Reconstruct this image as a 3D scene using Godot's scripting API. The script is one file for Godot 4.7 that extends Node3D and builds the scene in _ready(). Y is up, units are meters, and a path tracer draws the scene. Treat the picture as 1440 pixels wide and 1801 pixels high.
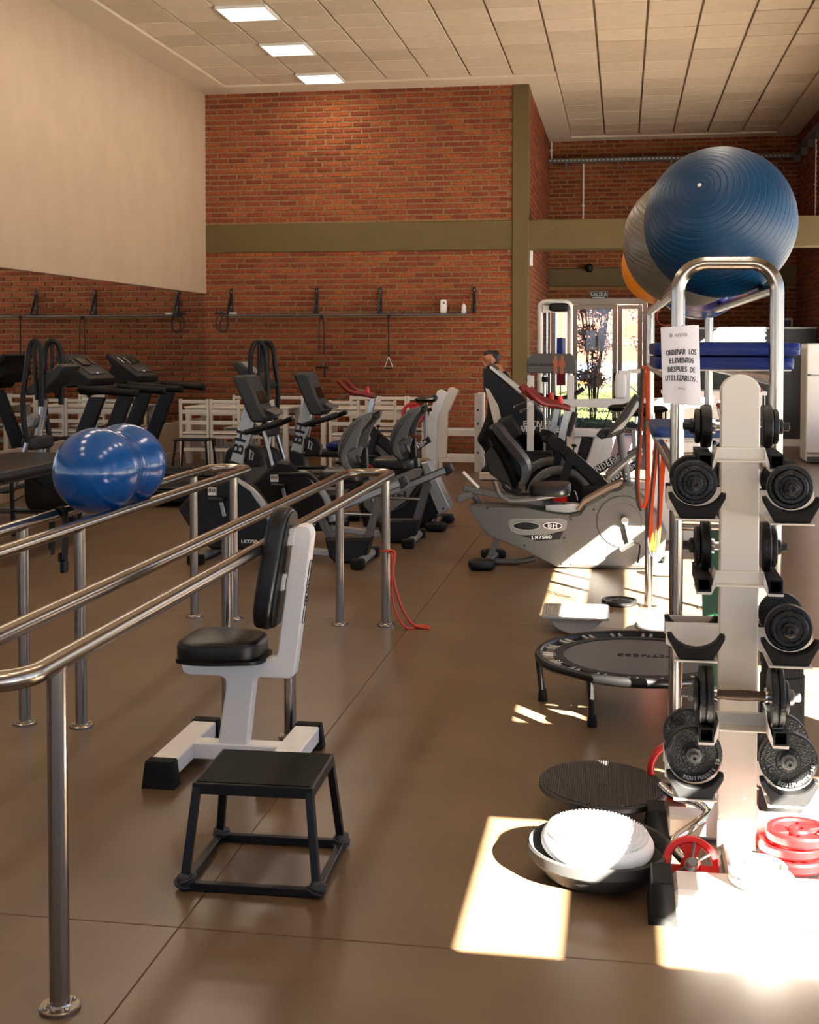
extends Node3D
# A bright gym seen from the aisle: brick back wall, mirror wall, tiled ceiling, machines, parallel bars and a dumbbell rack.
# x to the right, y up, the room runs away along -z; metres.

class Geo:
	var v := PackedVector3Array()
	var n := PackedVector3Array()
	var uv := PackedVector2Array()
	var ix := PackedInt32Array()

	func orient(v0: int, i0: int) -> void:
		var c := Vector3.ZERO
		for k in range(v0, v.size()):
			c += v[k]
		c /= maxf(1.0, v.size() - v0)
		var vol := 0.0
		for k in range(i0, ix.size(), 3):
			vol += (v[ix[k]] - c).dot((v[ix[k + 1]] - c).cross(v[ix[k + 2]] - c))
		if vol < 0.0:
			turn_over(v0, i0)

	func turn_over(v0: int, i0: int) -> void:
		for k in range(i0, ix.size(), 3):
			var t := ix[k + 1]
			ix[k + 1] = ix[k + 2]
			ix[k + 2] = t
		for k in range(v0, v.size()):
			n[k] = -n[k]

	func tri(a: Vector3, b: Vector3, c: Vector3) -> void:
		var m := (b - a).cross(c - a)
		if m.length_squared() < 1e-18:
			return
		m = m.normalized()
		var o := v.size()
		for p in [a, b, c]:
			v.append(p)
			n.append(m)
			uv.append(Vector2.ZERO)
		ix.append_array([o, o + 1, o + 2])

	func quad(a: Vector3, b: Vector3, c: Vector3, d: Vector3) -> void:
		var m := (c - a).cross(d - b)
		if m.length_squared() < 1e-18:
			return
		m = m.normalized()
		var o := v.size()
		var k := 0
		for p in [a, b, c, d]:
			v.append(p)
			n.append(m)
			uv.append([Vector2(0, 1), Vector2(1, 1), Vector2(1, 0), Vector2(0, 0)][k])
			k += 1
		ix.append_array([o, o + 1, o + 2, o, o + 2, o + 3])

	# rows of points joined into a smooth skin; two equal rows in a row make a sharp edge
	func grid(rows: Array, wrap := true, cap0 := false, cap1 := false, fix := true) -> Geo:
		var v0 := v.size()
		var i0 := ix.size()
		var w: int = rows[0].size()
		for i in rows.size():
			for j in w:
				v.append(rows[i][j])
				n.append(Vector3.ZERO)
				uv.append(Vector2(float(j) / maxf(1.0, w - 1), float(i) / maxf(1.0, rows.size() - 1)))
		var last := w if wrap else w - 1
		for i in rows.size() - 1:
			for j in last:
				var a := v0 + i * w + j
				var b := v0 + i * w + (j + 1) % w
				var c := b + w
				var d := a + w
				for t in [[a, b, c], [a, c, d]]:
					var m := (v[t[1]] - v[t[0]]).cross(v[t[2]] - v[t[0]])
					if m.length_squared() > 1e-20:
						ix.append_array(t)
						for q in t:
							n[q] += m
		# points that coincide at a pole share their normal
		for i in [0, rows.size() - 1]:
			var first: Vector3 = v[v0 + i * w]
			if w > 2 and first.distance_squared_to(v[v0 + i * w + w / 3]) < 1e-14 and first.distance_squared_to(v[v0 + i * w + 2 * w / 3]) < 1e-14:
				var s := Vector3.ZERO
				for j in w:
					s += n[v0 + i * w + j]
				for j in w:
					n[v0 + i * w + j] = s
		for k in range(v0, v.size()):
			n[k] = n[k].normalized() if n[k].length_squared() > 1e-24 else Vector3.UP
		if cap0:
			fan(rows[0], true)
		if cap1:
			fan(rows[rows.size() - 1], false)
		if fix:
			orient(v0, i0)
		return self

	func fan(row, back: bool) -> void:
		var c := Vector3.ZERO
		for p in row:
			c += p
		c /= row.size()
		for j in row.size():
			var a: Vector3 = row[j]
			var b: Vector3 = row[(j + 1) % row.size()]
			if back:
				tri(c, b, a)
			else:
				tri(c, a, b)

	func box(c: Vector3, s: Vector3, bevel := 0.0, basis := Basis()) -> Geo:
		var v0 := v.size()
		var i0 := ix.size()
		var h := s / 2.0
		var b := minf(bevel, minf(h.x, minf(h.y, h.z)) * 0.9)
		if b <= 0.0:
			for a in 3:
				for sg in [-1.0, 1.0]:
					var q := []
					for t in [[-1, -1], [1, -1], [1, 1], [-1, 1]]:
						var p := Vector3.ZERO
						p[a] = sg * h[a]
						p[(a + 1) % 3] = t[0] * h[(a + 1) % 3] * sg
						p[(a + 2) % 3] = t[1] * h[(a + 2) % 3]
						q.append(c + basis * p)
					quad(q[0], q[1], q[2], q[3])
			orient(v0, i0)
			return self
		for a in 3:
			var u := (a + 1) % 3
			var w := (a + 2) % 3
			for sg in [-1.0, 1.0]:
				var q := []
				for t in [[-1, -1], [1, -1], [1, 1], [-1, 1]]:
					var p := Vector3.ZERO
					p[a] = sg * h[a]
					p[u] = t[0] * (h[u] - b) * sg
					p[w] = t[1] * (h[w] - b)
					q.append(c + basis * p)
				quad(q[0], q[1], q[2], q[3])
			# four edges along axis a
			for su in [-1.0, 1.0]:
				for sw in [-1.0, 1.0]:
					var p1 := Vector3.ZERO
					var p2 := Vector3.ZERO
					p1[u] = su * h[u]; p1[w] = sw * (h[w] - b)
					p2[u] = su * (h[u] - b); p2[w] = sw * h[w]
					var lo := Vector3.ZERO
					lo[a] = h[a] - b
					if su * sw > 0:
						quad(c + basis * (p1 - lo), c + basis * (p2 - lo), c + basis * (p2 + lo), c + basis * (p1 + lo))
						turn_quad()
					else:
						quad(c + basis * (p1 - lo), c + basis * (p1 + lo), c + basis * (p2 + lo), c + basis * (p2 - lo))
						turn_quad()
		for sx in [-1.0, 1.0]:
			for sy in [-1.0, 1.0]:
				for sz in [-1.0, 1.0]:
					var g := Vector3(sx, sy, sz)
					var p := []
					for a in 3:
						var q := (h - Vector3(b, b, b)) * g
						q[a] = h[a] * g[a]
						p.append(c + basis * q)
					if sx * sy * sz > 0:
						tri(p[0], p[1], p[2])
					else:
						tri(p[0], p[2], p[1])
		orient(v0, i0)
		return self

	func turn_quad() -> void:
		var k := ix.size() - 6
		for t in [k, k + 3]:
			var x := ix[t + 1]
			ix[t + 1] = ix[t + 2]
			ix[t + 2] = x
		for q in range(v.size() - 4, v.size()):
			n[q] = -n[q]

	# a straight bar of rectangular section from a to b; up tells where its height points
	func bar(a: Vector3, b: Vector3, wide: float, high: float, bevel := 0.003, up := Vector3.UP) -> Geo:
		var z := (b - a).normalized()
		var x := up.cross(z)
		if x.length() < 0.01:
			x = Vector3.RIGHT.cross(z) if absf(z.x) < 0.9 else Vector3.FORWARD.cross(z)
		x = x.normalized()
		return box((a + b) / 2.0, Vector3(wide, high, a.distance_to(b)), bevel, Basis(x, z.cross(x), z))

	func tube(pts: Array, r, seg := 12, closed := false, caps := true, flat := 1.0, up := Vector3.UP) -> Geo:
		var rows := []
		var m := pts.size()
		var side := Vector3.ZERO
		for i in m:
			var t: Vector3
			if closed:
				t = (pts[(i + 1) % m] - pts[(i + m - 1) % m]).normalized()
			else:
				t = (pts[mini(i + 1, m - 1)] - pts[maxi(i - 1, 0)]).normalized()
			if i == 0:
				side = up.cross(t)
				if side.length() < 0.05:
					side = Vector3.RIGHT.cross(t) if absf(t.x) < 0.9 else Vector3.FORWARD.cross(t)
			side = (side - t * side.dot(t)).normalized()
			var o := t.cross(side)
			var rr: float = r[i] if (r is Array or r is PackedFloat32Array) else r
			var row := PackedVector3Array()
			for j in seg:
				var a := TAU * j / seg
				row.append(pts[i] + side * cos(a) * rr + o * sin(a) * rr * flat)
			rows.append(row)
		if closed:
			rows.append(rows[0])
			return grid(rows)
		return grid(rows, true, caps, caps)

	# profile of (radius, height) turned round the y axis of xf; sharp where it turns by more than 32 degrees
	func lathe(prof: Array, xf := Transform3D(), seg := 28) -> Geo:
		var pr := []
		for i in prof.size():
			pr.append(prof[i])
			if i > 0 and i < prof.size() - 1:
				var a: Vector2 = (prof[i] - prof[i - 1])
				var b: Vector2 = (prof[i + 1] - prof[i])
				if absf(a.angle_to(b)) > 0.56:
					pr.append(prof[i])
		var rows := []
		for p in pr:
			var row := PackedVector3Array()
			for j in seg:
				var a := TAU * j / seg
				row.append(xf * Vector3(cos(a) * p.x, p.y, sin(a) * p.x))
			rows.append(row)
		return grid(rows)

	# outline in the xy plane of xf, depth along its z, edges chamfered
	func prism(poly: PackedVector2Array, depth: float, xf := Transform3D(), bevel := 0.0, smooth := 0.6) -> Geo:
		var v0 := v.size()
		var i0 := ix.size()
		if Geometry2D.is_polygon_clockwise(poly):
			poly = poly.duplicate()
			poly.reverse()
		var m := poly.size()
		var inner := PackedVector2Array()
		var nrm := PackedVector2Array()
		for i in m:
			var e0 := (poly[i] - poly[(i + m - 1) % m]).normalized()
			var e1 := (poly[(i + 1) % m] - poly[i]).normalized()
			var n0 := Vector2(e0.y, -e0.x)
			var n1 := Vector2(e1.y, -e1.x)
			var h := (n0 + n1)
			h = h.normalized() if h.length() > 0.01 else n0
			nrm.append(h)
			inner.append(poly[i] - h * bevel / maxf(0.5, h.dot(n0)))
		var face := inner if bevel > 0.0 else poly
		var tris := Geometry2D.triangulate_polygon(face)
		for sg in [-1.0, 1.0]:
			var o := v.size()
			for p in face:
				v.append(xf * Vector3(p.x, p.y, sg * depth / 2.0))
				n.append((xf.basis * Vector3(0, 0, sg)).normalized())
				uv.append(p)
			for k in range(0, tris.size(), 3):
				var a2: Vector2 = face[tris[k]]
				var ccw: bool = (face[tris[k + 1]] - a2).cross(face[tris[k + 2]] - a2) > 0.0
				if ccw == (sg > 0.0):
					ix.append_array([o + tris[k], o + tris[k + 1], o + tris[k + 2]])
				else:
					ix.append_array([o + tris[k], o + tris[k + 2], o + tris[k + 1]])
		var z1 := depth / 2.0 - bevel
		for i in m:
			var j := (i + 1) % m
			var e := (poly[j] - poly[i]).normalized()
			var fn := Vector2(e.y, -e.x)
			var ni := nrm[i] if nrm[i].dot(fn) > cos(smooth) else fn
			var nj := nrm[j] if nrm[j].dot(fn) > cos(smooth) else fn
			strip(xf, poly[i], poly[j], -z1, z1, ni, nj)
			if bevel > 0.0:
				for sg in [-1.0, 1.0]:
					var a := xf * Vector3(poly[i].x, poly[i].y, sg * z1)
					var b := xf * Vector3(poly[j].x, poly[j].y, sg * z1)
					var c := xf * Vector3(inner[j].x, inner[j].y, sg * depth / 2.0)
					var d := xf * Vector3(inner[i].x, inner[i].y, sg * depth / 2.0)
					if sg > 0:
						quad(a, b, c, d)
					else:
						quad(a, d, c, b)
		orient(v0, i0)
		return self

	func strip(xf: Transform3D, p: Vector2, q: Vector2, z0: float, z1: float, np: Vector2, nq: Vector2) -> void:
		var o := v.size()
		v.append_array([xf * Vector3(p.x, p.y, z0), xf * Vector3(q.x, q.y, z0), xf * Vector3(q.x, q.y, z1), xf * Vector3(p.x, p.y, z1)])
		for k in [np, nq, nq, np]:
			n.append((xf.basis * Vector3(k.x, k.y, 0)).normalized())
			uv.append(Vector2.ZERO)
		ix.append_array([o, o + 1, o + 2, o, o + 2, o + 3])

	# a cushion: superellipsoid, e near 0 is boxy, 1 is an ellipsoid
	func pad(c: Vector3, s: Vector3, ev := 0.35, eh := 0.35, basis := Basis(), nu := 28, nv := 14) -> Geo:
		var rows := []
		for i in nv + 1:
			var a := PI * (float(i) / nv - 0.5)
			var cy := pw(cos(a), ev)
			var sy := pw(sin(a), ev)
			var row := PackedVector3Array()
			for j in nu:
				var b := TAU * j / nu
				row.append(c + basis * Vector3(cy * pw(cos(b), eh) * s.x / 2.0, sy * s.y / 2.0, cy * pw(sin(b), eh) * s.z / 2.0))
			rows.append(row)
		return grid(rows)

	static func pw(x: float, e: float) -> float:
		return signf(x) * pow(absf(x), e) if absf(x) > 1e-6 else 0.0

	func merge(g: Geo, xf := Transform3D()) -> Geo:
		var o := v.size()
		for k in g.v.size():
			v.append(xf * g.v[k])
			n.append((xf.basis * g.n[k]).normalized())
		uv.append_array(g.uv)
		for k in g.ix:
			ix.append(o + k)
		return self

	func mesh() -> ArrayMesh:
		var a := []
		a.resize(Mesh.ARRAY_MAX)
		var cw := PackedInt32Array()
		cw.resize(ix.size())
		for k in range(0, ix.size(), 3):
			cw[k] = ix[k]
			cw[k + 1] = ix[k + 2]
			cw[k + 2] = ix[k + 1]
		a[Mesh.ARRAY_VERTEX] = v
		a[Mesh.ARRAY_NORMAL] = n
		a[Mesh.ARRAY_TEX_UV] = uv
		a[Mesh.ARRAY_INDEX] = cw
		var m := ArrayMesh.new()
		m.add_surface_from_arrays(Mesh.PRIMITIVE_TRIANGLES, a)
		return m


var M := {}
var used := {}
var rng := RandomNumberGenerator.new()

func G() -> Geo:
	return Geo.new()

func V(x: float, y: float, z: float) -> Vector3:
	return Vector3(x, y, z)

func numbered(called: String) -> String:
	used[called] = used.get(called, -1) + 1
	return called if used[called] == 0 else "%s_%03d" % [called, used[called]]

func thing(called: String, label: String, category: String, at := Vector3.ZERO, yaw := 0.0, group := "") -> Node3D:
	var o := Node3D.new()
	o.name = numbered(called)
	add_child(o)
	o.position = at
	o.rotation.y = yaw
	return tag(o, label, category, group)

func tag(o: Node3D, label: String, category: String, group := "") -> Node3D:
	o.set_meta("label", label)
	o.set_meta("category", category)
	if group != "":
		o.set_meta("group", group)
	return o

func part(called: String, g: Geo, m: Material, parent: Node3D, label := "") -> MeshInstance3D:
	var o := MeshInstance3D.new()
	o.name = called
	o.mesh = g.mesh()
	o.material_override = m
	parent.add_child(o, true)
	if label != "":
		o.set_meta("label", label)
	return o

func solo(called: String, label: String, category: String, g: Geo, m: Material, group := "", at := Vector3.ZERO) -> MeshInstance3D:
	var o := MeshInstance3D.new()
	o.name = numbered(called)
	o.mesh = g.mesh()
	o.material_override = m
	add_child(o)
	o.position = at
	tag(o, label, category, group)
	return o

func struct(called: String, g: Geo, m: Material, label := "", category := "") -> MeshInstance3D:
	var o := MeshInstance3D.new()
	o.name = called
	o.mesh = g.mesh()
	o.material_override = m
	add_child(o, true)
	o.set_meta("kind", "structure")
	if label != "":
		o.set_meta("label", label)
		o.set_meta("category", category)
	return o

func copy(o: Node3D, label: String, at: Vector3, yaw := 0.0, group := "") -> Node3D:
	var c: Node3D = o.duplicate()
	var base := String(o.name)
	if base.length() > 4 and base[base.length() - 4] == "_" and base.right(3).is_valid_int():
		base = base.left(base.length() - 4)
	c.name = numbered(base)
	add_child(c)
	c.position = at
	c.rotation.y = yaw
	c.set_meta("label", label)
	if group != "":
		c.set_meta("group", group)
	return c

# flat lettering standing a little proud of what it is on
func letters(called: String, text: String, size: float, m: Material, parent: Node3D, xf: Transform3D, bold := true, depth := 0.002, squeeze := 1.0) -> MeshInstance3D:
	var t := TextMesh.new()
	var f := SystemFont.new()
	f.font_names = PackedStringArray(["Droid Sans"])
	f.font_weight = 700 if bold else 400
	t.font = f
	t.text = text
	t.font_size = 48
	t.pixel_size = size / 34.0
	t.depth = depth
	t.curve_step = 2.0
	var o := MeshInstance3D.new()
	o.name = called
	o.mesh = t
	o.material_override = m
	parent.add_child(o, true)
	o.transform = xf * Transform3D(Basis().scaled(Vector3(squeeze, 1, 1)), Vector3.ZERO)
	return o

func arc(c: Vector3, u: Vector3, w: Vector3, r: float, a0: float, a1: float, k: int) -> Array:
	var out := []
	for i in k + 1:
		var a := deg_to_rad(lerpf(a0, a1, float(i) / k))
		out.append(c + u * cos(a) * r + w * sin(a) * r)
	return out

# a polyline whose corners are rounded with radius r
func bend(p: Array, r: float, k := 6, closed := false) -> Array:
	var out := []
	var m := p.size()
	for i in m:
		if not closed and (i == 0 or i == m - 1):
			out.append(p[i])
			continue
		var a: Vector3 = p[(i + m - 1) % m]
		var b: Vector3 = p[i]
		var c: Vector3 = p[(i + 1) % m]
		var u := (a - b).normalized()
		var w := (c - b).normalized()
		var half := acos(clampf(u.dot(w), -1, 1)) / 2.0
		if half > 1.54:
			out.append(b)
			continue
		var cut := minf(r / tan(half), minf(a.distance_to(b), b.distance_to(c)) * 0.48)
		var rad := cut * tan(half)
		var o := b + (u + w).normalized() * (rad / sin(half))
		var s := b + u * cut - o
		var e := b + w * cut - o
		var ang := s.angle_to(e)
		for q in k + 1:
			var t := float(q) / k
			out.append(o + (s * sin((1 - t) * ang) + e * sin(t * ang)) / sin(ang))
	return out

func poly(a: Array) -> PackedVector2Array:
	var o := PackedVector2Array()
	for k in range(0, a.size(), 2):
		o.append(Vector2(a[k], a[k + 1]))
	return o

# smooth closed outline through the points (Catmull-Rom)
func round_poly(a: Array, k := 4) -> PackedVector2Array:
	var p := poly(a)
	var o := PackedVector2Array()
	var m := p.size()
	for i in m:
		for q in k:
			o.append(p[i].cubic_interpolate(p[(i + 1) % m], p[(i + m - 1) % m], p[(i + 2) % m], float(q) / k))
	return o

func spline(p: Array, k := 6) -> Array:
	var o := []
	var m := p.size()
	for i in m - 1:
		for q in k:
			o.append(p[i].cubic_interpolate(p[i + 1], p[maxi(i - 1, 0)], p[mini(i + 2, m - 1)], float(q) / k))
	o.append(p[m - 1])
	return o

# corners of an outline rounded with radius r
func soft(a: Array, r: float, k := 5) -> PackedVector2Array:
	var q := []
	for i in range(0, a.size(), 2):
		q.append(Vector3(a[i], a[i + 1], 0))
	var o := PackedVector2Array()
	for p in bend(q, r, k, true):
		o.append(Vector2(p.x, p.y))
	return o

func mat(key: String, c: Color, rough := 0.6, metal := 0.0, spec := 0.5) -> StandardMaterial3D:
	var m := StandardMaterial3D.new()
	m.albedo_color = c
	m.roughness = rough
	m.metallic = metal
	m.metallic_specular = spec
	M[key] = m
	return m

func noise(freq: float, oct: int, lo: Color, hi: Color, size := 512, seed_ := 1, as_n := false, bump := 4.0) -> NoiseTexture2D:
	var f := FastNoiseLite.new()
	f.seed = seed_
	f.noise_type = FastNoiseLite.TYPE_SIMPLEX_SMOOTH
	f.frequency = freq
	f.fractal_octaves = oct
	var t := NoiseTexture2D.new()
	t.width = size
	t.height = size
	t.seamless = true
	t.noise = f
	if as_n:
		t.as_normal_map = true
		t.bump_strength = bump
	else:
		var g := Gradient.new()
		g.set_color(0, lo)
		g.set_color(1, hi)
		t.color_ramp = g
	return t

func tri(m: StandardMaterial3D, scale: float) -> void:
	m.uv1_triplanar = true
	m.uv1_world_triplanar = true
	m.uv1_scale = Vector3.ONE * scale

const BACK := -18.8      # brick back wall
const FAR := -24.1       # wall with the glass door
const LEFT := -6.3
const RIGHT := 3.1
const TOP := 5.44
const SUN_AZ := 40.0
const SUN_EL := 27.0

func materials() -> void:
	var m := mat("brick", Color(0.56, 0.27, 0.16), 0.9)
	m.albedo_texture = noise(0.02, 5, Color(0.62, 0.60, 0.58), Color(1, 1, 1), 512, 3)
	m.normal_enabled = true
	m.normal_texture = noise(0.06, 4, Color.BLACK, Color.WHITE, 512, 4, true, 6.0)
	m.normal_scale = 0.7
	tri(m, 2.2)
	for k in [[0.60, 0.28, 0.10], [0.54, 0.225, 0.08], [0.63, 0.315, 0.12], [0.50, 0.20, 0.07], [0.57, 0.255, 0.09]]:
		var c: StandardMaterial3D = m.duplicate()
		c.albedo_color = Color(k[0], k[1], k[2])
		M["brick%d" % (M.size())] = c
		M.get_or_add("bricks", []).append(c)
	var bm: StandardMaterial3D = m.duplicate()
	bm.albedo_color = Color.WHITE
	bm.vertex_color_use_as_albedo = true
	M["brick_many"] = bm
	m = mat("mortar", Color(0.58, 0.43, 0.28), 0.95)
	m.albedo_texture = noise(0.03, 4, Color(0.7, 0.7, 0.7), Color(1, 1, 1), 256, 6)
	tri(m, 3.0)
	m = mat("plaster", Color(0.64, 0.55, 0.46), 0.55)
	m.albedo_texture = noise(0.01, 4, Color(0.95, 0.95, 0.95), Color(1, 1, 1), 256, 7)
	tri(m, 0.6)
	m = mat("ceiling_plaster", Color(0.77, 0.70, 0.61), 0.8)
	for k in 3:
		m = mat("tile%d" % k, [Color(0.76, 0.685, 0.59), Color(0.73, 0.655, 0.56), Color(0.78, 0.705, 0.61)][k], 0.9)
		m.albedo_texture = M["plaster"].albedo_texture
		tri(m, 1.7)
	mat("tile_grid", Color(0.56, 0.49, 0.42), 0.7)
	m = mat("olive", Color(0.31, 0.245, 0.07), 0.6)
	m.albedo_texture = M["plaster"].albedo_texture
	tri(m, 0.8)
	for k in 3:
		m = mat("slab%d" % k, [Color(0.40, 0.32, 0.235), Color(0.39, 0.31, 0.225), Color(0.41, 0.33, 0.245)][k], 0.33)
		m.albedo_texture = noise(0.006, 6, Color(0.86, 0.855, 0.85), Color(1, 1, 1), 1024, 11)
		m.roughness_texture = noise(0.01, 5, Color(0.90, 0.90, 0.90), Color(1, 1, 1), 512, 13)
		tri(m, 0.33)
	M["slab1"].albedo_texture = M["slab0"].albedo_texture
	M["slab2"].albedo_texture = M["slab0"].albedo_texture
	M["slab1"].roughness_texture = M["slab0"].roughness_texture
	M["slab2"].roughness_texture = M["slab0"].roughness_texture
	mat("joint", Color(0.30, 0.20, 0.145), 0.9)
	mat("mirror", Color(0.86, 0.87, 0.87), 0.015, 1.0)
	mat("mirror_edge", Color(0.55, 0.62, 0.60), 0.2)
	m = mat("glass", Color(0.10, 0.11, 0.11, 0.3), 0.02)
	m.transparency = BaseMaterial3D.TRANSPARENCY_ALPHA
	mat("aluminium", Color(0.66, 0.62, 0.58), 0.45, 0.3)
	m = mat("panel_glow", Color(1, 1, 1), 0.6)
	m.emission_enabled = true
	m.emission = Color(1.0, 0.96, 0.90)
	m.emission_energy_multiplier = 3.0
	mat("fitting", Color(0.85, 0.84, 0.82), 0.5)
	mat("sign_green", Color(0.05, 0.16, 0.09), 0.5)
	mat("panel_dark", Color(0.17, 0.17, 0.175), 0.55)
	mat("figure", Color(0.62, 0.33, 0.20), 0.6)
	mat("concrete_out", Color(0.44, 0.43, 0.41), 0.9)

func _ready() -> void:
	rng.seed = 20
	# ---- camera
	var cam := Camera3D.new()
	cam.name = "camera"
	cam.projection = Camera3D.PROJECTION_FRUSTUM
	cam.keep_aspect = Camera3D.KEEP_HEIGHT
	cam.near = 0.1
	cam.far = 200.0
	cam.size = 0.1 * 1801.0 / 2255.0
	cam.frustum_offset = Vector2(0, -0.1 * 210.5 / 2255.0)
	add_child(cam)
	cam.position = Vector3(0, 1.6, 0)
	cam.rotation = Vector3(deg_to_rad(-2.0), deg_to_rad(9.44), 0)
	cam.current = true
	# ---- sky, sun, exposure
	var env := Environment.new()
	env.background_mode = Environment.BG_SKY
	var sm := ProceduralSkyMaterial.new()
	sm.sky_top_color = Color(0.50, 0.66, 0.90)
	sm.sky_horizon_color = Color(0.82, 0.89, 0.98)
	sm.ground_bottom_color = Color(0.45, 0.42, 0.36)
	sm.ground_horizon_color = Color(0.80, 0.80, 0.78)
	sm.sun_angle_max = 12.0
	sm.energy_multiplier = 1.0
	var sky := Sky.new()
	sky.sky_material = sm
	env.sky = sky
	env.background_energy_multiplier = 4.4
	env.tonemap_mode = Environment.TONE_MAPPER_LINEAR
	env.tonemap_exposure = 0.775
	env.sdfgi_enabled = true
	env.ssao_enabled = true
	env.ssil_enabled = true
	var we := WorldEnvironment.new()
	we.name = "world"
	we.environment = env
	add_child(we)
	var sun := DirectionalLight3D.new()
	sun.name = "sun"
	add_child(sun)
	var az := deg_to_rad(SUN_AZ)
	var el := deg_to_rad(SUN_EL)
	sun.look_at_from_position(Vector3(0, 8, 0), Vector3(0, 8, 0) + Vector3(-sin(az) * cos(el), -sin(el), -cos(az) * cos(el)))
	sun.light_color = Color(1.0, 0.965, 0.91)
	sun.light_energy = 105.0
	sun.light_angular_distance = 0.16
	sun.shadow_enabled = true
	materials()
	shell()
	outside()
	object_materials()
	parallel_bars()
	utility_bench()
	plyo_box()
	dumbbell_rack()
	ball_tower()
	floor_kit()
	cardio()
	dining_corner()
	wall_things()
	strength_corner()
	far_end()
	person()

# ---- walls of bricks: up to 300 bricks are parts, the rest one part
func brick_wall(wall: MeshInstance3D, origin: Vector3, along: Vector3, out: Vector3, length: float, y0: float, y1: float, holes: Array, most: int, near_first := false, course := 0.081) -> void:
	var blen := 0.275
	var spots := []
	var rows := int((y1 - y0) / course)
	course = (y1 - y0) / rows
	for r in rows:
		var y := y0 + (r + 0.5) * course
		var x := -blen * (0.5 if r % 2 else 0.0) - rng.randf() * 0.05
		while x < length:
			var a := maxf(x, 0.0)
			var b := minf(x + blen - 0.026 + rng.randf_range(-0.016, 0.008), length)
			x += blen
			if b - a < 0.05:
				continue
			var cut := false
			for h in holes:
				if a < h.end.x and b > h.position.x and y + 0.025 > h.position.y and y - 0.025 < h.end.y:
					cut = true
			if not cut:
				spots.append([(a + b) / 2.0, y, b - a, rng.randf(), rng.randf_range(-0.004, 0.004)])
	var order := range(spots.size())
	if most > 0 and spots.size() > most:
		# the ones that show largest: nearest to the eye, spread over what is level with it
		order.sort_custom(func(i, j):
			var pi: Vector3 = origin + along * spots[i][0] + Vector3(0, spots[i][1] - 1.6, 0)
			var pj: Vector3 = origin + along * spots[j][0] + Vector3(0, spots[j][1] - 1.6, 0)
			return pi.length() < pj.length())
	var basis := Basis(along, Vector3.UP, along.cross(Vector3.UP))
	var unit := G().box(Vector3.ZERO, Vector3(0.24, course - 0.029, 0.06), 0.006).mesh()
	var rest := []
	for k in order.size():
		var s = spots[order[k]]
		var xf := Transform3D(basis * Basis.from_scale(Vector3(s[2] / 0.24, 1, 1)), origin + along * s[0] + Vector3(0, s[1], 0) + out * (s[4] - 0.012))
		if k < most:
			var o := MeshInstance3D.new()
			o.name = "brick"
			o.mesh = unit
			o.material_override = M["bricks"][int(s[3] * 4.99)]
			o.transform = xf
			wall.add_child(o, true)
		else:
			rest.append([xf, s[3]])
	if rest.is_empty():
		return
	var mm := MultiMesh.new()
	mm.transform_format = MultiMesh.TRANSFORM_3D
	mm.use_colors = true
	mm.mesh = unit
	mm.instance_count = rest.size()
	for k in rest.size():
		mm.set_instance_transform(k, rest[k][0])
		mm.set_instance_color(k, M["bricks"][int(rest[k][1] * 4.99)].albedo_color.srgb_to_linear())
	var mi := MultiMeshInstance3D.new()
	mi.name = "brickwork"
	mi.multimesh = mm
	mi.material_override = M["brick_many"]
	mi.set_meta("kind", "stuff")
	wall.add_child(mi, true)

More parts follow.
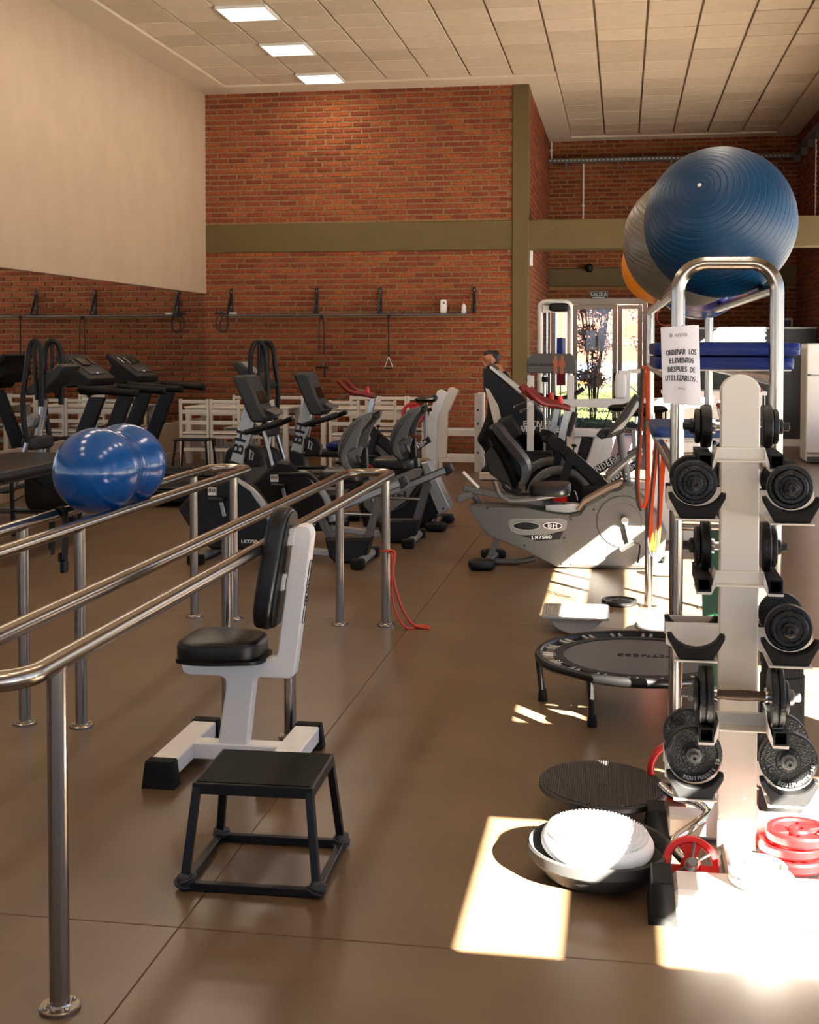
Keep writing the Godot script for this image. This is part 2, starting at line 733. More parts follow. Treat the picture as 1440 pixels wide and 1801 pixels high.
func shell() -> void:
	# floor: a bed and poured slabs with narrow joints
	var fl := struct("floor", G().box(V(-1.6, -0.1525, -10.5), V(10.4, 0.3, 28.2)), M["joint"], "polished brown concrete floor of the gym", "floor")
	var xs := [-6.6, -5.2, -1.2, 2.8, 3.4]
	var zs := [3.3, -0.6, -3.335, -7.35, -11.35, -15.35, -19.35, -24.3]
	for i in 4:
		for j in 7:
			var a := V(xs[i] + 0.002, 0, zs[j + 1] + 0.002)
			var b := V(xs[i + 1] - 0.002, 0, zs[j] - 0.002)
			part("slab", G().box(V((a.x + b.x) / 2, -0.01, (a.z + b.z) / 2), V(b.x - a.x, 0.02, b.z - a.z), 0.0015), M["slab%d" % ((i * 2 + j) % 3)], fl)
	# ceiling: plaster border, grid and lay-in tiles
	var ce := struct("ceiling", G().box(V(-1.6, TOP + 0.19, -10.5), V(10.4, 0.3, 28.2)), M["tile_grid"], "suspended ceiling of square mineral tiles with a plaster border", "ceiling")
	var t := 0.604
	var x0 := -5.782
	var zl := -18.28
	var zf := -18.28 - 9 * t
	var bd := G()
	bd.box(V((LEFT - 0.1 + x0) / 2, TOP + 0.01, -8), V(x0 - LEFT + 0.1, 0.06, 22))
	bd.box(V((LEFT - 0.95) / 2, TOP + 0.01, (BACK + zl) / 2 - 0.15), V(-LEFT - 0.95, 0.06, zl - BACK + 0.3))
	bd.box(V(-1.25, TOP + 0.01, (FAR + BACK - 0.3) / 2), V(0.6, 0.06, BACK - 0.3 - FAR))
	bd.box(V(0.862, TOP + 0.01, (FAR + zf) / 2), V(3.624, 0.06, zf - FAR))
	bd.box(V((RIGHT + 0.1 + 2.674) / 2, TOP + 0.01, -10.5), V(RIGHT + 0.1 - 2.674, 0.06, 27.4))
	part("plaster_border", bd, M["ceiling_plaster"], ce)
	var tile := G().box(Vector3.ZERO, V(t - 0.026, 0.03, t - 0.026), 0.004).mesh()
	var lamps := []
	var n := 0
	for i in 14:
		for j in range(-29, 9):
			var c := V(x0 + (i + 0.5) * t, TOP + 0.022, zl - (j + 0.5) * t)
			if j >= 0 and i < 8:
				continue
			if c.x > 2.5 or (j >= 0 and c.x < -0.95):
				continue
			var lamp: bool = (i == 2 or i == 10) and j < 0 and (j + 30) % 3 == 2
			if i == 10 and j > -15:
				lamp = false
			if lamp:
				lamps.append(c)
				continue
			var seen_ := c.z < -12.0
			if not seen_:
				continue
			var o := MeshInstance3D.new()
			o.name = "ceiling_tile"
			o.mesh = tile
			o.material_override = M["tile%d" % [0, 1, 2, 0, 2, 1, 0][rng.randi() % 7]]
			o.position = c + V(0, rng.randf_range(-0.002, 0.004), 0)
			ce.add_child(o, true)
			n += 1
	# out of sight the tiles are one sheet
	part("tile_sheet", G().box(V(-1.55, TOP + 0.03, -4.6), V(8.46, 0.03, 14.6)), M["tile0"], ce)
	var seen_lamps := 0
	for c in lamps:
		var in_view: bool = c.z < -13.5
		var g: String = "square ceiling lights"
		var words: String = "square white ceiling light panel"
		if in_view:
			words = ["square lit ceiling panel closest to the brick wall", "square lit ceiling panel between the two others", "square lit ceiling panel farthest from the brick wall, at the top edge"][seen_lamps]
			seen_lamps += 1
		elif c.z > -11.0 and int(absf(c.z) * 10) % 2 == 7:
			continue
		var lt := thing("ceiling_light", words, "light", c + V(0, -0.03, 0), 0, g)
		var fr := G()
		for s in [-1, 1]:
			fr.box(V(s * 0.288, 0, 0), V(0.02, 0.03, 0.596), 0.002)
			fr.box(V(0, 0, s * 0.288), V(0.556, 0.03, 0.02), 0.002)
		fr.box(V(0, 0.02, 0), V(0.59, 0.02, 0.59))
		part("frame", fr, M["fitting"], lt)
		part("diffuser", G().box(V(0, -0.002, 0), V(0.556, 0.012, 0.556)), M["panel_glow"], lt)
		var al := AreaLight3D.new()
		al.name = "light"
		al.area_size = Vector2(0.55, 0.55)
		al.light_color = Color(1.0, 0.93, 0.84)
		al.light_energy = 3.0
		al.set("area_range", 40.0)
		al.shadow_enabled = true
		lt.add_child(al)
		al.position = V(0, -0.02, 0)
		al.rotation_degrees = V(-90, 0, 0)
	# left wall: plaster above, mirrors below, a low white plinth
	var lw := struct("wall_left", G().box(V(LEFT - 0.15, TOP / 2, -8.0), V(0.3, TOP, 22.4)), M["plaster"], "cream plastered wall above the mirrors", "wall")
	part("plaster_face", G().box(V(LEFT + 0.01, (TOP + 2.42) / 2, -8.0), V(0.06, TOP - 2.42, 21.6)), M["plaster"], lw)
	part("plinth", G().box(V(LEFT + 0.005, 0.27, -8.0), V(0.05, 0.54, 21.6), 0.004), M["plaster"], lw)
	part("baseboard", G().box(V(LEFT + 0.035, 0.06, -8.0), V(0.02, 0.12, 21.6), 0.003), M["plaster"], lw)
	for k in 7:
		var z := -18.78 + 3.0 * k
		part("mirror_panel", G().box(V(LEFT + 0.006, 1.48, z + 1.5), V(0.012, 1.88, 2.9985)), M["mirror"], lw, "tall frameless wall mirror")
	# back wall
	var bw := struct("wall_back", G().box(V((LEFT - 1.6) / 2, TOP / 2, BACK - 0.157), V(-1.6 - LEFT, TOP, 0.3)), M["mortar"], "exposed red brick back wall with an olive beam across it", "wall")
	brick_wall(bw, V(LEFT, 0, BACK), V(1, 0, 0), V(0, 0, 1), -1.6 - LEFT, 0.0, 3.04, [], 300)
	var bw2 := struct("wall_back_upper", G().box(V((LEFT - 1.6) / 2, TOP - 0.95, BACK - 0.104), V(-1.6 - LEFT, 1.9, 0.2)), M["mortar"], "exposed red brick wall above the olive beam", "wall")
	brick_wall(bw2, V(LEFT, 0, BACK), V(1, 0, 0), V(0, 0, 1), -1.6 - LEFT, 3.48, TOP, [], 300)
	struct("trim_1", G().box(V((LEFT + RIGHT) / 2, 3.245, BACK - 0.15), V(RIGHT - LEFT, 0.43, 0.34), 0.01), M["olive"], "olive painted concrete beam across the brick wall and the passage", "beam")
	struct("trim_2", G().box(V(-1.483, TOP / 2, BACK - 0.14), V(0.24, TOP, 0.36), 0.01), M["olive"], "olive painted concrete column at the end of the brick wall", "column")
	var sw := struct("wall_passage", G().box(V(-1.541, TOP / 2, (BACK + FAR) / 2 - 0.16), V(0.3, TOP, BACK - FAR - 0.32)), M["mortar"], "brick side wall of the passage behind the olive column", "wall")
	brick_wall(sw, V(-1.385, 0, BACK - 0.33), V(0, 0, -1), V(1, 0, 0), BACK - FAR - 0.33, 0.0, TOP, [], 300)
	# far wall with the door
	var fw := struct("wall_far", G().box(V(-1.485, TOP / 2, FAR - 0.147), V(0.2, TOP, 0.28)), M["mortar"], "brick wall at the far end with the glass exit door", "wall")
	part("wall_body", G().box(V(0.85, (TOP + 2.5) / 2, FAR - 0.147), V(4.5, TOP - 2.5, 0.28)).box(V(1.8, 1.25, FAR - 0.147), V(2.7, 2.5, 0.28)), M["mortar"], fw)
	brick_wall(fw, V(-1.4, 0, FAR), V(1, 0, 0), V(0, 0, 1), 4.5, 0.0, TOP, [Rect2(-0.1, -0.1, 1.95, 2.62), Rect2(-0.1, 2.72, 4.8, 0.36)], 300)
	struct("trim_3", G().box(V(0.85, 2.90, FAR - 0.08), V(4.5, 0.34, 0.3), 0.01), M["olive"], "dark olive lintel on the far wall above the exit door", "beam")
	# right wall: brick at the far end, tall windows further forward (out of the picture)
	var rw := struct("wall_right", G().box(V(RIGHT + 0.147, TOP / 2, -22.45), V(0.28, TOP, 3.9)), M["mortar"], "brick side wall at the far right", "wall")
	brick_wall(rw, V(RIGHT, 0, -20.5), V(0, 0, -1), V(-1, 0, 0), 3.7, 0.0, TOP, [], 200)
	var g := G()
	g.box(V(RIGHT + 0.16, 0.2, -8.6), V(0.28, 0.4, 23.9))
	g.box(V(RIGHT + 0.16, (3.4 + TOP) / 2, -8.6), V(0.28, TOP - 3.4, 23.9))
	for z in [3.1, 1.5, -2.45, -7.2, -10.5, -13.8, -17.2]:
		g.box(V(RIGHT + 0.16, 1.9, z), V(0.28, 3.0, 0.34))
	struct("wall_right_front", g, M["plaster"], "plastered wall with tall windows on the right", "wall")
	var fw2 := G()
	fw2.box(V(-1.6, 0.2, 3.45), V(10.4, 0.4, 0.3))
	fw2.box(V(-1.6, (3.4 + TOP) / 2, 3.45), V(10.4, TOP - 3.4, 0.3))
	for x in [-6.55, -4.0, -1.6, 0.8, 3.2]:
		fw2.box(V(x, 1.9, 3.45), V(0.3, 3.0, 0.3))
	struct("wall_front", fw2, M["plaster"], "plastered wall with tall windows behind the viewer", "wall")

func outside() -> void:
	struct("ground", G().box(V(24, -0.35, -4.0), V(41.5, 0.3, 60)).box(V(-1.6, -0.35, 20), V(9.8, 0.3, 30)), M["concrete_out"], "paving outside the windows", "ground")
	garden()
	# a canopy outside the windows; its openings let the sun in on the places listed: x0, x1, depth0, depth1, height
	var lift := 3.9
	var lit := [
		[-0.43, -0.08, 3.24, 4.3, 0.0], [0.11, 1.3, 3.24, 4.9, 0.0],
		[-0.45, -0.08, 5.35, 5.72, 0.0], [0.3, 1.3, 5.3, 6.6, 0.0],
		[-0.47, -0.15, 7.2, 9.75, 0.0], [0.03, 1.1, 7.1, 9.85, 0.0], [-0.10, 0.03, 4.35, 4.75, 0.09],
		[-0.6, 2.2, 14.3, 16.6, 0.5], [1.25, 2.95, 21.2, 21.8, 1.76]]
	var run := 1.0 / tan(deg_to_rad(SUN_EL))
	var holes := []
	for l in lit:
		var s: float = (lift - l[4]) * run
		holes.append(Rect2(l[0] + s * sin(deg_to_rad(SUN_AZ)), -l[3] + s * cos(deg_to_rad(SUN_AZ)), l[1] - l[0], l[3] - l[2]))
	var cx := [RIGHT + 0.32, 8.2]
	var cz := [-21.0, 14.0]
	for h in holes:
		cx.append_array([h.position.x, h.end.x])
		cz.append_array([h.position.y, h.end.y])
	cx.sort()
	cz.sort()
	var g := G()
	for i in cx.size() - 1:
		if cx[i + 1] - cx[i] < 0.001 or cx[i] < RIGHT + 0.3:
			continue
		var start: float = cz[0]
		for j in cz.size():
			var open := true
			if j < cz.size() - 1:
				open = false
				for h in holes:
					if h.has_point(Vector2((cx[i] + cx[i + 1]) / 2, (cz[j] + cz[j + 1]) / 2)):
						open = true
			if open:
				if cz[j] - start > 0.001:
					g.box(V((cx[i] + cx[i + 1]) / 2, lift + 0.03, (start + cz[j]) / 2), V(cx[i + 1] - cx[i], 0.06, cz[j] - start))
				start = cz[mini(j + 1, cz.size() - 1)]
	g.box(V(-1.79, lift + 0.03, 8.8), V(10.42, 0.06, 10.3))
	struct("canopy", g, M["concrete_out"], "canopy with openings outside the windows", "canopy")

func garden() -> void:
	var m := mat("lawn", Color(0.30, 0.36, 0.12), 0.95)
	m.albedo_texture = noise(0.03, 5, Color(0.55, 0.55, 0.5), Color(1, 1, 1), 512, 31)
	tri(m, 0.12)
	mat("pink_wall", Color(0.60, 0.38, 0.31), 0.9)
	mat("white_wall", Color(0.66, 0.72, 0.80), 0.8)
	m = mat("foliage_dark", Color(0.42, 0.31, 0.28), 0.7)
	m.backlight_enabled = true
	m.backlight = Color(0.10, 0.06, 0.05)
	mat("bark", Color(0.20, 0.15, 0.12), 0.9)
	mat("foliage_green", Color(0.30, 0.34, 0.16), 0.7)
	mat("orange_tarp", Color(0.85, 0.40, 0.15), 0.8)
	mat("door_red", Color(0.75, 0.10, 0.10), 0.6)
	mat("door_blue", Color(0.20, 0.28, 0.65), 0.6)
	var lw := struct("lawn", G().box(V(-3, -0.16, -47.3), V(40, 0.3, 46)), M["lawn"], "lawn beyond the glass door, half of it in the sun", "lawn")
	var blades := G()
	var mm := MultiMesh.new()
	mm.transform_format = MultiMesh.TRANSFORM_3D
	mm.mesh = G().tube([V(0, 0, 0), V(0.01, 0.05, 0)], [0.012, 0.001], 3, false, false).mesh()
	mm.instance_count = 9000
	for k in 9000:
		var z := -24.6 - 22.0 * pow(rng.randf(), 1.5)
		mm.set_instance_transform(k, Transform3D(Basis(V(0, 1, 0), rng.randf() * TAU) * Basis.from_scale(V(1.6, rng.randf_range(0.6, 1.4), 1.6)), V(rng.randf_range(-2.8, 2.2), -0.012, z)))
	var mi := MultiMeshInstance3D.new()
	mi.name = "grass"
	mi.multimesh = mm
	mi.material_override = M["lawn"]
	mi.set_meta("kind", "stuff")
	mi.set_meta("label", "short grass blades on the lawn beyond the glass door")
	mi.set_meta("category", "grass")
	add_child(mi)
	var w := thing("building", "pink rendered building across the lawn, seen through the glass door", "building", V(-2, 0, -62), deg_to_rad(-38))
	part("wall", G().box(V(0, 3.0, 0), V(30, 6.0, 0.4)), M["pink_wall"], w)
	part("base_course", G().box(V(0, 0.42, 0.25), V(30, 0.84, 0.2)), M["white_wall"], w)
	part("coping", G().box(V(0, 6.05, 0), V(30, 0.12, 0.6)), M["white_wall"], w)
	var tarp := thing("awning", "small orange cloth awning by the far edge of the lawn", "awning", V(-1.05, 0, -45))
	part("cloth", G().prism(poly([-0.5, 0.35, 0.15, 0.35, 0.15, 1.0]), 0.8, Transform3D(), 0.01), M["orange_tarp"], tarp)
	for x in [-0.45, 0.12]:
		part("pole", G().tube([V(x, 0, 0), V(x, 0.4, 0)], 0.02, 8), M["bark"], tarp)
	var sgn := thing("banner", "narrow red and blue banner outside the left pane of the door", "banner", V(-1.22, 0, -25.6))
	part("cloth", G().box(V(0, 1.15, 0), V(0.20, 0.60, 0.02), 0.002), M["door_red"], sgn, "red lower half")
	part("cloth", G().box(V(0, 1.62, 0), V(0.20, 0.34, 0.02), 0.002), M["door_blue"], sgn, "blue upper half")
	part("pole", G().tube([V(0, 0, 0), V(0, 1.8, -0.03)], 0.014, 8), M["aluminium"], sgn)
	bush("garden_tree", "small tree with many thin stems and dark reddish leaves outside the door", V(-0.66, -0.01, -29.0), 3.9, 1.25, 13, 5200, M["foliage_dark"], 41)
	bush("garden_tree", "second dark-leaved tree behind the right pane of the door", V(0.75, -0.01, -31.0), 3.9, 1.2, 10, 3600, M["foliage_dark"], 42)
	bush("garden_tree", "pale green tree high behind the right pane of the door", V(1.5, -0.01, -40.0), 6.0, 1.8, 6, 1800, M["foliage_green"], 43)

func bush(called: String, label: String, at: Vector3, high: float, wide: float, stems: int, leaves: int, leaf: Material, seed_: int) -> void:
	var r := RandomNumberGenerator.new()
	r.seed = seed_
	var t := thing(called, label, "tree", at)
	var tips := []
	for k in stems:
		var a := r.randf() * TAU
		var o := r.randf_range(0.25, 1.0) * wide * 0.6
		var h := high * r.randf_range(0.75, 1.0)
		var p := [V(cos(a) * 0.06, 0, sin(a) * 0.06)]
		for q in 4:
			var u := (q + 1) / 4.0
			p.append(V(cos(a) * o * pow(u, 1.3) + r.randf_range(-0.06, 0.06), h * u, sin(a) * o * pow(u, 1.3) + r.randf_range(-0.06, 0.06)))
		part("stem", G().tube(spline(p, 3), 0.012, 6), M["bark"], t)
		for q in range(1, 5):
			for b in 4:
				var d := V(r.randf_range(-1, 1), r.randf_range(0.1, 0.8), r.randf_range(-1, 1)).normalized() * r.randf_range(0.25, 0.7) * wide * 0.6
				tips.append([p[q], p[q] + d])
	var tw := G()
	for q in tips:
		tw.tube([q[0], q[1]], [0.009, 0.003], 4, false, false)
	part("twig", tw, M["bark"], t).set_meta("kind", "stuff")
	var mm := MultiMesh.new()
	mm.transform_format = MultiMesh.TRANSFORM_3D
	mm.mesh = G().grid([PackedVector3Array([V(0, 0, 0), V(0.002, 0, 0)]), PackedVector3Array([V(-0.022, 0.035, 0.006), V(0.022, 0.035, 0.006)]), PackedVector3Array([V(-0.018, 0.07, 0.004), V(0.018, 0.07, 0.004)]), PackedVector3Array([V(0, 0.105, -0.006), V(0.002, 0.105, -0.006)])], false, false, false, false).mesh()
	mm.instance_count = leaves
	for k in leaves:
		var q = tips[r.randi() % tips.size()]
		var c: Vector3 = q[0].lerp(q[1], r.randf_range(0.1, 1.15)) + V(r.randfn() * 0.07, r.randfn() * 0.07, r.randfn() * 0.07)
		mm.set_instance_transform(k, Transform3D(Basis.from_euler(V(r.randf() * TAU, r.randf() * TAU, r.randf() * TAU)) * Basis.from_scale(Vector3.ONE * r.randf_range(0.6, 1.15)), c))
	var mi := MultiMeshInstance3D.new()
	mi.name = "leaves"
	mi.multimesh = mm
	mi.material_override = leaf
	mi.set_meta("kind", "stuff")
	t.add_child(mi)

func object_materials() -> void:
	var m := mat("steel", Color(0.60, 0.57, 0.53), 0.22, 1.0)
	mat("chrome", Color(0.80, 0.80, 0.80), 0.08, 1.0)
	m = mat("white_paint", Color(0.86, 0.85, 0.83), 0.32)
	mat("cream_paint", Color(0.80, 0.77, 0.72), 0.38)
	m = mat("black_vinyl", Color(0.035, 0.032, 0.03), 0.4, 0.0, 0.42)
	m.normal_enabled = true
	m.normal_texture = noise(0.12, 3, Color.BLACK, Color.WHITE, 256, 22, true, 2.0)
	m.normal_scale = 0.25
	tri(m, 6.0)
	mat("black_paint", Color(0.025, 0.024, 0.023), 0.4, 0.0, 0.4)
	mat("black_plastic", Color(0.028, 0.027, 0.026), 0.5, 0.0, 0.35)
	mat("grey_plastic", Color(0.13, 0.13, 0.13), 0.5, 0.0, 0.4)
	mat("mid_grey", Color(0.29, 0.285, 0.275), 0.42, 0.15)
	mat("silver_paint", Color(0.58, 0.58, 0.57), 0.36, 0.5)
	m = mat("rubber", Color(0.035, 0.034, 0.033), 0.75, 0.0, 0.35)
	m.albedo_texture = noise(0.05, 4, Color(0.75, 0.75, 0.75), Color(1, 1, 1), 256, 23)
	tri(m, 4.0)
	m = mat("iron", Color(0.05, 0.05, 0.05), 0.45, 0.1, 0.4)
	m.normal_enabled = true
	m.normal_texture = noise(0.09, 4, Color.BLACK, Color.WHITE, 256, 24, true, 4.0)
	m.normal_scale = 0.5
	tri(m, 5.0)
	m = mat("rust", Color(0.36, 0.30, 0.25), 0.55, 0.7)
	m.albedo_texture = noise(0.08, 4, Color(0.45, 0.35, 0.28), Color(1, 1, 1), 256, 25)
	tri(m, 9.0)
	mat("peanut_blue", Color(0.0, 0.26, 0.50), 0.17)
	mat("duct_tape", Color(0.11, 0.10, 0.10), 0.6)
	mat("bolt", Color(0.10, 0.10, 0.10), 0.4, 0.6)
	mat("plywood", Color(0.42, 0.34, 0.27), 0.7)
	mat("webbing", Color(0.03, 0.03, 0.03), 0.85)

# two narrow loops of steel tube on posts, a walking lane between them
func bar_loop(x0: float, x1: float, near: float, far: float, posts0: Array, posts1: Array, label: String) -> Node3D:
	var t := thing("parallel_bar", label, "parallel bar", V((x0 + x1) / 2, 0, -(near + far) / 2), 0, "parallel bars for gait training")
	var o := -t.position
	var y := 0.852
	var path := bend([V(x0, y + 0.006, -far) + o, V(x1, y + 0.006, -far) + o, V(x1, y - 0.006, -near) + o, V(x0, y - 0.006, -near) + o], 0.115, 8, true)
	part("handrail", G().tube(path, 0.0255, 16, true), M["steel"], t)
	for s in [[x0, posts0], [x1, posts1]]:
		for d in s[1]:
			var p := V(s[0], 0, -d) + o
			part("post", G().tube([p + V(0, 0.004, 0), p + V(0, y - 0.012, 0)], 0.0242, 18), M["steel"], t)
			var fl := part("flange", G().lathe([Vector2(0, 0.0005), Vector2(0.050, 0.0005), Vector2(0.050, 0.009), Vector2(0.047, 0.012), Vector2(0.030, 0.012), Vector2(0.027, 0.018), Vector2(0.024, 0.018)], Transform3D(Basis(), p)), M["steel"], t)
			for a in [30, 120, 210, 300]:
				var q := p + V(cos(deg_to_rad(a + 10)) * 0.038, 0.012, sin(deg_to_rad(a + 10)) * 0.038)
				part("screw", G().lathe([Vector2(0.0062, 0), Vector2(0.0058, 0.004), Vector2(0.003, 0.006), Vector2(0, 0.006)], Transform3D(Basis(), q), 10), M["steel"], fl)
	return t

func parallel_bars() -> void:
	bar_loop(-1.60, -1.335, 2.66, 7.46, [2.87, 5.05, 7.18], [2.87, 5.05, 7.2], "nearest steel parallel bar loop, beside the white bench, red band on its far post")
	bar_loop(-2.50, -2.245, 2.66, 7.60, [2.9, 5.06, 7.25], [2.9, 5.06, 7.22], "brushed steel parallel bar loop at the left that carries the blue peanut ball")
	# peanut ball lying in the left loop
	var r := 0.198
	var t := thing("peanut_ball", "glossy blue double peanut ball lying on the left steel bars", "exercise ball", V(-2.362, 0.858, -5.68))
	var rows := []
	for i in 45:
		var a := PI * i / 44.0
		var z := -0.36 * cos(a)
		var rad: float
		var d := 0.162
		var in_lobe := absf(z) - d
		if absf(z) >= d:
			rad = sqrt(maxf(0.0, r * r - in_lobe * in_lobe))
		else:
			rad = r * (0.80 + 0.20 * (0.5 - 0.5 * cos(PI * absf(z) / d)))
		if i == 0 or i == 44:
			rad = 0.0
		var row := PackedVector3Array()
		for j in 40:
			row.append(V(cos(TAU * j / 40) * rad, 0.18 + sin(TAU * j / 40) * rad, z))
		rows.append(row)
	part("ball_body", G().grid(rows), M["peanut_blue"], t)
	var rings := G()
	for k in 5:
		var z2 := -0.06 + 0.03 * k
		var rr := r * (0.80 + 0.20 * (0.5 - 0.5 * cos(PI * absf(z2) / 0.162))) - 0.001
		rings.tube(arc(V(0, 0.18, z2), V(1, 0, 0), V(0, 1, 0), rr, 0, 352, 44), 0.003, 6, true)
	part("waist_rib", rings, M["peanut_blue"], t)
	part("valve", G().lathe([Vector2(0.012, 0), Vector2(0.010, 0.004), Vector2(0, 0.005)], Transform3D(Basis(V(1, 0, 0), -PI / 2), V(0, 0.18, -0.359)), 14), M["white_paint"], t)
	# webbing strap slung over the far tube of the left loop
	var s := thing("strap", "black webbing strap with a buckle slung over the steel bar at far left", "strap", V(-2.5, 0.852, -5.42))
	var g := G()
	for k in [[0.0, -0.235], [0.022, -0.20]]:
		var p := []
		for q in arc(V(0, 0, k[0]), V(-1, 0, 0), V(0, 1, 0), 0.031, -10, 190, 10):
			p.append(q)
		p.push_front(V(-0.036, k[1] * 0.8, k[0]))
		p.append(V(0.034, -0.10, k[0] + 0.004))
		p.append(V(0.030, k[1], k[0] + 0.012))
		var rows2 := []
		for q in p:
			rows2.append(PackedVector3Array([q + V(0, 0, -0.018), q + V(0, 0, 0.018), q + V(0.003, 0.001, 0.018), q + V(0.003, 0.001, -0.018)]))
		g.grid(rows2, true, true, true)
	part("band", g, M["webbing"], s)
	part("buckle", G().pad(V(0.030, -0.235, 0.02), V(0.02, 0.055, 0.055), 0.3, 0.3).box(V(0.02, -0.19, 0.03), V(0.01, 0.04, 0.05), 0.003), M["black_plastic"], s)

func utility_bench() -> void:
	var t := thing("utility_bench", "white steel upright bench with a black seat and a tall black backrest", "bench", V(-1.42, 0, -4.68), deg_to_rad(0.5))
	# outline of the welded frame in side view: x to the right, y up
	var fr := soft([-0.235, 0.425, -0.235, 0.352, -0.055, 0.352, -0.095, 0.075, 0.02, 0.075, 0.052, 0.352, 0.205, 0.352, 0.278, 0.90, 0.268, 0.935, 0.205, 0.935, 0.137, 0.425], 0.03)
	part("frame", G().prism(fr, 0.062, Transform3D(), 0.006), M["white_paint"], t)
	for p in [[0.185, 0.888], [0.148, 0.715]]:
		part("pad_bracket", G().prism(poly([p[0] + 0.03, p[1] + 0.035, p[0] - 0.012, p[1] + 0.03, p[0] - 0.02, p[1] + 0.005, p[0] - 0.008, p[1] - 0.002, p[0] - 0.018, p[1] - 0.035, p[0] + 0.02, p[1] - 0.028]), 0.066, Transform3D(), 0.002), M["white_paint"], t)
	for p in [[0.185, 0.900], [0.148, 0.722]]:
		part("bolt", G().box(V(p[0] - 0.002, p[1], 0.036), V(0.014, 0.014, 0.008), 0.002), M["bolt"], t)
	# base: a beam across, a foot bar at each end, black rubber caps
	part("base_beam", G().box(V(0.0, 0.062, 0.0), V(0.42, 0.062, 0.075), 0.004), M["white_paint"], t)
	for x in [-0.235, 0.19]:
		var f := part("foot_bar", G().box(V(x, 0.062, 0.0), V(0.10, 0.064, 0.50), 0.005), M["white_paint"], t)
		for s in [-1, 1]:
			var c := G()
			var zc: float = s * 0.262
			var rows := []
			for k in [[0.0, 0.062, 0.036], [0.02, 0.060, 0.034], [0.092, 0.052, 0.028], [0.098, 0.049, 0.025]]:
				var row := PackedVector3Array()
				for q in [[-1, -1], [1, -1], [1, 1], [-1, 1]]:
					row.append(V(x + q[0] * k[1], k[0] + 0.0005, zc + q[1] * k[2]))
				rows.append(row)
				rows.append(row)
			c.grid(rows, true, true, true)
			part("foot_cap", c, M["rubber"], f)
	# seat and back pads
	var seat := PackedVector2Array()
	for q in round_poly([-0.175, -0.03, -0.165, -0.12, -0.06, -0.155, 0.09, -0.13, 0.165, -0.095, 0.178, 0.0, 0.165, 0.095, 0.09, 0.13, -0.06, 0.155, -0.165, 0.12, -0.175, 0.03]):
		seat.append(q)
	part("seat", cushion(seat, 0.075, Transform3D(Basis(V(0.88, 0, 0), V(0, 0, -1), V(0, 1, 0)), V(-0.075, 0.425 + 0.038, 0))), M["black_vinyl"], t)
	part("seat_board", G().prism(seat, 0.014, Transform3D(Basis(V(1, 0, 0), V(0, 0, -1), V(0, 1, 0)) * Basis.from_scale(V(0.95, 0.95, 1)), V(-0.07, 0.424, 0))), M["black_plastic"], t)
	var back := round_poly([-0.11, -0.215, -0.135, -0.10, -0.125, 0.06, -0.10, 0.185, -0.04, 0.225, 0.04, 0.225, 0.10, 0.185, 0.125, 0.06, 0.135, -0.10, 0.11, -0.215, 0.0, -0.235])
	var lean := Basis(V(0, 0, 1), V(0.155, 0.988, 0).normalized(), V(-0.988, 0.155, 0).normalized())
	part("backrest", cushion(back, 0.07, Transform3D(lean * Basis.from_scale(V(0.86, 1, 1)), V(0.128, 0.775, 0))), M["black_vinyl"], t)
	part("backrest_board", G().prism(back, 0.014, Transform3D(lean * Basis.from_scale(V(0.80, 0.95, 1)), V(0.160, 0.768, 0))), M["black_plastic"], t)
	# maker's long oval badge on the upright
	var bx := Transform3D(Basis(V(0.155, 0.988, 0).normalized(), V(0, 0, 1).cross(V(0.155, 0.988, 0).normalized()) * -1.0, V(0, 0, 1)), V(0.255, 0.72, 0.033))
	var badge := part("badge", G().tube(bend([V(0.266, 0.80, -0.018), V(0.266, 0.80, 0.018), V(0.234, 0.56, 0.018), V(0.234, 0.56, -0.018)], 0.012, 5, true), 0.0016, 6, true), M["bolt"], t)
	letters("lettering", "FITNESS MACHINE", 0.020, M["bolt"], badge, Transform3D(Basis(V(0.185, 0.983, 0), V(0, 0, 1) * -1.0, V(0.983, -0.185, 0) * -1.0).orthonormalized() * Basis(V(1, 0, 0), PI), V(0.251, 0.68, 0.0)), true)

# an upholstered slab with the given outline, swelling between its seams
func cushion(outline: PackedVector2Array, thick: float, xf: Transform3D, swell := 0.012) -> Geo:
	var rows := []
	var h := thick / 2.0
	for k in [[-h, 0.86], [-h * 0.92, 0.965], [-h * 0.5, 1.0], [h * 0.5, 1.0], [h * 0.85, 0.97], [h + swell * 0.3, 0.86], [h + swell * 0.8, 0.55], [h + swell, 0.0]]:
		var row := PackedVector3Array()
		for p in outline:
			row.append(xf * Vector3(p.x * k[1], p.y * k[1], k[0]))
		rows.append(row)
	return G().grid(rows, true, true, false)

